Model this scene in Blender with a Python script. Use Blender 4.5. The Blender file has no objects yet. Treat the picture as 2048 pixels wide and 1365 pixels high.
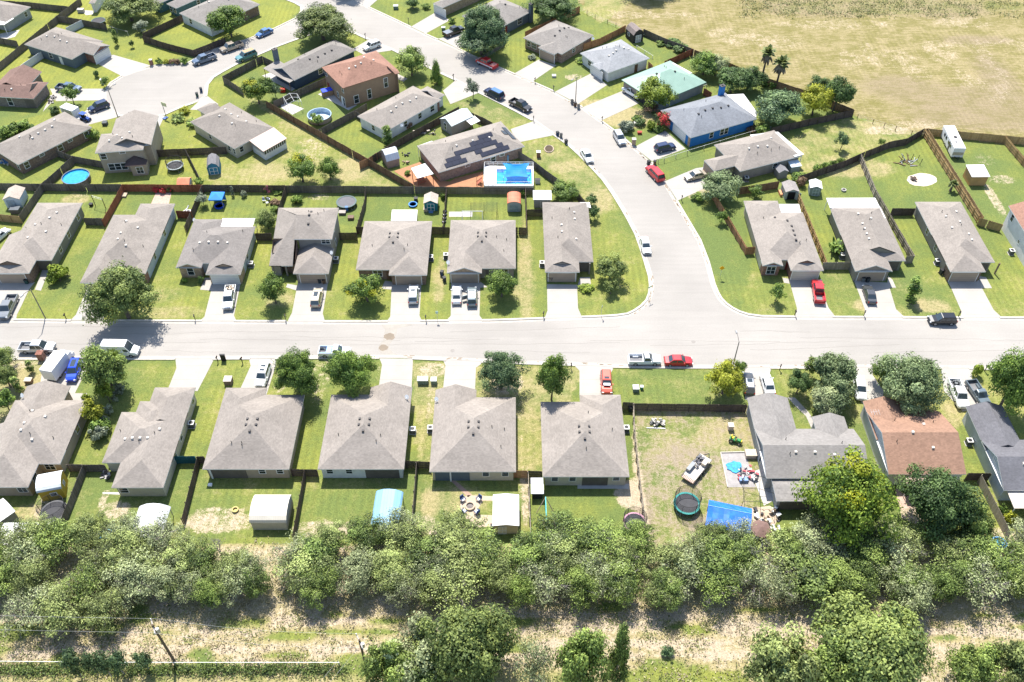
import bpy, bmesh, math, random
import numpy as np
from mathutils import Vector, Matrix

# ------------------------------------------------------------------ camera, world, sun, exposure
SC = bpy.context.scene
COL = SC.collection
F_PX, TILT, CAM_H = 1800.0, math.radians(46.0), 112.0
cam_data = bpy.data.cameras.new('drone_camera')
cam_data.sensor_width = 36.0
cam_data.lens = 36.0 * F_PX / 2048.0
cam_data.clip_end = 6000.0
cam = bpy.data.objects.new('drone_camera', cam_data)
COL.objects.link(cam)
cam.location = (0, 0, CAM_H)
cam.rotation_euler = (math.radians(90) - TILT, 0, 0)
SC.camera = cam

SUN_EL = math.radians(59)
SHADOW = Vector((0.20, -1.0)).normalized()          # the way shadows fall on the ground
w = bpy.data.worlds.new('World'); SC.world = w; w.use_nodes = True
nt = w.node_tree
sky = nt.nodes.new('ShaderNodeTexSky'); sky.sky_type = 'NISHITA'; sky.sun_disc = False
sky.sun_elevation = SUN_EL
sky.sun_rotation = math.atan2(-SHADOW.x, -SHADOW.y)
sky.altitude = 200
bg = nt.nodes['Background']; bg.inputs['Strength'].default_value = 0.135
nt.links.new(sky.outputs[0], bg.inputs[0])
sl = bpy.data.lights.new('sun', 'SUN'); sl.energy = 4.9; sl.angle = math.radians(0.5); sl.color = (1.0, 0.955, 0.88)
so = bpy.data.objects.new('sun', sl); COL.objects.link(so)
so.location = (0, 60, 200)
so.rotation_euler = Vector((SHADOW.x * math.cos(SUN_EL), SHADOW.y * math.cos(SUN_EL), -math.sin(SUN_EL))).to_track_quat('-Z', 'Y').to_euler()
SC.view_settings.view_transform = 'Standard'
SC.view_settings.look = 'None'
SC.view_settings.exposure = 0.98
SC.view_settings.gamma = 1.0

# ------------------------------------------------------------------ survey: photo pixel (2048 wide) -> place on a level plane
CT, ST = math.cos(TILT), math.sin(TILT)
def U(px, py, z=0.0):
    a = (px - 1024.0) / F_PX; b = (py - 682.5) / F_PX
    dz = -ST - b * CT
    t = (z - CAM_H) / dz
    return Vector((a * t, (CT - b * ST) * t, z))
def PX(p):
    dx, dy, dz = p[0], p[1], p[2] - CAM_H
    zc = dy * CT - dz * ST
    return (1024 + F_PX * dx / zc, 682.5 - F_PX * (dy * ST + dz * CT) / zc)
def height_at(base, toppy):
    lo, hi = 0.2, 25.0
    for _ in range(30):
        m = (lo + hi) / 2
        if PX((base.x, base.y, m))[1] > toppy: lo = m
        else: hi = m
    return lo
RNG = random.Random(7)

# ------------------------------------------------------------------ mesh builder
class MB:
    def __init__(s): s.v = []; s.f = []; s.m = []; s.t = []
    def face(s, pts, m=0, t=0.5):
        n = len(s.v); s.v += [tuple(p) for p in pts]; s.f.append(tuple(range(n, n + len(pts)))); s.m.append(m); s.t += [t] * len(pts)
    def mesh(s, verts, faces, m=0, t=0.5):
        n = len(s.v); s.v += [tuple(p) for p in verts]; s.t += [t] * len(verts)
        for f in faces: s.f.append(tuple(i + n for i in f)); s.m.append(m)
    def box(s, c, d, rz=0.0, m=0, t=0.5, taper=1.0):
        x, y, z = d[0] / 2, d[1] / 2, d[2] / 2; k = taper
        P = [(-x, -y, -z), (x, -y, -z), (x, y, -z), (-x, y, -z), (-x * k, -y * k, z), (x * k, -y * k, z), (x * k, y * k, z), (-x * k, y * k, z)]
        cr, sr = math.cos(rz), math.sin(rz)
        P = [(c[0] + a * cr - b * sr, c[1] + a * sr + b * cr, c[2] + e) for a, b, e in P]
        s.mesh(P, [(0, 3, 2, 1), (4, 5, 6, 7), (0, 1, 5, 4), (1, 2, 6, 5), (2, 3, 7, 6), (3, 0, 4, 7)], m, t)
    def bar(s, a, b, wd, ht=None, m=0, t=0.5):
        a, b = Vector(a), Vector(b); d = (b - a)
        if d.length < 1e-5: return
        d.normalize(); ht = ht or wd
        up = Vector((0, 0, 1)) if abs(d.z) < 0.95 else Vector((0, 1, 0))
        r = d.cross(up).normalized() * wd / 2; u = r.cross(d).normalized() * ht / 2
        P = [a - r - u, a + r - u, a + r + u, a - r + u, b - r - u, b + r - u, b + r + u, b - r + u]
        s.mesh(P, [(0, 1, 2, 3), (7, 6, 5, 4), (0, 4, 5, 1), (1, 5, 6, 2), (2, 6, 7, 3), (3, 7, 4, 0)], m, t)
    def tube(s, a, b, r0, r1=None, n=8, m=0, t=0.5, cap=True):
        a, b = Vector(a), Vector(b); d = (b - a)
        if d.length < 1e-5: return
        d.normalize(); r1 = r0 if r1 is None else r1
        up = Vector((0, 0, 1)) if abs(d.z) < 0.95 else Vector((0, 1, 0))
        x = d.cross(up).normalized(); y = x.cross(d).normalized()
        P = []
        for q, r in ((a, r0), (b, r1)):
            for i in range(n):
                g = 2 * math.pi * i / n; P.append(q + x * (math.cos(g) * r) + y * (math.sin(g) * r))
        F = [(i, i + n, (i + 1) % n + n, (i + 1) % n) for i in range(n)]
        if cap: F += [tuple(range(n)), tuple(range(2 * n - 1, n - 1, -1))]
        s.mesh(P, F, m, t)
    def path(s, pts, r, n=6, m=0):
        for a, b in zip(pts, pts[1:]): s.tube(a, b, r, r, n, m)
    def prism(s, poly, z0, z1, m=0, t=0.5):
        n = len(poly)
        ar = sum(poly[i][0] * poly[(i + 1) % n][1] - poly[(i + 1) % n][0] * poly[i][1] for i in range(n))
        if ar < 0: poly = poly[::-1]
        P = [(p[0], p[1], z0) for p in poly] + [(p[0], p[1], z1) for p in poly]
        F = [tuple(range(n - 1, -1, -1)), tuple(range(n, 2 * n))] + [(i, (i + 1) % n, (i + 1) % n + n, i + n) for i in range(n)]
        s.mesh(P, F, m, t)
    def loft(s, rings, m=0, closed=True, caps=True, t=0.5):
        n = len(rings[0]); P = [p for r in rings for p in r]; F = []
        for k in range(len(rings) - 1):
            for i in range(n if closed else n - 1):
                j = (i + 1) % n; F.append((k * n + i, k * n + j, (k + 1) * n + j, (k + 1) * n + i))
        if caps: F += [tuple(range(n - 1, -1, -1)), tuple(range((len(rings) - 1) * n, len(rings) * n))]
        s.mesh(P, F, m, t)
    def data(s, name, mats, smooth=False):
        me = bpy.data.meshes.new(name)
        me.from_pydata(s.v, [], s.f)
        mats = mats if isinstance(mats, (list, tuple)) else [mats]
        for q in mats: me.materials.append(q)
        if len(mats) > 1: me.polygons.foreach_set('material_index', s.m)
        at = me.attributes.new('tint', 'FLOAT', 'POINT'); at.data.foreach_set('value', s.t)
        if smooth: me.polygons.foreach_set('use_smooth', [True] * len(me.polygons))
        me.update()
        return me
    def build(s, name, mats, parent=None, smooth=False, loc=None, rz=0.0, fix=False):
        me = s.data(name, mats, smooth)
        if fix:
            b = bmesh.new(); b.from_mesh(me); bmesh.ops.remove_doubles(b, verts=b.verts, dist=1e-4)
            bmesh.ops.recalc_face_normals(b, faces=b.faces); b.to_mesh(me); b.free()
        return link(name, me, parent, loc, rz)
def link(name, me, parent=None, loc=None, rz=0.0):
    o = bpy.data.objects.new(name, me); COL.objects.link(o)
    if parent: o.parent = parent
    if loc is not None: o.location = loc
    o.rotation_euler = (0, 0, rz)
    return o
THINGS = []                       # (object, pixel, base label)
def tag(o, label, cat, group=None):
    o['label'] = label; o['category'] = cat
    if group: o['group'] = group
    THINGS.append(o)
    return o
def thing(name, label, cat, loc, rz=0.0, group=None):
    o = link(name, None, None, loc, rz); o.empty_display_size = 0.3
    return tag(o, label, cat, group)
def structure(o, kind='structure'):
    o['kind'] = kind; return o
def dup(root, loc, rz, label, cat, group=None, scale=None):
    r = root.copy(); COL.objects.link(r); r.location = loc; r.rotation_euler = (0, 0, rz)
    if scale: r.scale = scale
    def rec(src, dst):
        for ch in src.children:
            c = ch.copy(); COL.objects.link(c); c.parent = dst; rec(ch, c)
    rec(root, r)
    for k in ('group',):
        if k in r: del r[k]
    return tag(r, label, cat, group)

# ------------------------------------------------------------------ labels from landmarks
LM = []
def near(px, py, skip=None):
    """a phrase for where a pixel lies next to the nearest named landmark"""
    best = min(LM, key=lambda q: ((q[0] - px) ** 2 + (1.35 * (q[1] - py)) ** 2) if q[2] != skip else 1e12)
    dx, dy = px - best[0], py - best[1]
    if abs(dx) > abs(dy) * 1.2: r = 'left of' if dx < 0 else 'right of'
    else: r = 'just beyond' if dy < 0 else 'on the camera side of'
    return r + ' ' + best[2]

# ------------------------------------------------------------------ materials
class NT:
    def __init__(s, name):
        s.mat = bpy.data.materials.new(name); s.mat.use_nodes = True; s.t = s.mat.node_tree
        s.b = s.t.nodes['Principled BSDF']; s.b.inputs['Roughness'].default_value = 0.85
        s.b.inputs['Specular IOR Level'].default_value = 0.25
        s._pos = None
    def n(s, typ, **kw):
        x = s.t.nodes.new(typ)
        for k, v in kw.items(): setattr(x, k, v)
        return x
    def put(s, sock, v):
        if hasattr(v, 'is_output') or isinstance(v, bpy.types.NodeSocket): s.t.links.new(v, sock)
        elif v is not None:
            if isinstance(v, tuple) and len(v) == 3 and sock.type == 'RGBA': v = (*v, 1)
            sock.default_value = v
    def pos(s, kind='world'):
        if kind == 'world':
            if s._pos is None: s._pos = s.n('ShaderNodeNewGeometry').outputs['Position']
            return s._pos
        return s.n('ShaderNodeTexCoord').outputs['Object']
    def mapped(s, v, scale=(1, 1, 1), rot=(0, 0, 0)):
        m = s.n('ShaderNodeMapping'); s.put(m.inputs[0], v); m.inputs['Scale'].default_value = scale; m.inputs['Rotation'].default_value = rot
        return m.outputs[0]
    def noise(s, vec, scale, detail=3, rough=0.55, dist=0.0):
        x = s.n('ShaderNodeTexNoise'); s.put(x.inputs['Vector'], vec); x.inputs['Scale'].default_value = scale
        x.inputs['Detail'].default_value = detail; x.inputs['Roughness'].default_value = rough; x.inputs['Distortion'].default_value = dist
        return x.outputs['Fac']
    def math(s, op, a, b=None, clamp=False):
        x = s.n('ShaderNodeMath', operation=op, use_clamp=clamp); s.put(x.inputs[0], a)
        if b is not None: s.put(x.inputs[1], b)
        return x.outputs[0]
    def ramp(s, f, lo, hi, o0=0.0, o1=1.0, smooth=True):
        x = s.n('ShaderNodeMapRange', interpolation_type='SMOOTHSTEP' if smooth else 'LINEAR'); s.put(x.inputs[0], f)
        for i, q in zip((1, 2, 3, 4), (lo, hi, o0, o1)): x.inputs[i].default_value = q
        return x.outputs[0]
    def mix(s, f, a, b, mode='MIX'):
        x = s.n('ShaderNodeMix', data_type='RGBA', blend_type=mode)
        s.put(x.inputs[0], f); s.put(x.inputs[6], a); s.put(x.inputs[7], b)
        return x.outputs[2]
    def mul(s, c, f):
        x = s.n('ShaderNodeVectorMath', operation='SCALE'); s.put(x.inputs[0], c); s.put(x.inputs['Scale'], f); return x.outputs[0]
    def attr(s, name, out='Fac'):
        return s.n('ShaderNodeAttribute', attribute_name=name).outputs[out]
    def rgb(s, c):
        x = s.n('ShaderNodeRGB'); x.outputs[0].default_value = (*c, 1); return x.outputs[0]
    def sep(s, v):
        x = s.n('ShaderNodeSeparateXYZ'); s.put(x.inputs[0], v); return x.outputs
    def done(s, col, rough=None, metal=None, bump=None, bstr=0.2, bdist=0.02):
        s.put(s.b.inputs['Base Color'], col)
        if rough is not None: s.put(s.b.inputs['Roughness'], rough)
        if metal is not None: s.b.inputs['Metallic'].default_value = metal
        if bump is not None:
            x = s.n('ShaderNodeBump'); x.inputs['Strength'].default_value = bstr; x.inputs['Distance'].default_value = bdist
            s.put(x.inputs['Height'], bump); s.t.links.new(x.outputs[0], s.b.inputs['Normal'])
        return s.mat
_M = {}
def plain(key, col, rough=0.7, metal=0.0, var=0.18, scale=1.3, spec=None):
    """painted / weathered surface: a colour broken up by two sizes of noise"""
    if key in _M: return _M[key]
    k = NT(key); p = k.pos('world')
    f = k.ramp(k.noise(p, scale, 4, 0.6), 0.25, 0.75, 1 - var, 1 + var, False)
    g = k.ramp(k.noise(p, scale * 9, 2), 0.3, 0.7, 1 - var * 0.5, 1 + var * 0.5, False)
    if spec is not None: k.b.inputs['Specular IOR Level'].default_value = spec
    _M[key] = k.done(k.mul(k.rgb(col), k.math('MULTIPLY', f, g)), rough, metal)
    return _M[key]
def shingle(key, col, course=0.075, var=0.10):
    if key in _M: return _M[key]
    k = NT(key); p = k.pos('world')
    z = k.sep(p)[2]
    row = k.math('FLOOR', k.math('DIVIDE', z, course))
    fr = k.math('FRACT', k.math('DIVIDE', z, course))
    cell = k.n('ShaderNodeTexWhiteNoise', noise_dimensions='3D')
    cx = k.n('ShaderNodeCombineXYZ'); xs = k.sep(p)
    k.put(cx.inputs[0], k.math('FLOOR', k.math('MULTIPLY', xs[0], 3.3))); k.put(cx.inputs[1], k.math('FLOOR', k.math('MULTIPLY', xs[1], 3.3))); k.put(cx.inputs[2], row)
    k.put(cell.inputs[0], cx.outputs[0])
    f = k.ramp(cell.outputs[0], 0, 1, 1 - var, 1 + var, False)
    f = k.math('MULTIPLY', f, k.ramp(fr, 0.0, 0.22, 0.80, 1.0))
    f = k.math('MULTIPLY', f, k.ramp(k.noise(p, 0.3, 5, 0.65), 0.3, 0.7, 0.88, 1.12, False))
    f = k.math('MULTIPLY', f, k.ramp(k.noise(k.mapped(p, (1, 1, 0.15)), 1.6, 4, 0.7), 0.35, 0.75, 1.07, 0.90, False))
    f = k.math('MULTIPLY', f, k.ramp(k.n('ShaderNodeObjectInfo').outputs['Random'], 0, 1, .93, 1.08, False))
    _M[key] = k.done(k.mul(k.rgb(col), f), 0.92)
    return _M[key]
def siding(key, col, board=0.2, var=0.1):
    if key in _M: return _M[key]
    k = NT(key); p = k.pos('world'); z = k.sep(p)[2]
    fr = k.math('FRACT', k.math('DIVIDE', z, board))
    f = k.math('MULTIPLY', k.ramp(fr, 0.0, 0.2, 0.72, 1.0), k.ramp(k.noise(p, 0.9, 4, 0.6), 0.3, 0.7, 1 - var, 1 + var, False))
    _M[key] = k.done(k.mul(k.rgb(col), f), 0.75)
    return _M[key]
def brick(key, c1, c2, mortar):
    if key in _M: return _M[key]
    k = NT(key); p = k.pos('world'); s = k.sep(p)
    c = k.n('ShaderNodeCombineXYZ'); k.put(c.inputs[0], k.math('ADD', s[0], k.math('MULTIPLY', s[1], 1.0))); k.put(c.inputs[1], s[2])
    b = k.n('ShaderNodeTexBrick'); k.put(b.inputs['Vector'], c.outputs[0]); b.inputs['Scale'].default_value = 1.0
    b.inputs['Brick Width'].default_value = 0.46; b.inputs['Row Height'].default_value = 0.16; b.inputs['Mortar Size'].default_value = 0.012
    b.inputs['Color1'].default_value = (*c1, 1); b.inputs['Color2'].default_value = (*c2, 1); b.inputs['Mortar'].default_value = (*mortar, 1)
    f = k.ramp(k.noise(p, 2.3, 4, 0.7), 0.3, 0.7, 0.7, 1.3, False)
    _M[key] = k.done(k.mul(b.outputs[0], f), 0.9)
    return _M[key]
def metal_roof(key, col, dx=0.3, ang=0.0, rough=0.45, var=0.10, depth=0.75):
    """ribbed sheet: ribs run along the local y of the given angle"""
    if key in _M: return _M[key]
    k = NT(key); p = k.mapped(k.pos('world'), (1, 1, 1), (0, 0, -ang)); x = k.sep(p)[0]
    fr = k.math('FRACT', k.math('DIVIDE', x, dx))
    f = k.math('MULTIPLY', k.ramp(fr, 0.0, 0.18, depth, 1.0), k.ramp(k.noise(p, 0.8, 4, 0.6), 0.3, 0.7, 1 - var, 1 + var, False))
    _M[key] = k.done(k.mul(k.rgb(col), f), rough)
    return _M[key]
def boards(key, c1, c2):
    """weathered fence wood: each picket its own tone (mesh attribute) plus streaks down the grain"""
    if key in _M: return _M[key]
    k = NT(key); p = k.pos('world')
    c = k.mix(k.attr('tint'), c1, c2)
    f = k.ramp(k.noise(k.mapped(p, (6, 6, 0.8)), 1.0, 4, 0.6), 0.3, 0.7, 0.75, 1.22, False)
    g = k.ramp(k.noise(p, 0.4, 3), 0.35, 0.65, 0.85, 1.12, False)
    _M[key] = k.done(k.mul(c, k.math('MULTIPLY', f, g)), 0.9)
    return _M[key]
def paint(key, col, metal=0.25, rough=0.28):
    if key in _M: return _M[key]
    k = NT(key); p = k.pos('world')
    f = k.ramp(k.noise(p, 1.5, 3), 0.3, 0.7, 0.93, 1.06, False)
    k.b.inputs['Coat Weight'].default_value = 0.5; k.b.inputs['Coat Roughness'].default_value = 0.12
    k.b.inputs['Specular IOR Level'].default_value = 0.5
    _M[key] = k.done(k.mul(k.rgb(col), f), rough, metal)
    return _M[key]
def foliage(key, dark, light, yellow=None, yamt=0.82, trans=0.22):
    if key in _M: return _M[key]
    k = NT(key)
    c = k.mix(k.ramp(k.attr('tint'), .15, .85), k.mul(k.rgb(dark), .82), k.mul(k.rgb(light), 1.08))
    c = k.mul(c, k.math('MULTIPLY', k.ramp(k.noise(k.pos('world'), 0.5, 3), 0.3, 0.7, 0.8, 1.2, False), k.ramp(k.n('ShaderNodeObjectInfo').outputs['Random'], 0, 1, .84, 1.16, False)))
    if yellow: c = k.mix(k.ramp(k.attr('hue'), yamt - 0.04, yamt + 0.04), c, yellow)
    k.put(k.b.inputs['Base Color'], c); k.b.inputs['Roughness'].default_value = 0.6; k.b.inputs['Specular IOR Level'].default_value = 0.3
    tr = k.n('ShaderNodeBsdfTranslucent'); k.put(tr.inputs[0], k.mul(c, 1.1))
    mx = k.n('ShaderNodeMixShader'); mx.inputs[0].default_value = trans
    k.t.links.new(k.b.outputs[0], mx.inputs[1]); k.t.links.new(tr.outputs[0], mx.inputs[2])
    k.t.links.new(mx.outputs[0], k.t.nodes['Material Output'].inputs['Surface'])
    _M[key] = k.mat
    return _M[key]
GLASS = plain('dark window glass', (0.02, 0.028, 0.035), 0.06, 0.0, 0.1, spec=0.7)
CARGLASS = plain('car glass', (0.03, 0.045, 0.055), 0.08, 0.0, 0.1, spec=0.8)
WHITE = plain('white trim paint', (0.72, 0.72, 0.70), 0.5, var=0.06)
TYRE = plain('tyre rubber', (0.02, 0.02, 0.02), 0.85)
RIM = plain('alloy rim', (0.45, 0.46, 0.48), 0.35, 0.8, 0.08)
BLACK = plain('black plastic', (0.02, 0.02, 0.022), 0.55)
STEEL = plain('galvanised steel', (0.42, 0.43, 0.44), 0.5, 0.5)
CONC = plain('pale concrete', (0.42, 0.40, 0.37), 0.9, var=0.10)
DWOOD = plain('dark timber', (0.07, 0.05, 0.04), 0.9)
TIMBER = plain('brown timber', (0.20, 0.125, 0.075), 0.85, var=0.25)
# ------------------------------------------------------------------ ground: one sheet to the horizon, with masks for what covers it
def axis(lo, hi, st, far):
    a = list(np.arange(lo, hi + st / 2, st)); s = st; x = hi; y = lo; L = []; R = []
    while x < far: s *= 1.5; x += s; y -= s; R.append(x); L.append(y)
    return np.array(L[::-1] + a + R)
def inside(poly, X, Y):
    r = np.zeros(X.shape, bool); n = len(poly)
    for i in range(n):
        x0, y0 = poly[i][0], poly[i][1]; x1, y1 = poly[(i + 1) % n][0], poly[(i + 1) % n][1]
        c = ((y0 > Y) != (y1 > Y)) & (X < (x1 - x0) * (Y - y0) / ((y1 - y0) if abs(y1 - y0) > 1e-9 else 1e-9) + x0)
        r ^= c
    return r
def polyU(px, z=0.0): return [U(a, b, z) for a, b in px]
gx = axis(-160, 160, 0.8, 3200); gy = axis(34, 260, 0.8, 3200)
GX, GY = np.meshgrid(gx, gy)
dry = np.full(GX.shape, 0.10); dirt = np.zeros(GX.shape); fld = np.zeros(GX.shape); lush = np.full(GX.shape, 0.35); brown = np.zeros(GX.shape)
def zone(poly, **kw):
    m = inside(polyU(poly), GX, GY)
    for k, v in kw.items(): globals()[k][m] = v
# yards: how dry / how lush each lawn is
zone([(-300, -60), (560, -60), (600, 20), (560, 60), (420, 100), (300, 130), (210, 190), (-300, 260)], dry=.08, lush=.55)
zone([(285, 230), (450, 150), (530, 205), (835, 372), (0, 372), (0, 250), (120, 220)], dry=.20, lush=.50)
zone([(480, 190), (535, 205), (833, 372), (575, 372), (560, 240)], dry=.46, lush=.45)
zone([(405, 300), (560, 250), (700, 300), (830, 372), (420, 372)], dry=.40, lush=.5)
zone([(840, 280), (960, 200), (1120, 280), (1280, 470), (1300, 580), (1190, 640), (1160, 640), (1040, 300)], dry=.26, lush=.40)
zone([(1030, 290), (1110, 275), (1180, 335), (1240, 420), (1200, 420), (1100, 340)], dry=.42, lush=.35)
zone([(900, 200), (1000, 215), (1065, 245), (1000, 260)], dry=.38, lush=.35)
zone([(0, 370), (1060, 374), (1070, 460), (0, 460)], dry=.12, lush=.30)
zone([(-200, 450), (1090, 450), (1090, 640), (-200, 640)], dry=.22, lush=.45)
zone([(1375, 400), (1500, 400), (1500, 635), (1480, 628), (1420, 540)], dry=.14, lush=.22)
zone([(1500, 540), (2100, 540), (2200, 640), (1480, 640)], dry=.27, lush=.35)
zone([(1420, 345), (1620, 260), (1700, 235), (1850, 268), (1720, 312), (1590, 355)], dry=.42, lush=.35)
zone([(1600, 350), (1850, 262), (2100, 275), (2300, 460), (1780, 440), (1640, 400)], dry=.14, lush=.32)
zone([(-300, 725), (170, 725), (120, 850), (-300, 900)], dry=.55, dirt=.25)
zone([(170, 725), (860, 722), (860, 800), (640, 800), (600, 930), (150, 930)], dry=.24, lush=.42)
zone([(820, 725), (1170, 735), (1085, 960), (830, 930)], dry=.47, lush=.40)
zone([(1225, 740), (1495, 740), (1495, 815), (1250, 810)], dry=.26, lush=.25)
zone([(1540, 740), (2200, 745), (2200, 850), (1600, 850)], dry=.34, lush=.4)
zone([(-200, 940), (1060, 945), (1060, 1075), (-200, 1075)], dry=.26, lush=.30)
zone([(1270, 815), (1500, 815), (1530, 1010), (1500, 1095), (1300, 1095)], dry=.42, dirt=.54, brown=.9)
zone([(1700, 900), (2200, 950), (2200, 1060), (1790, 1060)], dry=.25, lush=.45)
# scrub strip behind the near yards, mown field beyond the far fences
zone([(-900, 1085), (2900, 1085), (3400, 1900), (-1400, 1900)], dry=.98, dirt=.56)
zone([(-900, 1335), (1180, 1345), (1180, 1900), (-1400, 1900)], dry=.55, dirt=.30, lush=.5)
zone([(1240, 1345), (1300, 1330), (1480, 1345), (1560, 1400), (1240, 1900)], dry=.05, dirt=0, lush=.42)
zone([(1160, 8), (1168, 22), (1251, 60), (1288, 72), (1333, 95), (1390, 117), (1446, 138), (1520, 168), (1610, 198), (1690, 228), (1712, 234), (1850, 272), (2015, 290), (2600, 330), (4000, -400), (900, -420), (1130, -60)], fld=1.0, dry=.30)
zone([(1170, -30), (1300, -30), (1240, 25), (1200, 48), (1165, 20)], fld=.4, dry=.5, lush=.5)
zone([(1500, -30), (2100, -60), (2048, 22), (1800, 30), (1560, 26)], fld=.62, dry=.42)
def blob(cx, cy, rx, ry, ch, val, soft=0.6):
    c = U(cx, cy); ex = (U(cx + rx, cy) - c).length; ey = (U(cx, cy - ry) - c).length
    d = np.sqrt(((GX - c.x) / ex) ** 2 + ((GY - c.y) / ey) ** 2)
    k = np.clip((1.0 + soft - d) / soft, 0, 1) if soft > 0 else (d < 1) * 1.0
    A = globals()[ch]; A[:] = A * (1 - k) + np.maximum(A, val) * k if val > 0.3 else A * (1 - k) + val * k
for b in [(640, 395, 22, 7, 'dirt', .55), (150, 400, 22, 10, 'dry', .6), (160, 392, 18, 7, 'dirt', .5), (620, 300, 30, 22, 'dirt', .5), (700, 340, 35, 16, 'dry', .62), (530, 345, 45, 14, 'dry', .55),
          (1150, 155, 18, 6, 'dirt', .62), (1200, 215, 30, 12, 'dry', .72), (1250, 235, 45, 16, 'dry', .75), (1165, 205, 14, 6, 'dry', .7), (1130, 335, 25, 8, 'dry', .6), (1200, 398, 20, 20, 'dry', .6),
          (1770, 262, 40, 8, 'dirt', .6), (1700, 335, 70, 16, 'dry', .55), (1780, 255, 60, 10, 'dry', .6), (1480, 310, 25, 10, 'dry', .5), (1400, 380, 22, 10, 'dirt', .55), (1388, 395, 12, 6, 'dirt', .6),
          (1990, 400, 10, 28, 'dirt', .62), (2005, 360, 24, 8, 'dirt', .55), (1970, 320, 20, 10, 'dirt', .5), (1730, 610, 18, 8, 'dry', .6), (1860, 612, 30, 10, 'dry', .6),
          (870, 740, 30, 12, 'dirt', .62), (860, 790, 10, 60, 'dirt', .5), (1040, 790, 10, 90, 'dirt', .45), (1005, 770, 28, 18, 'dirt', .62), (640, 765, 20, 45, 'dirt', .5), (755, 765, 10, 30, 'dirt', .45), (560, 765, 14, 20, 'dirt', .5),
          (920, 1000, 40, 20, 'dry', .55), (860, 1005, 14, 26, 'dry', .62), (845, 1050, 30, 20, 'dirt', .6), (430, 1040, 60, 25, 'dirt', .62), (500, 1045, 30, 15, 'dirt', .55), (650, 1060, 60, 18, 'dirt', .6), (760, 1055, 40, 14, 'dirt', .6),
          (1050, 990, 12, 50, 'dirt', .62), (1260, 990, 26, 24, 'dirt', .8), (1272, 930, 6, 70, 'dirt', .75), (1285, 1040, 12, 40, 'dirt', .75), (1390, 950, 70, 40, 'dirt', .62), (1340, 990, 40, 40, 'dirt', .6), (1450, 870, 50, 25, 'dry', .62), (1380, 845, 50, 10, 'dirt', .5),
          (1420, 1060, 40, 20, 'dirt', .7), (1345, 900, 40, 26, 'dry', .50), (1560, 1100, 40, 12, 'dirt', .7), (1570, 930, 18, 40, 'dirt', .65), (1830, 1030, 30, 14, 'dirt', .75), (2010, 1080, 30, 20, 'dirt', .6), (1960, 1060, 20, 14, 'dry', .6),
          (40, 725, 60, 10, 'dirt', .6), (60, 760, 30, 20, 'dry', .7), (90, 1010, 20, 30, 'dirt', .6), (230, 1020, 30, 16, 'dirt', .6), (60, 1025, 30, 12, 'dry', .6), (210, 995, 10, 16, 'dirt', .6),
          (330, 590, 30, 12, 'dry', .45), (340, 625, 60, 10, 'dry', .5), (560, 600, 24, 12, 'dry', .5), (880, 560, 10, 40, 'dry', .55), (1050, 540, 12, 80, 'dry', .55), (1045, 580, 20, 16, 'dry', .5), (620, 745, 8, 20, 'dirt', .5),
          (350, 930, 16, 14, 'lush', .2), (620, 880, 16, 60, 'dry', .03), (230, 760, 40, 30, 'lush', .3), (1600, 800, 20, 20, 'dirt', .4), (1770, 790, 30, 14, 'dirt', .5), (1905, 830, 14, 20, 'dry', .6)]:
    blob(*b)
# tracks through the scrub strip and bald patches on the field
for y, h in ((1262, 5), (1296, 4), (1312, 4), (1240, 3)):
    for x in range(-300, 2400, 60): blob(x + RNG.uniform(-20, 20), y + (6 * math.sin(x / 260.0)) + RNG.uniform(-2, 2) - (0 if x > 900 else 0), 48, h, 'dirt', RNG.uniform(.62, .95))
for i in range(60):
    q = (RNG.uniform(-100, 2150), RNG.uniform(1215, 1340), RNG.uniform(12, 40), RNG.uniform(3, 9))
    blob(*q, 'dry', .12, .9); blob(*q, 'dirt', .05, .9)
for i in range(0): blob(RNG.uniform(-100, 2150), RNG.uniform(1215, 1340), RNG.uniform(10, 34), RNG.uniform(3, 8), *RNG.choice((('dry', .1, .9),)))
for i in range(40): blob(RNG.uniform(0, 2100), RNG.uniform(1090, 1240), RNG.uniform(14, 40), RNG.uniform(4, 10), 'dirt', RNG.uniform(.4, .8), 0.9)
for b in [(1700, 118, 16, 12), (1738, 104, 9, 16), (1800, 122, 26, 16), (1840, 148, 18, 8), (1880, 104, 22, 16), (1962, 104, 10, 10), (1985, 135, 14, 24), (1925, 158, 13, 14), (2010, 196, 16, 14), (1975, 180, 10, 14), (1478, 74, 30, 12), (1440, 66, 18, 6), (1560, 84, 30, 10), (1520, 80, 26, 8),
          (1830, 250, 40, 6), (1940, 88, 40, 5), (1640, 50, 60, 6), (2030, 88, 14, 10), (1330, 30, 60, 5), (1240, 30, 40, 6), (1930, 45, 40, 8), (1700, 48, 60, 6)]:
    blob(b[0], b[1], b[2] * 1.3, b[3] * 1.2, 'dirt', .50, 1.1)
for b in [(1640, 12, 70, 12), (1880, 15, 50, 12), (1950, 200, 40, 16), (1930, 215, 60, 14), (1800, 175, 40, 14), (2030, 235, 60, 14), (1980, 240, 80, 10), (1950, 80, 40, 5), (2000, 160, 20, 30)]: blob(b[0], b[1], b[2] * 1.3, b[3] * 1.2, 'brown', .62, 1.4)
ny, nx = GX.shape
V = np.stack([GX.ravel(), GY.ravel(), np.zeros(GX.size)], 1)
I = np.arange(nx * ny).reshape(ny, nx)
Fq = np.stack([I[:-1, :-1], I[:-1, 1:], I[1:, 1:], I[1:, :-1]], -1).reshape(-1, 4)
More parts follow.
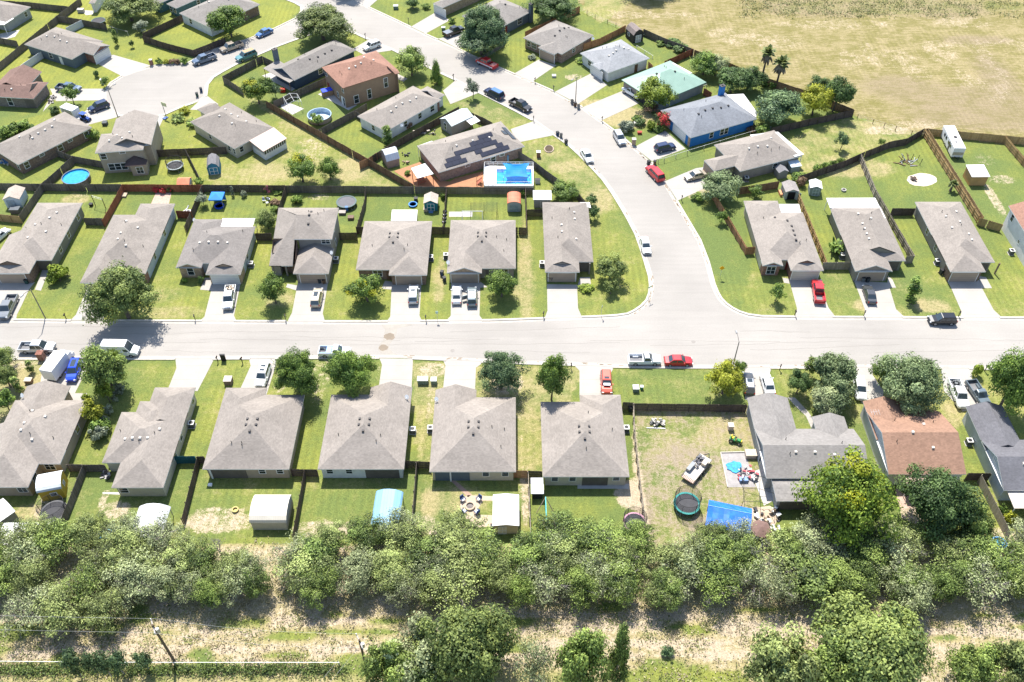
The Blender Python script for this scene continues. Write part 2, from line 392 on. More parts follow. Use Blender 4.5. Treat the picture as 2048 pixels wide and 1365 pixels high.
def fast_mesh(name, V, Fq, mats, attrs=None, smooth=False):
    me = bpy.data.meshes.new(name); k = Fq.shape[1]
    me.vertices.add(len(V)); me.vertices.foreach_set('co', np.asarray(V, np.float32).ravel())
    me.loops.add(Fq.size); me.loops.foreach_set('vertex_index', Fq.ravel().astype(np.int32))
    me.polygons.add(len(Fq)); me.polygons.foreach_set('loop_start', np.arange(0, Fq.size, k, dtype=np.int32))
    for m in (mats if isinstance(mats, (list, tuple)) else [mats]): me.materials.append(m)
    for n, a in (attrs or {}).items():
        at = me.attributes.new(n, 'FLOAT', 'POINT'); at.data.foreach_set('value', np.asarray(a, np.float32).ravel())
    me.update(calc_edges=True); me.validate()
    if smooth: me.polygons.foreach_set('use_smooth', [True] * len(me.polygons))
    return me
def ground_mat():
    k = NT('lawn soil and mown field'); p = k.pos('world')
    n1 = k.noise(p, 0.045, 4, 0.6); n2 = k.noise(p, 0.22, 5, 0.65); n3 = k.noise(p, 1.1, 4, 0.7); n4 = k.noise(p, 5.0, 3, 0.7)
    nf = k.noise(k.mapped(p, (0.5, 2.6, 1), (0, 0, math.radians(14))), 0.7, 6, 0.75, 0.8)
    def lean(a, w): return k.math('ADD', a, k.math('MULTIPLY', k.math('SUBTRACT', w[0], 0.5), w[1]))
    D = lean(lean(lean(k.attr('dry'), (n2, 0.95)), (n3, 0.5)), (n4, 0.32))
    fd = k.ramp(D, 0.22, 0.74)
    E = lean(lean(lean(k.attr('dirt'), (n2, 0.6)), (n3, 0.75)), (n4, 0.6))
    fe = k.ramp(E, 0.45, 0.74)
    green = k.mix(k.ramp(lean(lean(lean(k.attr('lush'), (n1, 1.0)), (n2, 0.8)), (n3, 0.5)), 0.10, 0.80), (0.110, 0.147, 0.040), (0.225, 0.230, 0.042))
    green = k.mix(k.ramp(n3, 0.50, 0.72, 0, 0.6), green, (0.070, 0.104, 0.034))
    straw = k.mix(n3, (0.245, 0.212, 0.085), (0.345, 0.287, 0.160))
    soil = k.mix(n3, (0.31, 0.245, 0.165), (0.44, 0.365, 0.265))
    fieldc = k.mix(k.ramp(lean(nf, (n2, 0.7)), 0.38, 0.62), (0.165, 0.146, 0.046), (0.268, 0.220, 0.110))
    fieldc = k.mix(k.math('MULTIPLY', k.ramp(lean(lean(k.attr('brown'), (nf, 0.7)), (n2, 0.5)), 0.15, 1.0), 0.8), fieldc, (0.215, 0.165, 0.112))
    fieldc = k.mix(k.ramp(n4, 0.6, 0.85, 0, 0.35), fieldc, (0.10, 0.10, 0.03))
    c = k.mix(fd, green, straw)
    c = k.mix(k.ramp(lean(k.attr('fld'), (n2, 0.35)), 0.35, 0.75), c, fieldc)
    soil = k.mul(soil, k.ramp(k.attr('brown'), .3, .9, 1.0, .66))
    c = k.mix(fe, c, soil)
    n4m = k.math('MULTIPLY', k.ramp(k.math('SINE', k.math('MULTIPLY', k.sep(p)[0], 5.2)), -1, 1, -.07, .07, False), k.ramp(n1, .4, .6)); n4b = k.math('ADD', 1.0, n4m)
    f = k.math('MULTIPLY', n4b, k.ramp(n4, 0.28, 0.72, 0.66, 1.32, False)); f = k.math('MULTIPLY', f, k.ramp(k.noise(p, 2.2, 3, 0.75), 0.3, 0.7, 0.84, 1.15, False))
    return k.done(k.mul(c, f), 0.95, bump=n4, bstr=0.5, bdist=0.15)
gm = fast_mesh('ground', V, Fq, ground_mat(), dict(dry=dry, dirt=dirt, fld=fld, lush=lush, brown=brown))
structure(link('ground', gm))

# ------------------------------------------------------------------ roads, kerbs, driveways, patios
def flat(name, px, z, m, kind='structure', rnd=False):
    pts = polyU(px)
    b = bmesh.new(); vs = [b.verts.new((p.x, p.y, z)) for p in pts]
    b.faces.new(vs); bmesh.ops.triangulate(b, faces=b.faces[:]); bmesh.ops.recalc_face_normals(b, faces=b.faces[:])
    for f in b.faces:
        if f.normal.z < 0: f.normal_flip()
    me = bpy.data.meshes.new(name); b.to_mesh(me); b.free(); me.materials.append(m)
    return structure(link(name, me), kind)
UP_L = [(-400, 640), (-100, 640), (28, 640), (200, 642), (340, 642), (500, 643), (760, 643.5), (840, 642.5), (980, 641), (1040, 639), (1090, 637), (1163, 634.5), (1204, 633), (1235, 631), (1255, 628), (1268, 622), (1282, 612.5), (1293, 601), (1298, 588), (1300, 572), (1298, 554), (1290, 527), (1281, 498), (1271, 470), (1257, 443), (1244, 420), (1223.6, 387), (1205, 360.5), (1182.5, 336), (1158, 311), (1137.4, 292), (1106, 270), (1068.7, 244), (1036, 226), (1005, 210), (956, 185.6), (908, 160), (841, 129), (787, 102), (736, 80), (705, 66), (690, 60), (672, 58), (650, 62), (615, 72), (593, 80), (560, 92), (523, 108), (476, 128), (445, 145), (427, 156), (416, 170), (413, 193), (400, 203), (361, 216), (328, 231), (303, 237), (266, 237), (236, 232), (222, 222), (212, 210), (206, 198), (207, 185), (221.5, 166), (244, 152), (273, 141.5), (308, 132), (375, 127), (420, 101), (440, 96), (494, 79.5), (548, 58), (591, 37), (602, 24), (602, 14), (590, 7), (572, 0), (540, -20), (480, -60)]
UP_R = [(600, -75), (660, -30), (715, 4), (738, 15), (800, 44), (849, 67.7), (917, 98), (952, 115), (997, 135), (1025.6, 147), (1064.6, 164), (1107.6, 183), (1165, 215), (1202, 242), (1232, 264), (1268.7, 295), (1303.5, 325), (1330, 362), (1353, 401), (1375, 438), (1388, 460), (1400.5, 481), (1417, 524), (1429, 569), (1436, 586), (1443, 598), (1453, 608), (1466, 617), (1480, 624), (1497, 629.5), (1523.5, 633), (1590, 634), (1665, 634.5), (1853, 635.5), (2048, 636), (2500, 638)]
LOW = [(2500, 745), (2048, 740.5), (1974, 739), (1875, 737), (1743, 736), (1600, 737), (1385, 736.5), (1225, 735), (1159, 731.5), (1046, 728), (964, 724.6), (892, 721), (800, 717), (700, 717), (400, 719), (0, 719), (-400, 719)]
def road_mat():
    k = NT('pale worn asphalt'); p = k.pos('world')
    a = k.noise(p, 0.05, 4, 0.6); b = k.noise(k.mapped(p, (0.06, 0.9, 1)), 1.0, 5, 0.65, 0.4); c = k.noise(p, 3.5, 3, 0.7)
    f = k.math('MULTIPLY', k.ramp(a, 0.3, 0.7, 0.90, 1.10, False), k.ramp(b, 0.3, 0.7, 0.95, 1.04, False))
    f = k.math('MULTIPLY', f, k.ramp(c, 0.3, 0.7, 0.95, 1.05, False))
    st = k.ramp(k.noise(k.mapped(p, (0.10, 1.6, 1)), 1.0, 6, 0.7, 1.5), 0.60, 0.72, 0, 0.16)
    col = k.mix(st, (0.298, 0.278, 0.252), (0.24, 0.220, 0.198))
    return k.done(k.mul(col, f), 0.95)
ROADM = road_mat()
flat('road', UP_L + UP_R + LOW, 0.016, ROADM)
def stain(name, px, z, col, var=0.15): return flat(name, px, z, plain('stain ' + str(col), col, 0.6, 0, var, 0.8))
def ellipse(cx, cy, rx, ry, n=22, wob=0.14, seed=1):
    r = random.Random(seed); q = [1 + r.uniform(-wob, wob) for _ in range(n)]
    return [(cx + rx * q[i] * math.cos(2 * math.pi * i / n), cy + ry * q[i] * math.sin(2 * math.pi * i / n)) for i in range(n)]
stain('road_puddle', [(764, 647), (800, 648), (830, 650), (812, 654), (795, 657), (793, 668), (791, 675), (780, 688), (778, 697), (786, 706), (800, 712), (780, 713), (762, 708), (756, 700), (758, 690), (766, 682), (768, 670), (770, 660), (764, 652)], 0.020, (0.262, 0.238, 0.205))
stain('road_puddle', ellipse(779, 674, 11, 7, seed=3), 0.024, (0.165, 0.128, 0.09))
stain('road_puddle', ellipse(767, 696, 10, 6, seed=4), 0.024, (0.165, 0.128, 0.09))
# long cracks and the seam of the gutter
def ribbon(mb, pts, wd, z):
    for a, b in zip(pts, pts[1:]):
        d = (b - a); d.z = 0
        if d.length < 1e-4: continue
        n = Vector((-d.y, d.x, 0)).normalized() * wd / 2
        mb.face([(a.x - n.x, a.y - n.y, z), (b.x - n.x, b.y - n.y, z), (b.x + n.x, b.y + n.y, z), (a.x + n.x, a.y + n.y, z)])
mb = MB(); r = random.Random(5)
for x0, x1, y0, y1 in [(-100, 330, 652, 655), (200, 640, 668, 664), (20, 420, 690, 684), (400, 800, 680, 682), (560, 1000, 672, 678), (700, 1240, 690, 684), (830, 940, 683, 683), (1180, 1560, 682, 686), (1300, 1700, 692, 683), (1500, 1800, 700, 690), (1600, 2100, 675, 682), (1750, 2100, 705, 700), (330, 600, 702, 706), (1480, 1620, 664, 666), (900, 1240, 664, 655), (1000, 1180, 702, 708)]:
    n = int((x1 - x0) / 14); y = 0; P = []
    for i in range(n + 1):
        y = y * 0.85 + r.uniform(-1.1, 1.1); P.append(U(x0 + (x1 - x0) * i / n, y0 + (y1 - y0) * i / n + y))
    ribbon(mb, P, 0.05, 0.0225)
for poly, sft in ((UP_L[1:33], 1), (UP_R[8:], 1)):
    pass
structure(mb.build('road_crack', plain('road crack', (0.20, 0.18, 0.16), 0.95)))
mb = MB()
for cx, cy in ((1387, 684), (905, 702)):
    c = U(cx, cy); mb.tube((c.x, c.y, 0.018), (c.x, c.y, 0.026), 0.36, 0.36, 16)
structure(mb.build('manhole_cover', plain('iron cover', (0.23, 0.21, 0.19), 0.7)))

def drive_mat():
    k = NT('driveway concrete'); p = k.pos('world')
    f = k.math('MULTIPLY', k.ramp(k.noise(p, 0.35, 4, 0.6), 0.3, 0.7, 0.93, 1.06, False), k.ramp(k.noise(p, 4, 3, 0.7), 0.3, 0.7, 0.96, 1.04, False))
    st = k.ramp(k.noise(p, 0.7, 5, 0.7), 0.64, 0.76, 0, 0.25)
    y = k.math('FRACT', k.math('DIVIDE', k.sep(p)[1], 3.1))
    j = k.ramp(y, 0.0, 0.035, 0.74, 1.0)
    return k.done(k.mul(k.mix(st, (0.345, 0.322, 0.290), (0.30, 0.275, 0.245)), k.math('MULTIPLY', f, j)), 0.9)
DRIVEM = drive_mat()
DRIVES = [
 [(-60, 562), (70, 565), (58, 580), (44, 610), (34, 630), (32, 641), (-60, 641)], [(176, 574), (232, 574), (214, 620), (206, 641), (141, 641), (152, 630)],
 [(424, 565), (481.5, 566), (468, 632), (473, 642.5), (399, 642.5), (409, 634), (422, 583)], [(596, 564), (656, 566), (645.6, 627.6), (650, 643.5), (575, 643.5), (584, 626)],
 [(783.6, 565), (843, 566), (839, 631.7), (844, 643), (773, 643.5), (780.5, 634)], [(902.5, 563), (961, 564), (959, 631.7), (966, 641), (892, 642.5), (901.5, 632)],
 [(1094, 569), (1154, 570), (1156, 617), (1164, 635), (1089, 637.5), (1095, 622)], [(1577, 556), (1634, 556), (1657, 616), (1671, 634.5), (1590, 634.5), (1594, 618)],
 [(1708, 562), (1776, 566), (1792, 619), (1810, 635.5), (1728, 635.5), (1729.5, 619)], [(1893, 560), (1958, 560.5), (1964, 577), (1987, 620), (2004, 636), (1920, 636), (1923, 624), (1901, 574)],
 [(88, 719), (184, 719), (150, 787), (174, 787), (172, 805), (128, 805), (112, 776), (80, 772)], [(351, 719), (428, 719), (419, 737), (395, 783), (337, 776), (353, 737)],
 [(498, 718.5), (553, 718.5), (552, 731), (533, 790), (480, 780), (501.5, 732)], [(759, 717.5), (826, 718.5), (823, 780), (758, 772), (764, 730)],
 [(886, 720.5), (968, 724.6), (952, 736), (950, 782), (886, 780), (891, 732)], [(1148, 731), (1228, 735), (1222, 746), (1226, 792), (1159, 795), (1159, 742)],
 [(1489, 736.5), (1543, 736.5), (1539, 748), (1556, 800), (1490, 800), (1491, 760)], [(1713, 736), (1746, 736), (1745, 750), (1768, 785), (1764, 800), (1722, 806), (1710, 760)],
 [(1882, 737), (1946, 738.5), (1943, 757), (1979, 803), (1966, 812), (1926, 824), (1888, 783)], [(1077, 120), (1113, 131), (1064.6, 164), (1028, 148)], [(1183, 147), (1215, 170), (1160, 206), (1157, 209), (1110, 184)],
 [(1246, 182), (1278, 207), (1202, 242), (1163, 216)], [(1330, 262), (1371, 298), (1304, 323), (1268, 295)], [(1392, 337), (1414, 334), (1412, 372), (1410, 377), (1355, 402), (1330, 363)],
 [(931, 66), (936, 88), (917, 98), (876, 78)], [(870, 26), (900, 41), (851, 68), (822, 54)], [(706, 98), (727, 110), (786, 101), (768, 90), (737, 80)], [(886, 182), (909, 163), (911, 161), (958, 186), (901, 209)],
 [(1021, 259), (1034, 286), (1108, 271), (1067, 243)], [(226, 110), (303, 132), (244, 153), (193, 127)], [(100, 178), (209, 178), (207, 201), (112, 203)], [(180, 215), (222, 219), (238, 234), (170, 252), (150, 240)],
 [(303, 236), (330, 231), (318, 256), (312, 276), (300, 262)], [(398, 203), (414, 192), (437, 209), (412, 221), (380, 220)], [(714, -6), (762, -6), (738, 15), (690, 8)], [(795, 148), (815, 158), (807, 164), (788, 155)]]
for d in DRIVES: flat('driveway', d, 0.028, DRIVEM)
for d in [[(70, 580), (82, 582), (98, 540), (86, 537)], [(400, 580), (424, 582), (424, 556), (410, 556)], [(572, 575), (594, 582), (597, 572), (575, 568)], [(763, 578), (784, 580), (784, 564), (770, 562)], [(961, 564), (975, 575), (960, 576)],
          [(1160, 555), (1180, 555), (1183, 577), (1154, 577)], [(1565, 556), (1577, 558), (1579, 568), (1568, 566)], [(1776, 552), (1785, 560), (1792, 576), (1774, 576)], [(1957, 552), (1972, 555), (1984, 577), (1963, 577)], [(86, 224), (104, 205), (115, 195), (118, 186), (106, 186), (90, 214)],
          [(1575, 795), (1590, 812), (1612, 833), (1624, 860), (1640, 862), (1618, 826), (1590, 796)]]:
    flat('path', d, 0.024, DRIVEM)
DP = [polyU(d) for d in DRIVES]
def in_drive(x, y):
    X, Y = np.array([x]), np.array([y])
    return any(inside(p, X, Y)[0] for p in DP)
def kerb(px, wd=0.42):
    pts = polyU(px); S = []
    for a, b in zip(pts, pts[1:]):
        n = max(1, int((b - a).length / 0.7))
        S += [a.lerp(b, i / n) for i in range(n)]
    S.append(pts[-1])
    runs = []; cur = []
    for i in range(len(S) - 1):
        d = (S[i + 1] - S[i]).normalized(); n = Vector((-d.y, d.x, 0)); m = (S[i] + S[i + 1]) / 2
        if in_drive(m.x + n.x * .7, m.y + n.y * .7) or in_drive(m.x - n.x * .7, m.y - n.y * .7):
            if len(cur) > 1: runs.append(cur)
            cur = []
        else:
            if not cur: cur = [S[i]]
            cur.append(S[i + 1])
    if len(cur) > 1: runs.append(cur)
    mb = MB()
    for R in runs:
        rings = []
        for i, p in enumerate(R):
            d = (R[min(i + 1, len(R) - 1)] - R[max(i - 1, 0)]).normalized(); n = Vector((-d.y, d.x, 0)) * wd / 2
            rings.append([(p.x - n.x, p.y - n.y, 0.0), (p.x - n.x, p.y - n.y, .13), (p.x + n.x, p.y + n.y, .13), (p.x + n.x, p.y + n.y, 0.0)])
        mb.loft(rings)
    return mb
KERBM = plain('kerb concrete', (0.43, 0.40, 0.35), 0.9, var=0.14)
for px in (UP_L[:-1], UP_R[2:], LOW): structure(kerb(px).build('kerb', KERBM, fix=True))
for px in (UP_L[:-1], UP_R[2:], LOW):
    P = polyU(px); Q = []
    for i, p in enumerate(P):
        d = (P[min(i + 1, len(P) - 1)] - P[max(i - 1, 0)]).normalized(); Q.append(p + Vector((d.y, -d.x, 0)) * .48)
    mb = MB(); ribbon(mb, Q, .55, .0205); structure(mb.build('gutter', plain('gutter concrete', (0.375, 0.345, 0.305), 0.9, 0, .16, .7)))
mb = MB(); r = random.Random(8)
for px, lo, hi in ((UP_L, 14, 32), (UP_R, 9, 22), (LOW, 4, 12), (UP_R, 14, 20)):
    for _ in range(60):
        i = r.randrange(lo, min(hi, len(px) - 1)); t = r.random(); a, b = px[i], px[i + 1]; p = U(a[0] + (b[0] - a[0]) * t, a[1] + (b[1] - a[1]) * t); d = (U(*b) - U(*a)).normalized(); q = p + Vector((d.y, -d.x, 0)) * r.uniform(.2, .7); L = r.uniform(.15, .9)
        ribbon(mb, [q, q + d * L], r.uniform(.05, .18), .0225)
o = structure(mb.build('leaf_litter', plain('gutter litter', (0.20, 0.14, 0.085), .95))); o['kind'] = 'stuff'; o['label'] = 'brown litter caught along the gutters'
PAVER = plain('red pavers', (0.33, 0.225, 0.165), 0.9, var=0.2)
TAN = plain('tan flagstone', (0.42, 0.335, 0.25), 0.9, var=0.15)
DECK = plain('red cedar decking', (0.34, 0.165, 0.085), 0.8, var=0.14)
GRAVEL = plain('pink gravel', (0.42, 0.30, 0.24), 0.95, var=0.25, scale=3)
SAND = plain('pale sand', (0.55, 0.47, 0.37), 0.95, var=0.08)
for nm, px, z, m in [('patio', [(636, 189), (652, 182), (684, 196), (714, 211), (697, 221)], .02, CONC), ('patio', [(524, 152), (560, 138), (600, 150), (622, 160), (583, 183)], .02, CONC), ('patio', [(163, 21), (186, 22), (187, 29), (172, 31)], .02, CONC),
    ('gravel_bed', [(312, 386), (343, 386), (338, 408), (302, 408)], .02, GRAVEL), ('sand_pit', ellipse(1844, 360, 30, 13, 30, .04), .02, SAND), ('patio', [(0, 68), (40, 60), (30, 74), (0, 82)], .02, CONC),
    ('patio', [(920, 999), (936, 991), (987, 993), (987, 1002), (966, 1002), (955, 1020), (957, 1030), (990, 1031), (990, 1054), (955, 1055), (932, 1037), (921, 1016)], .02, TAN), ('garden_path', [(900, 961), (911, 962), (944, 990), (936, 995)], .02, PAVER),
    ('patio', [(205, 985), (238, 985), (240, 990), (205, 988)], .02, CONC), ('patio', [(1155, 968), (1258, 968), (1258, 978), (1155, 978)], .02, CONC), ('patio', [(1502, 945), (1530, 935), (1550, 1000), (1528, 1012)], .02, CONC), ('patio', [(1500, 1018), (1540, 1012), (1560, 1030), (1540, 1070), (1510, 1060)], .02, TAN),
    ('patio', [(1790, 978), (1840, 978), (1860, 1010), (1800, 1020)], .02, GRAVEL), ('patio', [(562, 201), (588, 210), (608, 218), (585, 230), (562, 216)], .02, CONC), ('patio', [(898, 424), (945, 424), (945, 434), (898, 434)], .02, CONC), ('patio', [(15, 395), (30, 395), (30, 400), (15, 400)], .02, CONC)]:
    flat(nm, px, z, m)
structure(flat('deck', [(788, 343), (842, 324), (850, 337), (878, 362), (900, 364), (908, 358), (967, 343), (967, 375), (835, 375)], .045, DECK))
# ------------------------------------------------------------------ houses
R_TAN = shingle('tan grey shingles', (0.232, 0.205, 0.180))
R_GREY = shingle('mid grey shingles', (0.212, 0.194, 0.176))
R_DARK = shingle('dark grey shingles', (0.190, 0.172, 0.158))
R_PALE = shingle('pale grey shingles', (0.275, 0.28, 0.288), var=0.10)
R_BLUEG = shingle('blue grey shingles', (0.195, 0.205, 0.222), var=0.10)
R_CHAR = shingle('charcoal shingles', (0.118, 0.116, 0.126))
R_BROWN = shingle('brown shingles', (0.262, 0.158, 0.110), var=0.12)
R_RED = shingle('red brown shingles', (0.255, 0.143, 0.105), var=0.12)
R_MAR = shingle('maroon brown shingles', (0.18, 0.115, 0.095), var=0.12)
R_B7 = shingle('ash grey shingles', (0.225, 0.210, 0.196))
W_TAN = siding('tan siding', (0.33, 0.275, 0.21)); W_OLIVE = siding('olive siding', (0.20, 0.19, 0.155)); W_GREY = siding('grey siding', (0.30, 0.31, 0.31)); W_WHITE = siding('white siding', (0.62, 0.62, 0.60))
W_CREAM = siding('cream siding', (0.50, 0.45, 0.35)); W_PALEB = siding('pale blue grey siding', (0.42, 0.46, 0.47)); W_BLUE = siding('bright blue siding', (0.03, 0.17, 0.44)); W_NAVY = siding('navy siding', (0.035, 0.06, 0.10))
W_TEAL = siding('teal siding', (0.07, 0.14, 0.145)); W_SLATE = siding('slate siding', (0.11, 0.14, 0.165)); W_BROWN = siding('brown render', (0.27, 0.185, 0.125)); W_TAUPE = siding('taupe siding', (0.24, 0.215, 0.19))
B_RED = brick('red brick', (0.20, 0.085, 0.06), (0.27, 0.14, 0.10), (0.25, 0.21, 0.18)); B_TAN = brick('tan brick', (0.30, 0.20, 0.13), (0.38, 0.28, 0.19), (0.36, 0.31, 0.25)); B_BROWN = brick('brown brick', (0.15, 0.095, 0.07), (0.22, 0.15, 0.11), (0.21, 0.18, 0.15)); B_GREY = brick('grey brown brick', (0.15, 0.125, 0.105), (0.20, 0.17, 0.145), (0.2, 0.18, 0.16))
G_WHITE = siding('white garage door', (0.62, 0.62, 0.60), 0.5, .05); G_TAN = siding('tan garage door', (0.33, 0.26, 0.20), 0.5, .06); G_CREAM = siding('cream garage door', (0.52, 0.47, 0.40), 0.5, .06); G_GREY = siding('grey garage door', (0.30, 0.28, 0.26), 0.5, .06)
COVER = plain('white patio roof sheet', (0.64, 0.63, 0.60), 0.5, var=0.04)
VENTW = plain('pale roof vent', (0.55, 0.50, 0.44), 0.6); VENTD = plain('dark roof vent', (0.06, 0.055, 0.055), 0.6); PIPE = plain('black vent pipe', (0.03, 0.03, 0.03), 0.6)

def wing_roof(mb, wall, u0, u1, v0, v1, axis, ends, z, pitch, gm, dz, ov=0.4):
    """one roof body over a rectangle; returns its height function"""
    if axis == 'x': T = lambda a, b: (a, b); L0, L1, S0, S1 = u0, u1, v0, v1
    else: T = lambda a, b: (b, a); L0, L1, S0, S1 = v0, v1, u0, u1
    c = (S0 + S1) / 2; s = (S1 - S0) / 2; zr = z + s * pitch
    def P(l, q, h): a, b = T(l, q); return (a, b, h + dz)
    fc = []; gables = []
    e = list(ends)
    lr = []
    for i, k in enumerate(e):
        sg = 1 if i == 0 else -1; L = L0 if i == 0 else L1
        if k == 'h': lr.append(L + sg * s)
        elif k == 'd': lr.append(L + sg * min(1.5, s * .45))
        else: lr.append(L)
    if lr[0] > lr[1]: lr[0] = lr[1] = (lr[0] + lr[1]) / 2
    low = [P(L0, S0, z), P(L1, S0, z)]; hi = [P(L0, S1, z), P(L1, S1, z)]
    side0 = [P(L0, S0, z), P(L1, S0, z)]; side1 = [P(L1, S1, z), P(L0, S1, z)]
    def endpts(i, S):
        k = e[i]; L = L0 if i == 0 else L1; sg = 1 if i == 0 else -1
        if k == 'd':
            d = abs(lr[i] - L); h = z + d * pitch
            return [P(lr[i], S + (d if S == S0 else -d), h)]
        return []
    r0, r1 = P(lr[0], c, zr), P(lr[1], c, zr)
    f0 = [P(L0, S0, z), P(L1, S0, z)] + endpts(1, S0) + [r1] + ([r0] if (lr[1] - lr[0]) > .01 else []) + endpts(0, S0)
    f1 = [P(L1, S1, z), P(L0, S1, z)] + endpts(0, S1) + [r0] + ([r1] if (lr[1] - lr[0]) > .01 else []) + endpts(1, S1)
    fc += [f0, f1]
    for i in (0, 1):
        k = e[i]; L = (L0, L1)[i]; sg = 1 if i == 0 else -1; r = (r0, r1)[i]
        if k == 'h': fc.append([P(L, S0, z), P(L, S1, z), r])
        elif k == 'd':
            a, b = endpts(i, S0)[0], endpts(i, S1)[0]
            fc.append([P(L, S0, z), P(L, S1, z), b, a])
            g = P(lr[i] - sg * -.02, c, zr - .06)
            off = -sg * 0.02
            wall.append(([(a[0], a[1], a[2] + .02), (b[0], b[1], b[2] + .02), (r[0], r[1], r[2] - .02)], off, axis))
        elif k == 'g':
            li = L + sg * (ov - .05)
            wall.append(([P(li, S0 + .16, z - .12), P(li, S1 - .16, z - .12), P(li, c, zr - .18)], 0, axis))
    TH = 0.16; flip = axis == 'y'
    edges = {}
    key = lambda p: (round(p[0], 3), round(p[1], 3), round(p[2], 3))
    for f in fc:
        nrm = Vector((0, 0, 0))
        for i in range(1, len(f) - 1): nrm += (Vector(f[i]) - Vector(f[0])).cross(Vector(f[i + 1]) - Vector(f[0]))
        if nrm.z < 0: f = f[::-1]
        mb.face(f, 0)
        mb.face([(p[0], p[1], p[2] - TH) for p in f[::-1]], 1)
        for i in range(len(f)):
            a, b = f[i], f[(i + 1) % len(f)]
            if (key(b), key(a)) in edges: del edges[(key(b), key(a))]
            else: edges[(key(a), key(b))] = (a, b)
    li = 0 if axis == 'x' else 1; bur = [L for L, k in ((L0, e[0]), (L1, e[1])) if k == 'x']
    for a, b in edges.values():
        mb.face([(a[0], a[1], a[2] - TH), (b[0], b[1], b[2] - TH), b, a], 0 if any(abs(a[li] - L) < .01 and abs(b[li] - L) < .01 for L in bur) else 1)
    zs = z - TH + .004 + dz
    mb.face([T(L0 + .02, S0 + .02) + (zs,), T(L0 + .02, S1 - .02) + (zs,), T(L1 - .02, S1 - .02) + (zs,), T(L1 - .02, S0 + .02) + (zs,)], 1)
    def hf(u, v):
        l, q = (u, v) if axis == 'x' else (v, u)
        if not (L0 <= l <= L1 and S0 <= q <= S1): return -1
        h = (s - abs(q - c)) * pitch
        if e[0] == 'h': h = min(h, (l - L0) * pitch)
        if e[1] == 'h': h = min(h, (L1 - l) * pitch)
        return z + h + dz
    return hf
WINM = None
def window_part(root, p, nrm_ang, w, h, arch=False):
    """window > pane; local +x along the wall, -y outward"""
    f = MB(); g = .09
    f.box((0, 0, -h / 2 - g / 2), (w + 2 * g, .06, g)); f.box((0, 0, h / 2 + g / 2), (w + 2 * g, .06, g))
    f.box((-w / 2 - g / 2, 0, 0), (g, .06, h)); f.box((w / 2 + g / 2, 0, 0), (g, .06, h)); f.box((0, -.005, 0), (w, .045, .05))
    if w > 1.25: f.box((0, -.006, 0), (.06, .045, h))
    o = f.build('window', WHITE, root, loc=p, rz=nrm_ang)
    q = MB(); q.box((0, 0, 0), (w, .03, h)); q.build('pane', GLASS, o)
    return o
HOUSES = {}
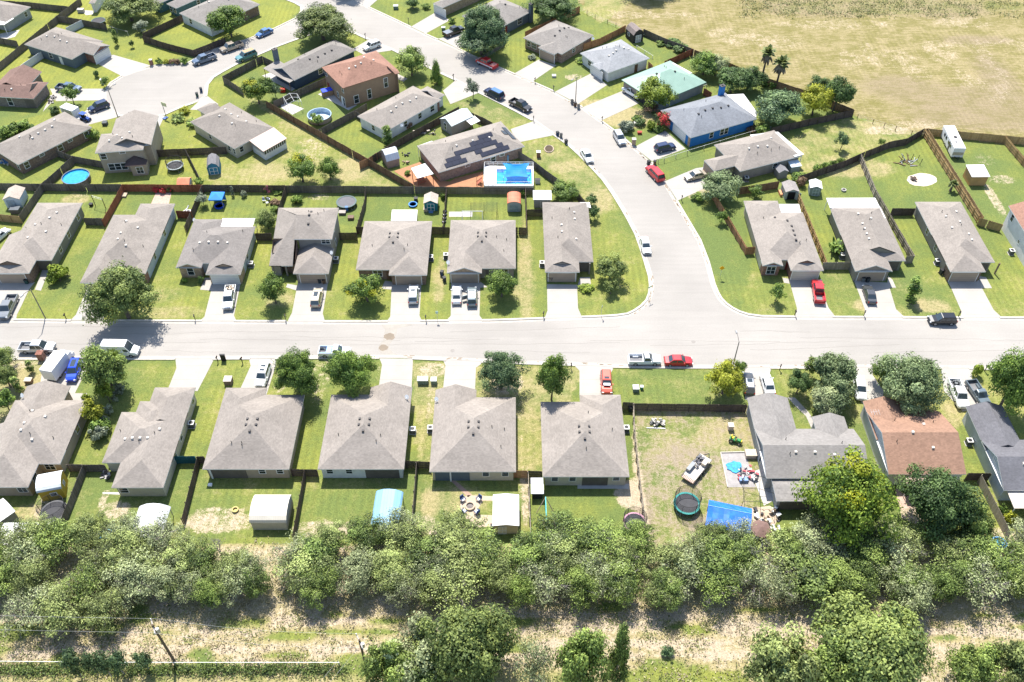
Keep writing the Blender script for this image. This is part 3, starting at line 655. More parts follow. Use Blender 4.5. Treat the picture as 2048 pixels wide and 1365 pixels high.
def house(key, label, short, roof, wallm, wings, edge=None, z=2.75, pitch=.42, extras=(), vents=('w', 5), trim=None, lmpx=None, ov=.4, cat='house'):
    """wings: (x,y, x,y, axis, ends[, eave height[, wall material[, pitch]]]) with two opposite eave corners as photo pixels"""
    z0 = wings[0][6] if len(wings[0]) > 6 and wings[0][6] else z
    ang = 0.0
    if edge: d = U(*edge[1], z0) - U(*edge[0], z0); ang = math.atan2(d.y, d.x)
    a, c = U(wings[0][0], wings[0][1], z0), U(wings[0][2], wings[0][3], z0)
    O = (a + c) / 2; O.z = 0
    ca, sa = math.cos(ang), math.sin(ang)
    def loc(p): x, y = p.x - O.x, p.y - O.y; return (x * ca + y * sa, -x * sa + y * ca)
    root = thing('house', label, cat, O, ang)
    px = PX((O.x, O.y, 3.0)); LM.append(((lmpx or px)[0], (lmpx or px)[1], short))
    rb = MB(); wb = {}; rects = []; hfs = []; tri = []
    for i, wg in enumerate(wings):
        ze = wg[6] if len(wg) > 6 and wg[6] else z
        wm = wg[7] if len(wg) > 7 and wg[7] else wallm
        pt = wg[8] if len(wg) > 8 else pitch
        p, q = loc(U(wg[0], wg[1], ze)), loc(U(wg[2], wg[3], ze))
        u0, u1, v0, v1 = min(p[0], q[0]), max(p[0], q[0]), min(p[1], q[1]), max(p[1], q[1])
        if i and rects[0][4] == ze:
            R0 = rects[0]; sn = lambda x, t: next((k for k in t if abs(x - k) < .75), x)
            u0, u1, v0, v1 = sn(u0, R0[0:1]), sn(u1, R0[1:2]), sn(v0, R0[2:3]), sn(v1, R0[3:4])
        axis, ends = wg[4], wg[5]
        if ends == 'hh':
            if axis == 'x' and (u1 - u0) < (v1 - v0): axis = 'y'
            elif axis == 'y' and (v1 - v0) < (u1 - u0): axis = 'x'
        wl = []
        hfs.append(wing_roof(rb, wl, u0, u1, v0, v1, axis, ends, ze, pt, None, .003 * i, ov))
        rects.append((u0, u1, v0, v1, ze, i))
        m = wb.setdefault(wm.name, (wm, MB()))[1]
        k = ov + .003 * i
        oo = [k, k, k, k]
        ix = (0, 1) if axis == 'x' else (2, 3)
        for j in (0, 1):
            if ends[j] == 'x': oo[ix[j]] = k + .3
        m.box(((u0 + oo[0] + u1 - oo[1]) / 2, (v0 + oo[2] + v1 - oo[3]) / 2, (ze - .13) / 2), (u1 - u0 - oo[0] - oo[1], v1 - v0 - oo[2] - oo[3], ze - .13))
        for t, off, ax in wl:
            m.face([(x, y, h + .003 * i) for x, y, h in t])
    ro = rb.build('roof', [roof, trim or WHITE], root)
    for nm, (wm, m) in wb.items(): m.build('wall', wm, root)
    def rh(u, v): return max(h(u, v) for h in hfs)
    # vents and pipes on the main roof
    r = random.Random(hash(key) % 1000 if False else sum(map(ord, key)))
    u0, u1, v0, v1, ze, _ = rects[0]; lx = (u1 - u0) > (v1 - v0)
    vm, nv = vents
    spots = []
    if vm == '4':
        cu, cv = (u0 + u1) / 2, (v0 + v1) / 2
        for du in (-.75, .75):
            for dv in (-.75, .35): spots.append((cu + du, cv + dv + nv, VENTD, .38))
        spots.append((cu, cv - 1.9 + nv, VENTD, .38)); npipe = 3
    else:
        for i in range(nv):
            t = (i + .5) / nv
            if lx: spots.append((u0 + (u1 - u0) * (.22 + .56 * t), (v0 + v1) / 2 + r.choice((-1.0, .5, -1.4)), VENTW if vm == 'w' else VENTD, .42))
            else: spots.append(((u0 + u1) / 2 + r.choice((-1.1, .9, 1.5)), v0 + (v1 - v0) * (.22 + .56 * t), VENTW if vm == 'w' else VENTD, .42))
        npipe = 3 if nv else 0
    for su, sv, m, sz in spots:
        h = rh(su, sv)
        if h > 0:
            b = MB(); b.box((su, sv, h + .06), (sz, sz, .3), taper=.85); b.build('roof_vent', m, ro)
    for i in range(npipe):
        su, sv = u0 + (u1 - u0) * r.uniform(.12, .88), v0 + (v1 - v0) * r.uniform(.15, .8); h = rh(su, sv)
        if h > 0:
            b = MB(); b.tube((su, sv, h - .1), (su, sv, h + .45), .06, .06, 6); b.build('vent_pipe', PIPE, ro)
    def wallpt(wi, side, fr, zc):
        u0, u1, v0, v1, ze, i = rects[wi]; k = ov + .003 * i
        if side == 'f': return (u0 + k + (u1 - u0 - 2 * k) * fr, v0 + k - .03, zc), 0.0
        if side == 'b': return (u1 - k - (u1 - u0 - 2 * k) * fr, v1 - k + .03, zc), math.pi
        if side == 'l': return (u0 + k - .03, v1 - k - (v1 - v0 - 2 * k) * fr, zc), -math.pi / 2
        return (u1 - k + .03, v0 + k + (v1 - v0 - 2 * k) * fr, zc), math.pi / 2
    for ex in extras:
        t = ex[0]
        if t == 'gar':
            _, wi, side, fr, gw, gmat = ex
            p, a2 = wallpt(wi, side, fr, 1.08)
            b = MB(); b.box((0, .0, 0), (gw, .08, 2.15)); go = b.build('garage_door', gmat, root, loc=p, rz=a2)
            b = MB(); b.box((0, .01, 1.13), (gw + .24, .06, .12)); b.box((-gw / 2 - .06, .01, 0), (.12, .06, 2.15)); b.box((gw / 2 + .06, .01, 0), (.12, .06, 2.15)); b.build('frame', WHITE, go)
        elif t == 'win':
            _, wi, side, fr, w_, h_ = ex[:6]; zc = ex[6] if len(ex) > 6 else 1.55
            p, a2 = wallpt(wi, side, fr, zc); window_part(root, p, a2, w_, h_)
        elif t == 'door':
            _, wi, side, fr, dm = ex[:5]
            p, a2 = wallpt(wi, side, fr, 1.03); b = MB(); b.box((0, 0, 0), (.95, .07, 2.06)); do = b.build('door', dm, root, loc=p, rz=a2)
            b = MB(); b.box((.36, -.07, -.05), (.06, .08, .12)); b.build('handle', STEEL, do)
        elif t == 'clad':          # a differently clad end of a wing (brick front, flat panel painted as a shaded recess)
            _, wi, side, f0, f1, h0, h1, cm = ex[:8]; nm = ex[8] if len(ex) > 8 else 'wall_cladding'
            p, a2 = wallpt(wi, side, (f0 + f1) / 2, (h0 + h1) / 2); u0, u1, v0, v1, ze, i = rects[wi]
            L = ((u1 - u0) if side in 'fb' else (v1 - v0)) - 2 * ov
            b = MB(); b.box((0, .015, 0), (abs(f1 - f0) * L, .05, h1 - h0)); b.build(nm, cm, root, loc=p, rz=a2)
        elif t == 'cover':
            _, px_, zc, cm = ex[:4]
            pts = [Vector(loc(U(a_, b_, zc))) for a_, b_ in px_]
            b = MB(); b.prism([(q.x, q.y) for q in pts], zc - .1, zc, 0); co = b.build('patio_cover', cm, root)
            for j in (ex[4] if len(ex) > 4 else range(len(pts))):
                cen = sum(pts, Vector((0, 0))) / len(pts); q = pts[j].lerp(cen, .06)
                b = MB(); b.box((q.x, q.y, (zc - .1) / 2), (.11, .11, zc - .1)); b.build('post', WHITE if len(ex) < 6 else ex[5], co)
        elif t == 'chim':
            _, cx, cy, zt, cw, cm = ex
            q = loc(U(cx, cy, zt)); b = MB(); b.box((q[0], q[1], zt / 2), (cw, cw * .8, zt)); ch = b.build('chimney', cm, root)
            b = MB(); b.box((q[0], q[1], zt + .06), (cw + .15, cw * .8 + .15, .12)); b.box((q[0], q[1], zt + .2), (.3, .3, .2)); b.build('cap', VENTD, ch)
        elif t == 'post':
            _, cx, cy, h_ = ex[:4]; q = loc(U(cx, cy, 0)); b = MB(); b.box((q[0], q[1], h_ / 2), (.22, .22, h_)); b.build('post', ex[4] if len(ex) > 4 else wallm, root)
        elif t == 'dish':
            _, cx, cy, zc = ex; q = loc(U(cx, cy, zc)); b = MB(); h = max(rh(q[0], q[1]), 2)
            b.tube((q[0], q[1], h), (q[0], q[1], h + .5), .03); b.tube((q[0], q[1], h + .5), (q[0] - .06, q[1] - .1, h + .58), .08, .38, 12); b.tube((q[0] - .06, q[1] - .1, h + .55), (q[0] - .2, q[1] - .5, h + .6), .02)
            b.build('satellite_dish', WHITE, root)
    HOUSES[key] = dict(root=root, loc=loc, rects=rects, rh=rh, ang=ang, O=O)
    return root
DOORR = plain('dark red door', (0.18, 0.03, 0.025), 0.5); DOORB = plain('brown door', (0.12, 0.07, 0.045), 0.5); RECESS_SHADE = plain('painted porch shade', (0.12, 0.105, 0.09), 0.85)  # dark tone paints recess shade onto flat wall panels

# ---- far row, left to right
house('A1', 'grey-brown hipped house with olive side wall at far left of the row', 'the leftmost far-row house', R_TAN, W_OLIVE,
      [(75, 406, 103, 521, 'y', 'hh'), (-28, 547, 101, 470, 'y', 'dx', None, B_BROWN)], lmpx=(60, 480),
      extras=[('gar', 1, 'f', .52, 4.9, G_TAN), ('win', 0, 'r', .85, 1.0, 1.5), ('win', 0, 'r', .52, 1.0, 1.4), ('win', 0, 'r', .25, 1.0, 1.4), ('clad', 0, 'f', .62, .98, 0, 2.5, RECESS_SHADE, 'painted_porch_recess')])
house('A2', 'L-shaped grey-brown house with pale side wall and red brick front gable', 'the L-shaped house behind the oak', R_TAN, W_PALEB,
      [(227, 430, 295, 538, 'y', 'hh'), (281, 407.7, 325, 470, 'y', 'xh'), (167, 566, 255, 500, 'y', 'hx', None, B_RED), (262, 548, 312, 500, 'y', 'gx', None, B_RED)],
      extras=[('gar', 2, 'f', .5, 4.6, G_TAN), ('win', 0, 'r', .75, 1.0, 1.3), ('win', 0, 'r', .3, 1.0, 1.3), ('win', 3, 'f', .5, 1.1, 1.5)])
house('A3', 'dark grey pyramid-roofed house with arched brick bay and white patio cover', 'the dark-roofed far-row house', R_DARK, W_PALEB,
      [(383.6, 453, 488, 527, 'x', 'hh'), (387, 439, 428, 490, 'y', 'xh'), (349, 536, 419, 490, 'y', 'gx', None, B_TAN), (410.8, 549.5, 502, 480, 'y', 'dx', None, B_TAN)], vents=('w', 4),
      extras=[('gar', 3, 'f', .5, 4.9, G_WHITE), ('win', 2, 'f', .5, 1.1, 1.7), ('win', 0, 'r', .3, .9, 1.2), ('cover', [(439.5, 453), (445, 437), (511, 437), (505, 453.5)], 2.7, COVER, (1, 2)), ('dish', 388, 436, 3)])
house('A4', 'two-storey grey-brown house with long front roof slope and small porch', 'the two-storey far-row house', R_TAN, W_TAUPE,
      [(604, 416, 664, 479, 'x', 'xh', 5.4), (586, 547.7, 668, 497, 'y', 'hx', None, W_TAUPE), (538, 532, 571, 500, 'y', 'hx')], vents=('d', 3),
      extras=[('gar', 1, 'f', .52, 4.7, G_TAN), ('win', 0, 'f', .85, 1.5, 1.1, 4.6), ('win', 0, 'r', .5, .9, 1.2, 4.3), ('win', 0, 'r', .4, .9, 1.2, 1.5), ('dish', 664, 508, 3)])
house('A5', 'square hipped grey-brown house with stone front and hipped garage wing', 'the hipped stone-front house', R_TAN, B_BROWN,
      [(729, 442.7, 855, 540, 'y', 'hh'), (777.4, 550.7, 856, 490, 'y', 'hx', None, B_BROWN)], vents=('4', 0),
      extras=[('gar', 1, 'f', .5, 4.6, G_TAN), ('win', 0, 'f', .28, 1.6, 1.4), ('cover', [(782, 442), (784, 420), (835, 420), (833, 442)], 2.5, COVER, (1, 2)), ('door', 0, 'f', .45, DOORB)])
house('A6', 'square hipped grey-brown house with front-gabled garage and two parked vehicles', 'the house with two parked cars', R_TAN, W_TAUPE,
      [(901.5, 440.6, 1031.7, 537.4, 'y', 'hh'), (893.5, 546.8, 966, 480, 'y', 'gx', None, B_TAN)], vents=('4', 0),
      extras=[('gar', 1, 'f', .5, 4.9, G_TAN), ('win', 0, 'f', .85, 1.4, 1.4), ('clad', 0, 'f', .56, .64, 0, 2.4, RECESS_SHADE, 'painted_porch_recess'), ('dish', 897, 528, 3)])
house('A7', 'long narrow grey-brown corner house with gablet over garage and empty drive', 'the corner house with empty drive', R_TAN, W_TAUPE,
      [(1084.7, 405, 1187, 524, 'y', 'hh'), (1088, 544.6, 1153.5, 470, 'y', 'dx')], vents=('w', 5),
      extras=[('gar', 1, 'f', .5, 4.9, G_TAN), ('clad', 0, 'f', .72, .97, 0, 2.5, RECESS_SHADE, 'painted_porch_recess'), ('post', 1178, 548, 2.6), ('cover', [(1157, 410), (1160, 405), (1179, 405), (1182, 416)], 2.85, COVER, (2,))])
# ---- far row, right of the curve
house('C1', 'grey-brown house with brick window gable, cream garage and red pickup', 'the house with the red pickup', R_TAN, W_CREAM,
      [(1494, 425, 1640, 520, 'y', 'hh'), (1485.6, 402, 1578, 470, 'y', 'xh'), (1521.5, 532, 1547, 470, 'y', 'gx', None, B_RED), (1582, 541.5, 1623, 470, 'y', 'dx', None, B_RED)], vents=('d', 6),
      extras=[('gar', 3, 'f', .5, 4.9, G_CREAM), ('win', 2, 'f', .5, 1.5, 1.7, 1.3), ('cover', [(1562, 425), (1558, 408.6), (1598, 408.6), (1602, 425)], 2.6, COVER, (1, 2)), ('door', 0, 'f', .5, DOORR)])
house('C2', 'grey-brown house with wide white patio roof and front-gabled garage', 'the house with the wide white patio roof', R_TAN, W_OLIVE,
      [(1659.8, 415, 1812, 522, 'y', 'dh'), (1711, 543, 1753, 470, 'y', 'gx', None, W_TAUPE)], vents=('w', 6),
      extras=[('gar', 1, 'f', .5, 4.8, G_TAN), ('cover', [(1660, 416), (1652.6, 396.4), (1750, 396), (1771.6, 437)], 2.95, COVER, (1, 2)), ('clad', 0, 'f', .72, .95, 0, 2.5, RECESS_SHADE, 'painted_porch_recess'), ('win', 0, 'l', .6, 1.0, 1.3)])
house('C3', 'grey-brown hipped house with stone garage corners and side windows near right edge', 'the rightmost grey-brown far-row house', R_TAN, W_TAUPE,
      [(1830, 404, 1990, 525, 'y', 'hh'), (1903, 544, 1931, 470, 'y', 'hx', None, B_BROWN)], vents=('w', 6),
      extras=[('gar', 1, 'f', .48, 4.8, G_TAN), ('win', 0, 'l', .42, 1.0, 1.3), ('win', 0, 'l', .70, 1.0, 1.3), ('post', 1989, 548, 2.6, B_BROWN), ('clad', 0, 'f', .78, .97, 0, 2.5, RECESS_SHADE, 'painted_porch_recess')])
house('C4', 'tall white-sided two-storey house with red-brown roof cut by right edge', 'the red-roofed house at right edge', R_RED, W_WHITE,
      [(2017, 412, 2150, 520, 'y', 'gg', 5.2)], vents=('w', 0), lmpx=(2035, 470), extras=[('win', 0, 'l', .12, .9, 1.4, 4.0), ('win', 0, 'l', .45, .6, .6, 2.2), ('win', 0, 'l', .82, .9, 1.2, 3.9)])
# ---- near row, left to right (backs to the camera)
house('B1', 'near-row grey-brown house at far left beside white box truck', 'the near house by the box truck', R_TAN, W_TAN,
      [(30, 801, 120, 928, 'y', 'hh'), (54, 773, 106, 850, 'y', 'xg'), (-70, 975, 112, 850, 'y', 'hx'), (95, 801, 132.5, 900, 'x', 'xh')], lmpx=(70, 850),
      extras=[('gar', 1, 'b', .5, 4.8, G_TAN), ('win', 0, 'f', .84, 1.4, 1.4), ('win', 2, 'f', .88, 1.3, 1.0), ('win', 2, 'r', .2, 1.2, 1.3), ('win', 0, 'r', .62, 1.1, 1.3), ('dish', 48, 795, 3)])
house('B2', 'stepped-roof grey-brown house with three receding front hips and empty drive', 'the stepped-roof near house', R_TAN, W_CREAM,
      [(243, 824.6, 342.7, 926, 'y', 'hh'), (309.7, 775.4, 368.5, 850, 'y', 'xh'), (280, 803, 340, 860, 'y', 'xh'), (222.5, 976, 357, 880, 'y', 'hx')],
      extras=[('win', 3, 'f', .14, 1.2, 1.1), ('win', 0, 'r', .2, 1.0, 1.2), ('win', 0, 'r', .6, .9, 1.2), ('win', 1, 'r', .8, 1.0, 1.3)])
house('B3', 'square hipped house with hipped garage, white SUV in drive, cream shed behind', 'the near house with white SUV', R_TAN, W_TAN,
      [(448, 790, 578, 939, 'y', 'hh'), (452, 776, 519, 836, 'y', 'xh')], vents=('4', 0),
      extras=[('win', 0, 'f', .68, .9, 1.0, 1.7), ('win', 0, 'f', .90, .9, 1.0, 1.7), ('clad', 0, 'f', .04, .48, 0, 2.45, RECESS_SHADE, 'painted_patio_recess'), ('post', 426, 957, 2.5, WHITE)])
house('B4', 'square hipped house with front-gabled garage wing, blue carport behind', 'the near house before the blue carport', R_TAN, W_WHITE,
      [(662.5, 789.6, 808, 939, 'y', 'hh'), (741.5, 775, 813.5, 836, 'y', 'xg')], vents=('4', 0),
      extras=[('win', 0, 'f', .10, .9, 1.0, 1.7), ('win', 0, 'f', .34, .9, 1.0, 1.7), ('clad', 0, 'f', .54, .96, 0, 2.45, RECESS_SHADE, 'painted_patio_recess'), ('dish', 815, 798, 3)])
house('B5', 'square hipped house with firepit patio behind and gabled garage at left front', 'the firepit house', R_TAN, W_CREAM,
      [(870, 795, 1032, 944, 'y', 'hh'), (873, 780, 951, 838, 'y', 'xg')], vents=('4', 0),
      extras=[('win', 0, 'f', .66, .9, 1.0, 1.7), ('win', 0, 'f', .90, .9, 1.0, 1.7), ('clad', 0, 'f', .03, .46, 0, 2.45, W_SLATE, 'painted_patio_recess'), ('post', 902, 962, 2.5, WHITE), ('dish', 874, 802, 3)])
house('B6', 'square hipped house with red SUV in front and merry play frame behind', 'the near house with red SUV', R_TAN, W_CREAM,
      [(1081, 804, 1259, 954, 'y', 'hh'), (1159, 790, 1248, 848, 'y', 'xh')], vents=('4', 0),
      extras=[('win', 0, 'f', .12, .9, 1.0, 1.7), ('win', 0, 'f', .34, .9, 1.0, 1.7), ('clad', 0, 'f', .46, .78, 0, 2.45, RECESS_SHADE, 'painted_patio_recess'), ('win', 0, 'f', .88, .9, .8, 1.7)])
house('B7', 'ash-grey cross-gabled house with two front gables beside dirt yard', 'the ash-grey cross-gabled house', R_B7, W_GREY,
      [(1509, 858, 1740, 957, 'x', 'gg', 3.2), (1493.8, 796, 1604, 900, 'y', 'xg', 3.2), (1624, 834, 1710, 900, 'y', 'xg', 3.2), (1553, 1003, 1735, 940, 'x', 'gg', 2.6, W_GREY, .08)], vents=('w', 3), ov=.35,
      extras=[('gar', 1, 'b', .5, 4.8, G_WHITE), ('win', 0, 'l', .5, .9, 1.2), ('clad', 3, 'f', .03, .97, 0, 2.3, RECESS_SHADE, 'painted_patio_recess')])
house('B8', 'brown-roofed house with white gable wall and antenna on the roof', 'the brown-roofed near house', R_BROWN, W_WHITE,
      [(1733, 824, 1933, 949, 'x', 'gg', 3.1, None, .40), (1722, 803, 1829, 880, 'y', 'xg', 3.1), (1829.7, 818, 1907, 880, 'y', 'xg', 3.1)], vents=('w', 3), ov=.3,
      extras=[('gar', 1, 'b', .5, 4.8, G_WHITE), ('cover', [(1809, 951), (1872, 951), (1878, 975.6), (1815.6, 975.6)], 2.6, plain('faded pink patio sheet', (0.42, 0.31, 0.25), 0.7), (2, 3)), ('win', 0, 'f', .55, 1.3, 1.0, 1.7), ('win', 0, 'f', .88, 1.3, 1.0, 1.7)])
house('B9', 'charcoal-roofed white house cut by right edge with two pickups in front', 'the charcoal-roofed near house', R_CHAR, W_PALEB,
      [(1962, 880, 2170, 981, 'x', 'gg', 3.1), (1925, 813, 2049, 900, 'y', 'xg', 3.1)], vents=('w', 3), lmpx=(2000, 880), ov=.35,
      extras=[('gar', 1, 'b', .5, 4.8, G_WHITE), ('win', 0, 'l', .45, .8, .9, 4.0), ('cover', [(2010, 972), (2100, 972), (2120, 1017), (2028.6, 1017)], 2.7, plain('beige patio sheet', (0.50, 0.44, 0.37), 0.7), (3,))])
# ---- right of the curving street, upper group
house('D1', 'red-brown brick house with grey hip roof and corner garage', 'the brown brick hip-roof house', R_GREY, brick('mottled brick', (0.20, 0.11, 0.08), (0.36, 0.26, 0.20), (0.3, 0.26, 0.22)),
      [(1046, 76, 1187.6, 70.8, 'x', 'hh'), (1076, 95.4, 1150, 85, 'x', 'hx')], edge=((1046, 76), (1113.8, 38)), vents=('d', 4),
      extras=[('gar', 1, 'l', .5, 4.6, G_TAN), ('win', 0, 'l', .25, 1.3, 1.3), ('win', 0, 'l', .10, 1.0, 1.3), ('win', 0, 'f', .4, .9, .9), ('dish', 1186, 74, 3)])
house('D2', 'white-sided house with pale grey roof and white garage door', 'the pale-roofed white house', R_PALE, W_WHITE,
      [(1160, 106.6, 1299.5, 117, 'x', 'hh'), (1183.5, 129, 1262, 118, 'x', 'hx')], edge=((1215.4, 146.6), (1299.5, 117)), vents=('w', 6),
      extras=[('gar', 1, 'l', .5, 4.6, G_WHITE), ('door', 0, 'f', .72, DOORB), ('win', 1, 'f', .25, .9, 1.2), ('win', 0, 'l', .3, 1.2, 1.2)])
GREENM = metal_roof('green ribbed metal roof', (0.235, 0.345, 0.28), .45, math.radians(35), .4, .07, .82)
house('D3', 'house with pale green metal roof and open carport', 'the green metal-roofed house', GREENM, W_TAUPE,
      [(1243, 160, 1413, 165, 'x', 'hh')], edge=((1343.5, 194), (1413, 165)), vents=('d', 2), trim=plain('green metal trim', (0.17, 0.30, 0.24), .5),
      extras=[('clad', 0, 'l', .42, .95, 0, 2.5, plain('dark carport opening', (0.03, 0.03, 0.035), .8), 'carport_opening_shade'), ('win', 0, 'f', .25, .9, 1.2), ('cover', [(1337, 128), (1347, 126), (1384, 146), (1368, 152)], 3.2, COVER, ())])  # carport mouth is a flat dark panel, its inner shade painted
house('D4', 'bright blue house with blue-grey hip roof and blue chimney', 'the bright blue house', R_BLUEG, W_BLUE,
      [(1321, 221, 1514, 238, 'x', 'hh')], edge=((1374, 278), (1514, 238)), vents=('d', 5),
      extras=[('gar', 0, 'l', .62, 4.8, G_WHITE), ('clad', 0, 'l', .0, .3, 0, 2.5, B_TAN), ('clad', 0, 'l', .93, 1.0, 0, 2.5, B_TAN), ('win', 0, 'f', .33, .9, 1.4), ('win', 0, 'f', .50, 1.0, 1.4), ('win', 0, 'f', .56, 1.0, 1.4), ('chim', 1445, 172, 5.6, 1.1, W_BLUE),
              ('cover', [(1449, 190), (1487, 188), (1515, 226), (1512, 235)], 2.95, plain('pale patio roof', (0.55, 0.53, 0.52), .6), (1, 2))])
house('D5', 'tan-roofed house with stepped hips beyond the round pale-green tree', 'the stepped tan house', R_TAN, W_TAUPE,
      [(1428, 290, 1604, 312, 'x', 'hh'), (1408, 321, 1510, 322, 'x', 'hx')], edge=((1470, 346), (1604, 312)), vents=('w', 4),
      extras=[('gar', 1, 'l', .5, 4.6, G_TAN), ('win', 0, 'f', .6, 1.0, 1.2), ('cover', [(1505, 276), (1500, 270), (1556, 264), (1608, 309), (1590, 314), (1552, 280)], 2.98, COVER, (3,))])
# ---- centre-left group
house('E1', 'brown rendered two-storey house with red-brown hip roof and tall windows', 'the brown two-storey house', R_RED, W_BROWN,
      [(643, 135, 797, 141.5, 'x', 'hh', 5.4), (707, 112, 760, 120, 'x', 'hh', 5.4), (770, 130, 800, 146, 'x', 'xh', 5.38)], edge=((707.6, 170), (797, 141.5)), vents=('w', 5), trim=plain('brown eaves', (0.2, .12, .08), .7),
      extras=[('win', 0, 'f', .2, 1.1, 1.9, 1.4), ('win', 0, 'f', .45, .9, 2.3, 1.7), ('win', 0, 'f', .78, .9, 2.3, 3.2), ('win', 0, 'l', .93, .9, 1.1, 4.3), ('win', 0, 'l', .08, 1.0, 1.1, 4.3), ('win', 0, 'l', .62, .8, 1.2, 1.5), ('win', 0, 'l', .9, 1.2, 2.0, 1.1), ('door', 0, 'l', .82, WHITE), ('door', 0, 'l', .12, DOORR)])
house('E2', 'navy house with grey roof, brick chimney stack and timber-posted back porch', 'the navy house', R_GREY, W_NAVY,
      [(545, 138, 711.7, 100.5, 'x', 'gh')], edge=((578.4, 166), (711.7, 100.5)), vents=('d', 5),
      extras=[('win', 0, 'f', .42, 1.2, 1.2), ('chim', 549, 99, 5.5, 1.1, W_SLATE), ('cover', [(526, 137), (556, 120), (603, 150), (579, 166)], 2.75, R_GREY, (0, 3), TIMBER)], lmpx=(590, 125))
house('E3', 'long white-walled house with grey-brown roof beside the curve', 'the long white-walled house', R_TAN, W_WHITE,
      [(771.8, 263.6, 826, 172, 'x', 'hh'), (838, 182, 890, 190, 'x', 'xh')], edge=((771.8, 263.6), (899.5, 190.7)), vents=('w', 5),
      extras=[('win', 0, 'f', .35, .9, 1.3), ('win', 0, 'f', .62, 1.0, 1.3), ('win', 0, 'f', .86, 1.2, 1.3), ('win', 0, 'l', .5, .9, 1.2), ('clad', 0, 'f', .96, 1.0, 0, 2.5, B_RED), ('dish', 803, 247, 3)])
house('E4', 'brick house with rows of black solar panels on its roof', 'the solar panel house', R_TAN, brick('pinkish brick', (0.24, 0.15, 0.115), (0.30, 0.20, 0.155), (0.27, 0.22, 0.19)),
      [(877.4, 345.6, 1001.5, 243, 'x', 'hh')], edge=((877.4, 345.6), (1038.4, 296.4)), vents=('w', 3),
      extras=[('win', 0, 'f', .33, 1.0, .6, 2.1), ('win', 0, 'f', .64, 1.1, 1.3), ('win', 0, 'f', .75, 1.0, .6, 2.1), ('cover', [(851, 310), (835, 292), (864, 282), (879, 300)], 2.8, COVER, (1, 2))])
house('E5', 'grey-brown house with pink-roofed white sunroom at its back corner', 'the sunroom house', R_TAN, W_CREAM,
      [(380, 244, 548, 256.4, 'x', 'hh'), (394, 219, 450, 225, 'x', 'hx')], edge=((466, 299.5), (548, 256.4)), vents=('w', 6), lmpx=(455, 250),
      extras=[('win', 0, 'l', .85, .9, 1.2), ('win', 0, 'l', .4, .9, 1.2), ('win', 0, 'f', .15, .9, 1.2), ('win', 0, 'l', .97, .6, 1.2)])
house('E6', 'tan two-storey house with small dark porch roof beside round pool', 'the tan two-storey house', R_TAN, W_TAN,
      [(189.7, 306.6, 296, 262, 'x', 'hh', 5.4), (232, 238, 302, 290, 'y', 'xg', 5.4)], edge=((189.7, 306.6), (288, 299.5)), vents=('w', 4),
      extras=[('win', 0, 'f', .10, 1.1, 1.3, 4.2), ('win', 0, 'f', .55, 1.1, .6, 4.9), ('win', 0, 'f', .20, 1.2, 1.5, 1.5), ('win', 0, 'f', .34, 1.2, 1.5, 1.5), ('win', 0, 'f', .48, 1.2, 1.5, 1.5), ('win', 0, 'f', .82, 1.3, 1.6, 1.2)])
house('E7', 'long brown brick house with grey-brown roof at left edge', 'the long brown brick house', R_TAN, B_BROWN,
      [(36, 330, 129, 223.6, 'x', 'hh')], edge=((36, 330), (177.4, 258.4)), vents=('w', 6),
      extras=[('win', 0, 'f', .08, 1.0, 1.4), ('win', 0, 'f', .3, 1.0, .6, 2.1), ('win', 0, 'f', .55, 1.1, 1.4), ('win', 0, 'f', .7, 1.0, .6, 2.1), ('win', 0, 'f', .93, 1.0, 1.4), ('win', 0, 'l', .9, .8, 1.2)])
house('E8', 'maroon-roofed grey brick house with arched window at left edge', 'the maroon-roofed house', R_MAR, B_GREY,
      [(-70, 190, 92, 170, 'x', 'hh'), (20, 140, 50, 180, 'y', 'xg'), (40, 200, 97, 165, 'x', 'xd')], edge=((-60, 196), (75, 204)), vents=('w', 2), lmpx=(45, 180),
      extras=[('win', 0, 'f', .62, 1.1, 1.9, 1.4), ('clad', 0, 'f', .85, .99, 0, 2.4, RECESS_SHADE, 'painted_porch_recess')])
house('E9', 'grey house with white garage door facing the cul-de-sac', 'the cul-de-sac garage house', R_TAN, W_SLATE,
      [(143.6, 119, 111.8, 54, 'x', 'hh'), (186.6, 110.7, 150, 70, 'x', 'xg', None, B_RED)], edge=((74, 97), (143.6, 119)), vents=('w', 4),
      extras=[('gar', 1, 'r', .5, 4.8, G_WHITE), ('win', 0, 'f', .5, 1.0, 1.4), ('door', 0, 'f', .72, WHITE)])
house('E10', 'grey house with white patio cover in top left corner', 'the top left corner house', R_TAN, W_GREY,
      [(-60, 30, 61.5, 14, 'x', 'hh')], edge=((27.7, 35), (61.5, 14)), vents=('w', 0), lmpx=(20, 25), extras=[('win', 0, 'f', .8, .9, 1.2), ('cover', [(-40, 30), (-6, 30), (28, 37), (8, 50), (-40, 50)], 2.75, COVER, (3,))])
house('E11', 'pale-walled house mostly above the top edge beside a spreading tree', 'the pale house at top edge', R_TAN, W_WHITE, [(177, 7, 215, -30, 'x', 'hh')], vents=('w', 0), lmpx=(195, 5))
house('E12', 'dark teal house with white-framed windows at top edge', 'the teal house', R_GREY, W_TEAL, [(315, 9, 390, -35, 'y', 'hh'), (352, 17, 420, -30, 'x', 'hh')], edge=((352, 17), (395, -2)), vents=('w', 0), lmpx=(345, 10),
      extras=[('win', 1, 'l', .7, .9, 1.4), ('win', 1, 'l', .2, .9, 1.4), ('win', 1, 'f', .5, .9, 1.2)])
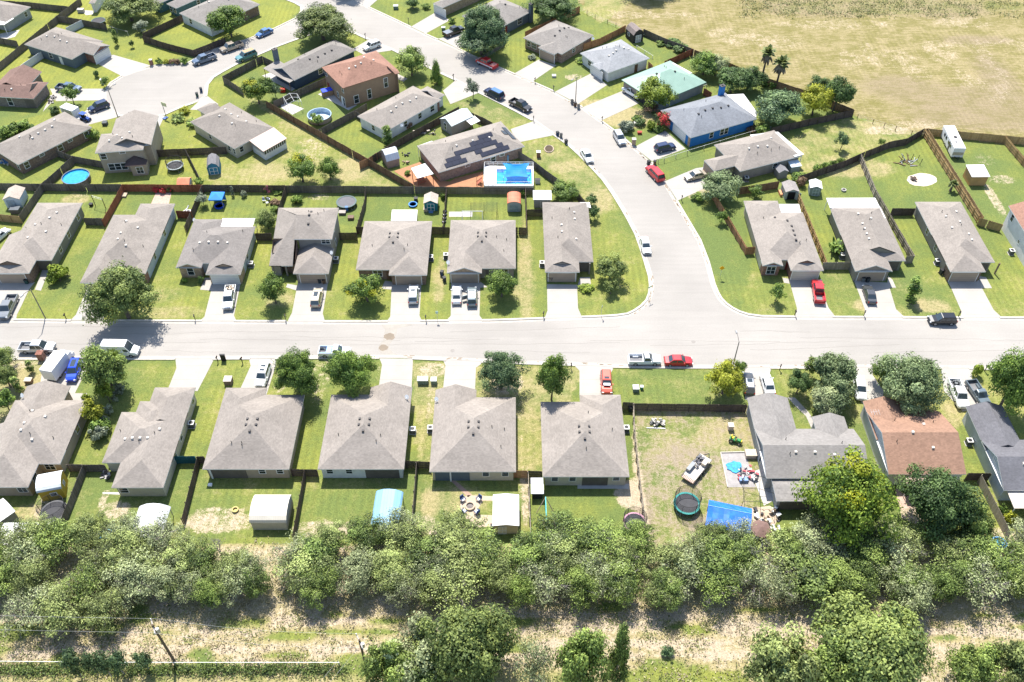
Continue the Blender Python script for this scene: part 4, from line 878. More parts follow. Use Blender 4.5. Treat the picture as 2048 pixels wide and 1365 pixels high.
house('E13', 'grey-roofed brick-ended house below the teal house', 'the brick-ended corner house', R_GREY, W_WHITE,
      [(358, 26.7, 520, 9, 'x', 'hh')], edge=((420.5, 55), (520, 9)), vents=('w', 2), extras=[('clad', 0, 'f', .25, .99, 0, 2.55, B_BROWN), ('win', 0, 'l', .3, 1.0, 1.3)])
house('F1', 'brick house with white garage door at top edge', 'the brick house at top edge', R_GREY, B_TAN, [(866, 7, 990, -30, 'x', 'hh')], edge=((900.5, 22.6), (965, -6)), vents=('d', 1), lmpx=(905, 12), extras=[('gar', 0, 'l', .6, 4.6, G_WHITE)])
house('F2', 'slate-blue house half hidden by the largest roadside tree', 'the slate-blue house', R_GREY, W_SLATE, [(924, 32, 1064.6, 22.6, 'x', 'hh')], edge=((1010, 51), (1064.6, 22.6)), vents=('d', 2), lmpx=(1020, 30),
      extras=[('win', 0, 'f', .7, 1.5, 1.6), ('door', 0, 'f', .3, DOORR), ('chim', 1062, 8, 5.0, 1.0, W_SLATE)])

# ---- two-storey A4: long roof slope running down to the porch
H = HOUSES['A4']; b = MB()
A_ = H['loc'](U(538, 532, 2.75)); top = H['rects'][0]; xr = top[0] + .05; vm = (top[2] + top[3]) / 2; zt = H['rh'](top[0] + .5, vm) + .01
E_ = H['loc'](U(557, 416, 5.4)); dx = E_[0] + (top[3] - top[2]) / 2; lw = [A_]
zz = lambda v: 2.75 + (v - A_[1]) / (vm - A_[1]) * (zt - 2.75)
for q in ([(A_[0], A_[1], 2.75), (xr, A_[1], 2.75), (xr, vm, zt), (dx, vm, zt)], [(E_[0], top[3], 5.4), (A_[0], A_[1], 2.75), (dx, vm, zt)], [(xr, top[3], 5.4), (E_[0], top[3], 5.4), (dx, vm, zt), (xr, vm, zt)]):
    b.face(q, 0); b.face([(x, y, z - .16) for x, y, z in q[::-1]], 1)
    for i in range(len(q)):
        a, c = q[i], q[(i + 1) % len(q)]; b.face([(a[0], a[1], a[2] - .16), (c[0], c[1], c[2] - .16), c, a], 1)
b.build('roof_slope', [R_TAN, WHITE], H['root'])
b = MB(); x0, x1 = E_[0] + .5, xr + .3
b.mesh([(x0, lw[0][1] + 2.6, 0), (x1, lw[0][1] + .5, 0), (x1, top[2] + .6, 0), (x0, top[2] + .6, 0), (x0, lw[0][1] + 2.6, zz(lw[0][1] + 2.6) - .2), (x1, lw[0][1] + .5, 2.6), (x1, top[2] + .6, zz(top[2] + .6) - .2), (x0, top[2] + .6, zz(top[2] + .6) - .2)],
       [(0, 1, 5, 4), (1, 2, 6, 5), (2, 3, 7, 6), (3, 0, 4, 7)])
b.build('wall', B_BROWN, H['root'])
for x in (lw[0][0] + .4, lw[0][0] + 2.9):
    b = MB(); b.box((x, lw[0][1] + .4, 1.3), (.28, .28, 2.6)); b.build('post', W_TAUPE, H['root'])
# ---- E5 sunroom, E6 porch roof, B8 antenna
H = HOUSES['E5']; L = H['loc']
P = [Vector(L(U(499, 283.5, 2.7))), Vector(L(U(548, 257, 2.7))), Vector(L(U(573.8, 277, 2.5))), Vector(L(U(526.6, 303.6, 2.5)))]
b = MB(); cen = sum(P, Vector((0, 0))) / 4
b.mesh([(p.x, p.y, z) for p, z in zip(P, (2.95, 2.95, 2.5, 2.5))] + [(p.x, p.y, z - .1) for p, z in zip(P, (2.95, 2.95, 2.5, 2.5))], [(0, 1, 2, 3), (7, 6, 5, 4), (0, 4, 5, 1), (1, 5, 6, 2), (2, 6, 7, 3), (3, 7, 4, 0)])
sr = b.build('sunroom', plain('pink patio sheet', (0.47, 0.35, 0.30), .6, var=.05), H['root'], fix=True)
Q = [p.lerp(cen, .09) for p in P]
b = MB(); b.prism([(p.x, p.y) for p in Q], 0, 1.35); b.build('knee_wall', W_WHITE, sr)
b = MB(); q2 = [p.lerp(cen, .115) for p in P]; b.prism([(p.x, p.y) for p in q2], 1.35, 2.42); b.build('screen', GLASS, sr)
b = MB()
for i in range(4):
    a, c = Q[i], Q[(i + 1) % 4]; n = 10
    for j in range(n + 1):
        q = a.lerp(c, j / n); b.box((q.x, q.y, 1.9), (.1, .1, 1.1))
b.build('mullion', WHITE, sr)
H = HOUSES['E6']; L = H['loc']
P = [Vector(L(U(x, y, 2.8))) for x, y in ((249, 333), (292, 330), (295, 319), (262, 316), (251, 322))]
b = MB(); c = sum(P, Vector((0, 0))) / 5; n = len(P)
b.mesh([(p.x, p.y, 2.7) for p in P] + [(c.x, H['rects'][0][2] + .5, 3.9)], [(i, (i + 1) % n, n) for i in range(n)] + [tuple(range(n - 1, -1, -1))])
b.build('porch_roof', shingle('dark brown shingles', (0.07, 0.05, 0.045)), H['root'], fix=True)
v = P[0].y + .35; b = MB(); b.box(((P[0].x + P[1].x) / 2 + .3, (v + H['rects'][0][2] + .5) / 2, 1.3), (P[1].x - P[0].x - 1.3, H['rects'][0][2] + .5 - v, 2.6)); b.build('bay', W_TAN, H['root'])
window_part(H['root'], ((P[0].x + P[1].x) / 2 + .5, v - .03, 1.35), 0, 1.3, 1.5)
H = HOUSES['B8']; q = H['loc'](U(1748, 831, 4.5)); h = max(H['rh'](*q), 4)
b = MB(); b.tube((q[0], q[1], h), (q[0], q[1], h + 1.2), .03)
b.bar((q[0] - .7, q[1], h + 1.2), (q[0] + .7, q[1] + .3, h + 1.2), .03)
for t in (-.6, -.2, .2, .6): b.bar((q[0] + t, q[1] - .5, h + 1.2), (q[0] + t, q[1] + .6, h + 1.2), .025)
b.build('antenna', STEEL, H['root'])
# ---- E4 solar panels: each panel its own part, laid on the roof plane that faces the camera
H = HOUSES['E4']; u0, u1, v0, v1, ze, _ = H['rects'][0]; s = (v1 - v0) / 2
PANEL = plain('solar panel', (0.018, 0.02, 0.034), .22, 0, .1, spec=.6)
cs, sn = math.cos(math.atan(.42)), math.sin(math.atan(.42))
def panel(a, b_, flip=0):
    """front slope: a along the eave, b_ up the slope (metres)"""
    pw, ph = 1.62, 1.0; m = MB()
    C = [(a, b_), (a + pw, b_), (a + pw, b_ + ph), (a, b_ + ph)]
    if flip == 0: V3 = lambda p, d: (u0 + p[0], v0 + p[1] * cs - d * sn, ze + p[1] * sn + d * cs)
    else: V3 = lambda p, d: (u1 - p[1] * cs + d * sn, v0 + p[0], ze + p[1] * sn + d * cs)
    m.mesh([V3(p, .06) for p in C] + [V3(p, .13) for p in C], [(0, 3, 2, 1), (4, 5, 6, 7), (0, 1, 5, 4), (1, 2, 6, 5), (2, 3, 7, 6), (3, 0, 4, 7)])
    m.build('solar_panel', PANEL, H['root'], fix=True)
Lu = u1 - u0
for row, cols in enumerate([(0, 1, 2, 5, 6, 7, 8), (0, 1, 4, 7), (1, 2, 3, 4, 5, 6), (3, 4, 5), (4, 5)]):
    for cidx in cols: panel(1.9 + cidx * 1.66 + row * .75, .5 + row * 1.04)
for a, h in ((-2.7, .6), (-1.0, .6), (.7, .6), (-.9, 1.75)): panel(s + a, h, 1)
# ------------------------------------------------------------------ trees and shrubs
def quads(C, N, S, rng, asp=0.62):
    """leaf quads: centres, normals, sizes -> vertices, faces"""
    n = len(C)
    a = rng.normal(size=(n, 3)); t = np.cross(N, a); t /= np.linalg.norm(t, axis=1, keepdims=True) + 1e-9
    b = np.cross(N, t)
    h = S[:, None] / 2
    V = np.stack([C - t * h - b * h * asp, C + t * h - b * h * asp * .6, C + t * h * .9 + b * h * asp, C - t * h * .7 + b * h * asp], 1).reshape(-1, 3)
    return V, np.arange(4 * n).reshape(n, 4)
def crown_mesh(seed, R, flat, leaf, nclump, nleaf, shape='round', clump=.30, low=-.35, hole=.0):
    rng = np.random.default_rng(seed); CC = []; k = 0
    while len(CC) < nclump and k < 20000:
        k += 1
        d = rng.normal(size=3); d /= np.linalg.norm(d)
        if d[2] < low: continue
        r = rng.uniform(.45, .93) if rng.random() < .8 else rng.uniform(.1, .5)
        q = d * r
        if shape == 'cone':
            z = rng.uniform(-.85, 1.0); rr = .82 * (1 - (z + .85) / 1.95) ** .75 * rng.uniform(.45, 1); g = rng.uniform(0, 6.283); q = np.array([rr * math.cos(g), rr * math.sin(g), z])
        elif shape == 'col':
            z = rng.uniform(-.9, .95); rr = .5 * rng.uniform(.4, 1) * (1 - max(0, z - .4) * .8); g = rng.uniform(0, 6.283); q = np.array([rr * math.cos(g), rr * math.sin(g), z])
        CC.append(q)
    CC = np.array(CC); P = []; Nn = []; T = []; Hh = []
    lob = 1 + .16 * np.sin(np.arctan2(CC[:, 1], CC[:, 0]) * rng.integers(3, 6) + rng.uniform(0, 6)) + rng.normal(0, .06, len(CC))
    CC[:, :2] *= lob[:, None]
    for c in CC:
        rc = clump * rng.uniform(.65, 1.3); n = int(nleaf * rng.uniform(.6, 1.35))
        d = rng.normal(size=(n, 3)); d /= np.linalg.norm(d, axis=1, keepdims=True)
        rad = rng.uniform(.25, 1, n) ** .55 * rc * (1 + .35 * (rng.random(n) < .08))
        p = c + d * rad[:, None] * np.array([1, 1, .72])
        nm = d * .75 + np.array([0, 0, .55]) + c * .35 + rng.normal(0, .45, (n, 3)); nm /= np.linalg.norm(nm, axis=1, keepdims=True)
        P.append(p); Nn.append(nm); ct = rng.uniform(.2, .8); T.append(np.clip(ct + rng.normal(0, .18, n), 0, 1)); Hh.append(np.full(n, rng.random()))
    P = np.concatenate(P); Nn = np.concatenate(Nn); T = np.concatenate(T); Hh = np.concatenate(Hh)
    P = P * np.array([R, R, R * flat])
    V, Fq = quads(P, Nn, leaf * rng.uniform(.6, 1.3, len(P)), rng)
    me = fast_mesh('crown', V, Fq, foliage('leaf mid', (.03, .055, .014), (.08, .12, .025)), dict(tint=np.repeat(T, 4), hue=np.repeat(Hh, 4)))
    return me, CC * np.array([R, R, R * flat])
BARK = plain('grey brown bark', (0.13, 0.105, 0.085), .95, var=.25); PBARK = plain('pale grey branches', (0.30, 0.27, 0.25), .95, var=.2)
def trunk_mesh(CC, hc, r0, seed, nlimb=14, twigs=0, spread=1.0):
    """trunk up to the crown with limbs that reach into the leaf clumps (crown centre at height hc)"""
    r = random.Random(seed); b = MB(); zf = hc * .45
    p0, p1 = Vector((0, 0, -.1)), Vector((r.uniform(-.2, .2), r.uniform(-.2, .2), zf))
    p2 = Vector((r.uniform(-.3, .3), r.uniform(-.3, .3), hc))
    b.tube(p0, p1, r0 * 1.25, r0 * .9, 8); b.tube(p1, p2, r0 * .85, r0 * .4, 7)
    cs = [Vector(c) + Vector((0, 0, hc)) for c in CC]; r.shuffle(cs)
    for c in cs[:nlimb]:
        s = p1.lerp(p2, r.uniform(0, .8)); m = s.lerp(c, .5) + Vector((r.uniform(-.2, .2), r.uniform(-.2, .2), r.uniform(0, .25)))
        b.tube(s, m, r0 * .38, r0 * .24, 5, cap=False); b.tube(m, c, r0 * .24, r0 * .08, 5, cap=False)
        for _ in range(twigs):
            e = c + Vector((r.uniform(-1, 1), r.uniform(-1, 1), r.uniform(-.3, .9))) * (.35 * (1 + hc * .1))
            q = m.lerp(c, r.uniform(.3, 1)); b.tube(q, e, r0 * .10, r0 * .03, 3, cap=False)
    return b.data('trunk', BARK)
PROTO = {}
def proto(cls, R, flat, leaf, nclump, nleaf, n, **kw):
    L = []
    tw = kw.pop('twigs', 0); hcf = kw.pop('hc', 1.25); nl = kw.pop('nlimb', 12); tr = kw.pop('tr', .055)
    for i in range(n):
        cm, CC = crown_mesh(abs(hash((cls, i))) % 99991 if False else sum(map(ord, cls)) * 31 + i * 7, R, flat, leaf, nclump, nleaf, **kw)
        hc = R * hcf; tm = trunk_mesh(CC, hc, R * tr, i + 5, nl, tw)
        L.append((cm, tm, hc, R, flat))
    PROTO[cls] = L
proto('big', 5.0, .80, .25, 100, 320, 3, clump=.28, hc=.86)
proto('mid', 2.9, .88, .22, 60, 190, 4, clump=.33, hc=.93)
proto('small', 1.4, .95, .20, 32, 62, 3, clump=.38, hc=1.12)
proto('cone', 2.9, 1.25, .24, 60, 140, 2, shape='cone', clump=.28, hc=1.22)
proto('col', 1.3, 1.6, .22, 30, 50, 2, shape='col', clump=.32, hc=1.75)
proto('bush', 1.0, .75, .20, 22, 60, 4, clump=.40, hc=.55, low=-.5, nlimb=6)
proto('scrub', 3.2, .64, .16, 84, 120, 6, clump=.27, hc=.84, twigs=4, nlimb=34, tr=.04, low=-.6)
proto('thin', 3.0, .68, .15, 54, 70, 4, clump=.28, hc=.85, twigs=8, nlimb=34, tr=.045, low=-.3)
LEAF = dict(
 oak=foliage('leaf olive oak', (0.086, 0.13, 0.037), (0.254, 0.304, 0.083)), green=foliage('leaf mid green', (0.067, 0.131, 0.028), (0.209, 0.297, 0.052)), bright=foliage('leaf bright green', (0.105, 0.165, 0.018), (0.27, 0.338, 0.038)),
 dark=foliage('leaf dark green', (0.042, 0.086, 0.026), (0.129, 0.2, 0.057)), bluegreen=foliage('leaf blue green', (0.052, 0.1, 0.048), (0.164, 0.233, 0.095)), pale=foliage('leaf pale green', (0.095, 0.142, 0.054), (0.255, 0.324, 0.149)),
 yellow=foliage('leaf yellow', (.19, .21, .018), (.43, .45, .045)), patch=foliage('leaf green with yellow', (0.061, 0.119, 0.025), (0.19, 0.27, 0.047), (.36, .36, .02), .86), bigpatch=foliage('leaf lush with yellow', (0.069, 0.129, 0.02), (0.223, 0.305, 0.036), (.31, .33, .015), .90),
 mesq=foliage('leaf mesquite', (0.095, 0.123, 0.041), (0.371, 0.43, 0.145)), mesq2=foliage('leaf mesquite green', (0.067, 0.108, 0.026), (0.304, 0.39, 0.095)), mesq3=foliage('leaf mesquite grey', (0.114, 0.136, 0.066), (0.401, 0.448, 0.221)), mesq4=foliage('leaf hackberry', (0.044, 0.075, 0.021), (0.22, 0.296, 0.075)),
 grey=foliage('leaf silver grey', (0.135, 0.158, 0.1), (0.304, 0.339, 0.234)), red=foliage('leaf crape myrtle', (.05, .08, .02), (.12, .15, .04), (.50, .05, .05), .45), pink=foliage('leaf pink flowers', (.05, .08, .02), (.12, .15, .04), (.42, .10, .18), .55), rust=foliage('leaf rusty', (.14, .08, .05), (.24, .16, .09)))
NT_ = [0]
def tree(cls, leafk, bx, by, wpx, toppy, label, name='tree', cat='tree', group=None, bark=BARK, hmax=14, sq=None):
    """bx,by: foot of the trunk in the photo; wpx: crown width; toppy: top of the crown"""
    base = U(bx, by); ppm = F_PX / (base.y * CT + (CAM_H) * ST)
    NT_[0] += 1; L = PROTO[cls]; cm, tm, hc, R, fl = L[NT_[0] % len(L)]
    Rw = wpx / ppm / 2 * 1.02
    top = min(height_at(base, toppy + wpx * .12), hmax); top = max(top, Rw * .8)
    H0 = hc + R * fl
    q = PX((base.x, base.y, top * .55)); bx2 = bx + (bx - q[0]); base = U(bx2, by)
    r = random.Random(NT_[0] * 13)
    rz = r.uniform(0, 6.28)
    root = thing(name, label, cat, base, rz, group)
    sx = Rw / R; sz = (sq or top) / H0
    root.scale = (sx, sx, sz)
    t = link('trunk', tm, root); c = link('crown', cm, root, loc=(0, 0, hc))
    for o, m in ((c, LEAF[leafk]), (t, bark)):
        o.material_slots[0].link = 'OBJECT'; o.material_slots[0].material = m
    return root
TREES = [
 ('big', 'oak', 236, 636, 122, 528, 'largest oak by the main street kerb, shading the L-shaped house drive'), ('mid', 'green', 545, 607, 52, 549, 'upright street tree in front of the two-storey far-row house'),
 ('mid', 'patch', 731, 603, 66, 545, 'round street tree speckled with yellow leaves'), ('mid', 'green', 1003, 594, 60, 540, 'olive street tree right of the drive with two parked cars'),
 ('mid', 'oak', 1222, 560, 58, 510, 'pale round tree on the corner lawn'), ('small', 'oak', 1222, 588, 28, 560, 'little tree just below the pale round corner tree'),
 ('small', 'green', 1556, 603, 28, 566, 'small dense tree left of the drive with red pickup'), ('col', 'green', 1829, 600, 42, 553, 'sparse upright young tree on the lawn before the black street SUV'),
 ('mid', 'pale', 1441, 398, 72, 344, 'round pale-green tree beside the stepped tan house'), ('small', 'green', 1512, 396, 28, 369, 'small tree inside the fence right of the round pale-green tree'),
 ('mid', 'bright', 1312, 214, 74, 150, 'yellow-green tree before the green metal roof'), ('mid', 'green', 1410, 150, 60, 100, 'spreading tree behind the green metal-roofed house'), ('mid', 'mesq3', 1434, 152, 44, 106, 'grey wispy tree behind the green metal-roofed house'),
 ('mid', 'dark', 1465, 185, 62, 131, 'dark leafy tree beside the blue chimney'), ('mid', 'dark', 1500, 180, 56, 126, 'dark tree beside the stone garden gate'), ('mid', 'bluegreen', 1560, 245, 90, 175, 'dark blue-green tree right of the bright blue house'),
 ('mid', 'yellow', 1633, 232, 58, 165, 'yellow-green tree at the field fence corner'), ('mid', 'dark', 1676, 224, 56, 148, 'tall dark tree right of the yellow-green fence corner tree'), ('mid', 'dark', 1640, 190, 46, 148, 'dark tree behind the yellow-green fence corner tree'),
 ('small', 'bluegreen', 1686, 300, 27, 262, 'small round tree on the dry lawn beyond the stepped tan house'), ('small', 'green', 1764, 294, 14, 276, 'tiny sapling by the curved yard fence'),
 ('big', 'bluegreen', 968, 104, 90, 4, 'tallest roadside tree, hiding the slate-blue house'), ('mid', 'bluegreen', 962, 110, 84, 40, 'lower dark tree under the tallest roadside tree'), ('big', 'dark', 1105, 42, 88, -20, 'dark tree beside the red fence at top edge'),
 ('big', 'oak', 642, 80, 108, 6, 'broad oak at the street junction behind the navy house'), ('mid', 'green', 455, 74, 72, 2, 'dark green tree before the brick-ended corner house'), ('mid', 'mesq2', 821, 152, 58, 87, 'open airy tree right of the brown two-storey house'),
 ('cone', 'green', 872, 168, 30, 119, 'small egg-shaped tree beside the curving road'), ('small', 'grey', 945, 198, 27, 154, 'thin young tree by the long white house drive'), ('mid', 'patch', 512, 208, 56, 150, 'round tree left of the navy house yard fence'),
 ('small', 'bluegreen', 549, 196, 24, 164, 'small blue-green tree inside the navy house yard'), ('small', 'green', 634, 252, 28, 225, 'small tree in front of the empty round pool'), ('col', 'green', 773, 291, 34, 250, 'slim bright tree behind the grey barn shed'),
 ('mid', 'patch', 600, 364, 60, 305, 'larger of the two bushy trees in the tall grass yard'), ('mid', 'green', 657, 360, 42, 311, 'smaller of the two bushy trees in the tall grass yard'),
 ('small', 'green', 140, 210, 32, 168, 'young tree on the grass beside the dark SUV'), ('big', 'oak', 255, 42, 98, -22, 'spreading oak at the top edge above the cul-de-sac garage house'), ('small', 'grey', 280, 66, 30, 38, 'small tree below the spreading oak at top edge'),
 ('col', 'green', 229, 90, 15, 58, 'slim sapling right of the cul-de-sac garage house'), ('small', 'dark', 263, 96, 10, 80, 'tiny dark sapling on the cul-de-sac lawn'), ('mid', 'green', 1130, 398, 52, 362, 'rounded tree behind the corner house yard'),
 ('small', 'dark', 1183, 412, 24, 388, 'upper dark shrub tree against the corner house side'), ('small', 'dark', 1189, 440, 22, 412, 'lower dark shrub tree against the corner house side'), ('mid', 'oak', 533, 458, 44, 418, 'greyish tree between the dark-roofed house and the two-storey far-row house'),
 ('small', 'grey', 404, 412, 22, 386, 'small pale tree in the fence corner beside the blue canopy'), ('small', 'green', 1445, 447, 22, 420, 'small dark tree against the red-brown side fence'),
 ('mid', 'oak', 4, 735, 46, 690, 'oak at the left edge beside the silver road pickup'), ('mid', 'oak', 8, 775, 48, 728, 'lower oak at the left edge'), ('col', 'mesq2', 58, 745, 22, 720, 'narrow leaning cypress beside the truck drive'), ('col', 'mesq2', 32, 785, 26, 752, 'slim cypress left of the near house by the box truck'),
 ('small', 'green', 6, 822, 40, 780, 'dense tree at left edge below the slim cypress'), ('mid', 'mesq2', 205, 782, 84, 688, 'tall airy tree hiding the white van'), ('mid', 'bright', 215, 770, 56, 698, 'yellow-green crown beside the white van'), ('small', 'bright', 208, 806, 32, 757, 'small yellow-green tree below the white van'),
 ('big', 'green', 590, 785, 84, 703, 'round street tree right of the white SUV drive'), ('big', 'green', 697, 782, 90, 694, 'round street tree hiding a white pickup'), ('big', 'bluegreen', 1002, 778, 84, 702, 'round blue-green street tree before the firepit house'),
 ('mid', 'green', 1105, 800, 62, 704, 'tall oval street tree left of the red SUV drive'), ('mid', 'yellow', 1452, 788, 70, 722, 'bright yellow street tree beside the dark grey SUV'), ('small', 'green', 1480, 752, 24, 720, 'green tree top behind the bright yellow street tree'),
 ('mid', 'dark', 1600, 787, 44, 741, 'round dark tree left of the twin pale street trees'), ('mid', 'pale', 1676, 778, 78, 704, 'pale street tree left of the white sedan drive'), ('mid', 'pale', 1672, 808, 78, 744, 'pale tree below the pale street tree by the white sedan'),
 ('mid', 'mesq3', 1655, 826, 64, 776, 'grey-green tree at the tip of the ash-grey house'), ('small', 'mesq2', 1623, 752, 30, 716, 'small shrub tree at the kerb left of the pale street tree'), ('big', 'pale', 1823, 812, 124, 712, 'widest pale tree before the brown-roofed house'),
 ('mid', 'green', 1768, 762, 42, 711, 'dense clipped tree left of the widest pale tree'), ('big', 'green', 2034, 822, 104, 694, 'large glossy tree at right edge by the street'), ('big', 'bigpatch', 1700, 1052, 162, 908, 'largest lush tree with yellow patches behind the ash-grey house'),
 ('big', 'dark', 1880, 1055, 136, 948, 'dark tree behind the brown-roofed house'), ('mid', 'mesq2', 1955, 1078, 70, 1012, 'light green tree right of the dark tree behind the brown-roofed house')]
for t in TREES: tree(*t)
TREES += [('big', 'dark', 1292, -16, 90, -110, 'tree above the top edge whose shadow falls on the field'), ('mid', 'green', 690, -14, 60, -90, 'tree above the top edge shading the junction')]
for q in TREES[-2:]: tree(*q)
BUSHES = [
 ('bush', 'bright', 113, 562, 40, 530, 'yellow-green bush at the leftmost far-row house'), ('bush', 'dark', 1281, 250, 22, 236, 'dark bush below the yellow-green tree'), ('bush', 'grey', 1253, 262, 30, 238, 'silver bush at the blue house kerb'), ('bush', 'green', 1275, 244, 22, 229, 'green bush beside the stone planter'),
 ('small', 'red', 1326, 256, 32, 222, 'red-flowering crape myrtle at the blue house corner'), ('bush', 'bright', 1302, 258, 18, 240, 'lime bush before the crape myrtle'), ('bush', 'green', 1318, 262, 22, 248, 'dark green bush under the crape myrtle'), ('small', 'rust', 1302, 226, 30, 206, 'reddish shrub under the yellow-green tree'),
 ('bush', 'green', 1527, 170, 18, 158, 'left clipped ball bush below the palms'), ('bush', 'green', 1547, 174, 18, 161, 'right clipped ball bush below the palms'), ('bush', 'green', 1527, 270, 30, 248, 'bush between the bright blue house and stepped tan house'), ('bush', 'rust', 1505, 264, 22, 250, 'purplish bush at the blue house back corner'),
 ('bush', 'dark', 1347, 92, 30, 76, 'dark shrub along the field fence behind the pale-roofed house'), ('bush', 'dark', 1362, 102, 30, 86, 'larger dark shrub at the end of the field fence garden'), ('bush', 'green', 1322, 90, 18, 80, 'small green shrub in the field fence garden'), ('bush', 'grey', 1292, 72, 16, 62, 'pale shrub beside the dark barn shed'),
 ('bush', 'green', 1395, 402, 24, 385, 'scruffy bush at the stepped tan house drive'), ('bush', 'green', 593, 406, 21, 390, 'clipped round bush left of the flat trampoline'), ('bush', 'green', 8, 272, 34, 250, 'leftmost oleander of the hedge at left edge'), ('bush', 'green', 28, 266, 36, 243, 'middle oleander of the hedge at left edge'), ('bush', 'green', 50, 258, 34, 238, 'rightmost oleander of the hedge at left edge'),
 ('bush', 'green', 184, 277, 24, 258, 'bush at the corner of the long brown brick house'), ('bush', 'dark', 108, 226, 18, 212, 'small bush beside the maroon-roofed house porch'), ('bush', 'green', 318, 128, 14, 114, 'green bush beside the brick mailbox'), ('bush', 'yellow', 332, 129, 12, 118, 'yellow bush in the cul-de-sac bed'), ('bush', 'rust', 344, 128, 14, 117, 'reddish bush in the cul-de-sac bed'), ('bush', 'rust', 355, 128, 12, 118, 'smaller reddish bush in the cul-de-sac bed'), ('bush', 'green', 369, 128, 16, 113, 'last green bush of the cul-de-sac bed'),
 ('small', 'green', 210, 174, 18, 152, 'shrub beside the cul-de-sac kerb'), ('bush', 'dark', 192, 155, 11, 140, 'dark conical bush on the cul-de-sac lawn'), ('bush', 'yellow', 369, 226, 20, 212, 'yellow shrub at the basketball hoop'), ('bush', 'mesq2', 358, 240, 30, 226, 'weedy shrub below the yellow shrub'), ('bush', 'mesq2', 382, 252, 26, 236, 'weedy bush against the sunroom house'),
 ('small', 'yellow', 186, 846, 42, 800, 'yellow-flowered shrub at the near house by the box truck'), ('bush', 'green', 195, 858, 40, 832, 'green shrub under the yellow-flowered shrub'), ('bush', 'grey', 194, 876, 34, 850, 'silver agave-like shrub in the side yard'), ('bush', 'grey', 216, 826, 18, 808, 'upper silver shrub in the side yard'), ('bush', 'grey', 209, 846, 18, 832, 'lower silver shrub in the side yard'), ('bush', 'grey', 236, 786, 22, 765, 'silver bush right of the tall airy tree'), ('bush', 'grey', 229, 803, 13, 789, 'small silver bush right of the tall airy tree'), ('bush', 'bright', 169, 800, 16, 788, 'low lime hedge beside the truck drive'),
 ('bush', 'bright', 1957, 752, 19, 727, 'small round bush at the far right kerb'), ('bush', 'yellow', 2024, 1042, 22, 1024, 'yellow bush behind the charcoal-roofed house'), ('bush', 'green', 2008, 1026, 18, 1008, 'green bush at the charcoal house patio'), ('bush', 'mesq3', 1652, 814, 44, 790, 'grey bush under the grey-green tree'),
 ('bush', 'green', 1636, 342, 18, 328, 'first vine clump on the yard fence right of the sheds'), ('bush', 'green', 1652, 338, 18, 323, 'second vine clump on the yard fence'), ('bush', 'green', 1668, 334, 18, 319, 'third vine clump on the yard fence'), ('bush', 'green', 1684, 329, 18, 315, 'last vine clump on the yard fence'), ('bush', 'rust', 1604, 372, 20, 352, 'brownish vine between the two sheds'), ('bush', 'green', 1598, 360, 26, 344, 'green vine behind the open shed'),
 ('bush', 'pink', 441, 382, 14, 376, 'pink crape myrtle behind the blue canopy'), ('col', 'grey', 464, 392, 10, 373, 'wispy sapling at the back fence'), ('bush', 'grey', 487, 394, 12, 381, 'pale bush at the back fence'), ('small', 'pink', 532, 392, 12, 370, 'pink-flowering shrub at the back fence'), ('bush', 'green', 556, 388, 20, 380, 'weedy bush in the yard corner of the dark-roofed house'), ('bush', 'rust', 549, 410, 20, 398, 'bronze bush in the dark-roofed house yard'), ('bush', 'green', 548, 424, 18, 412, 'green bush above the greyish tree'),
 ('bush', 'red', 312, 384, 14, 372, 'left red rose bush at the red fence'), ('bush', 'red', 325, 386, 14, 373, 'middle red rose bush at the red fence'), ('bush', 'red', 337, 384, 14, 372, 'right red rose bush at the red fence'), ('bush', 'green', 397, 370, 18, 355, 'bush behind the red fence corner'),
 ('bush', 'green', 886, 398, 12, 386, 'plant beside the teal shed'), ('bush', 'green', 1046, 392, 10, 378, 'plant beside the striped-roof shed'), ('bush', 'green', 760, 236, 0, 0, '')][:-1] + [
 ('bush', 'dark', 756, 0, 0, 0, '')][:0] + [
 ('bush', 'dark', 754, 230, 16, 222, 'left foundation bush of the long white-walled house')][:0] + [
 ('bush', 'rust', 856, 230, 16, 218, 'right foundation bush of the long white-walled house'), ('bush', 'rust', 818, 256, 16, 243, 'left foundation bush of the long white-walled house'), ('bush', 'green', 815, 350, 12, 340, 'plant on the red deck'), ('bush', 'green', 905, 46, 16, 34, 'grey-green bush at the brick house drive'), ('mid', 'dark', 826, 18, 28, -8, 'small dark tree at top edge by the brick house'),
 ('bush', 'green', 852, 18, 16, 6, 'bush beside the brick house garage'), ('bush', 'grey', 1065, 118, 16, 108, 'pale bush at the brown brick house garage'), ('bush', 'green', 1166, 126, 26, 117, 'low hedge before the pale-roofed house'), ('bush', 'dark', 402, 566, 14, 552, 'red-leaved plant by the arched brick bay'), ('bush', 'green', 368, 565, 12, 556, 'small green plant by the arched brick bay'), ('bush', 'bright', 1172, 580, 28, 574, 'low flower bed at the corner house drive'),
 ('bush', 'green', 200, 990, 0, 0, '')][:-1]
for t in BUSHES: tree(*t, name='shrub', cat='shrub')

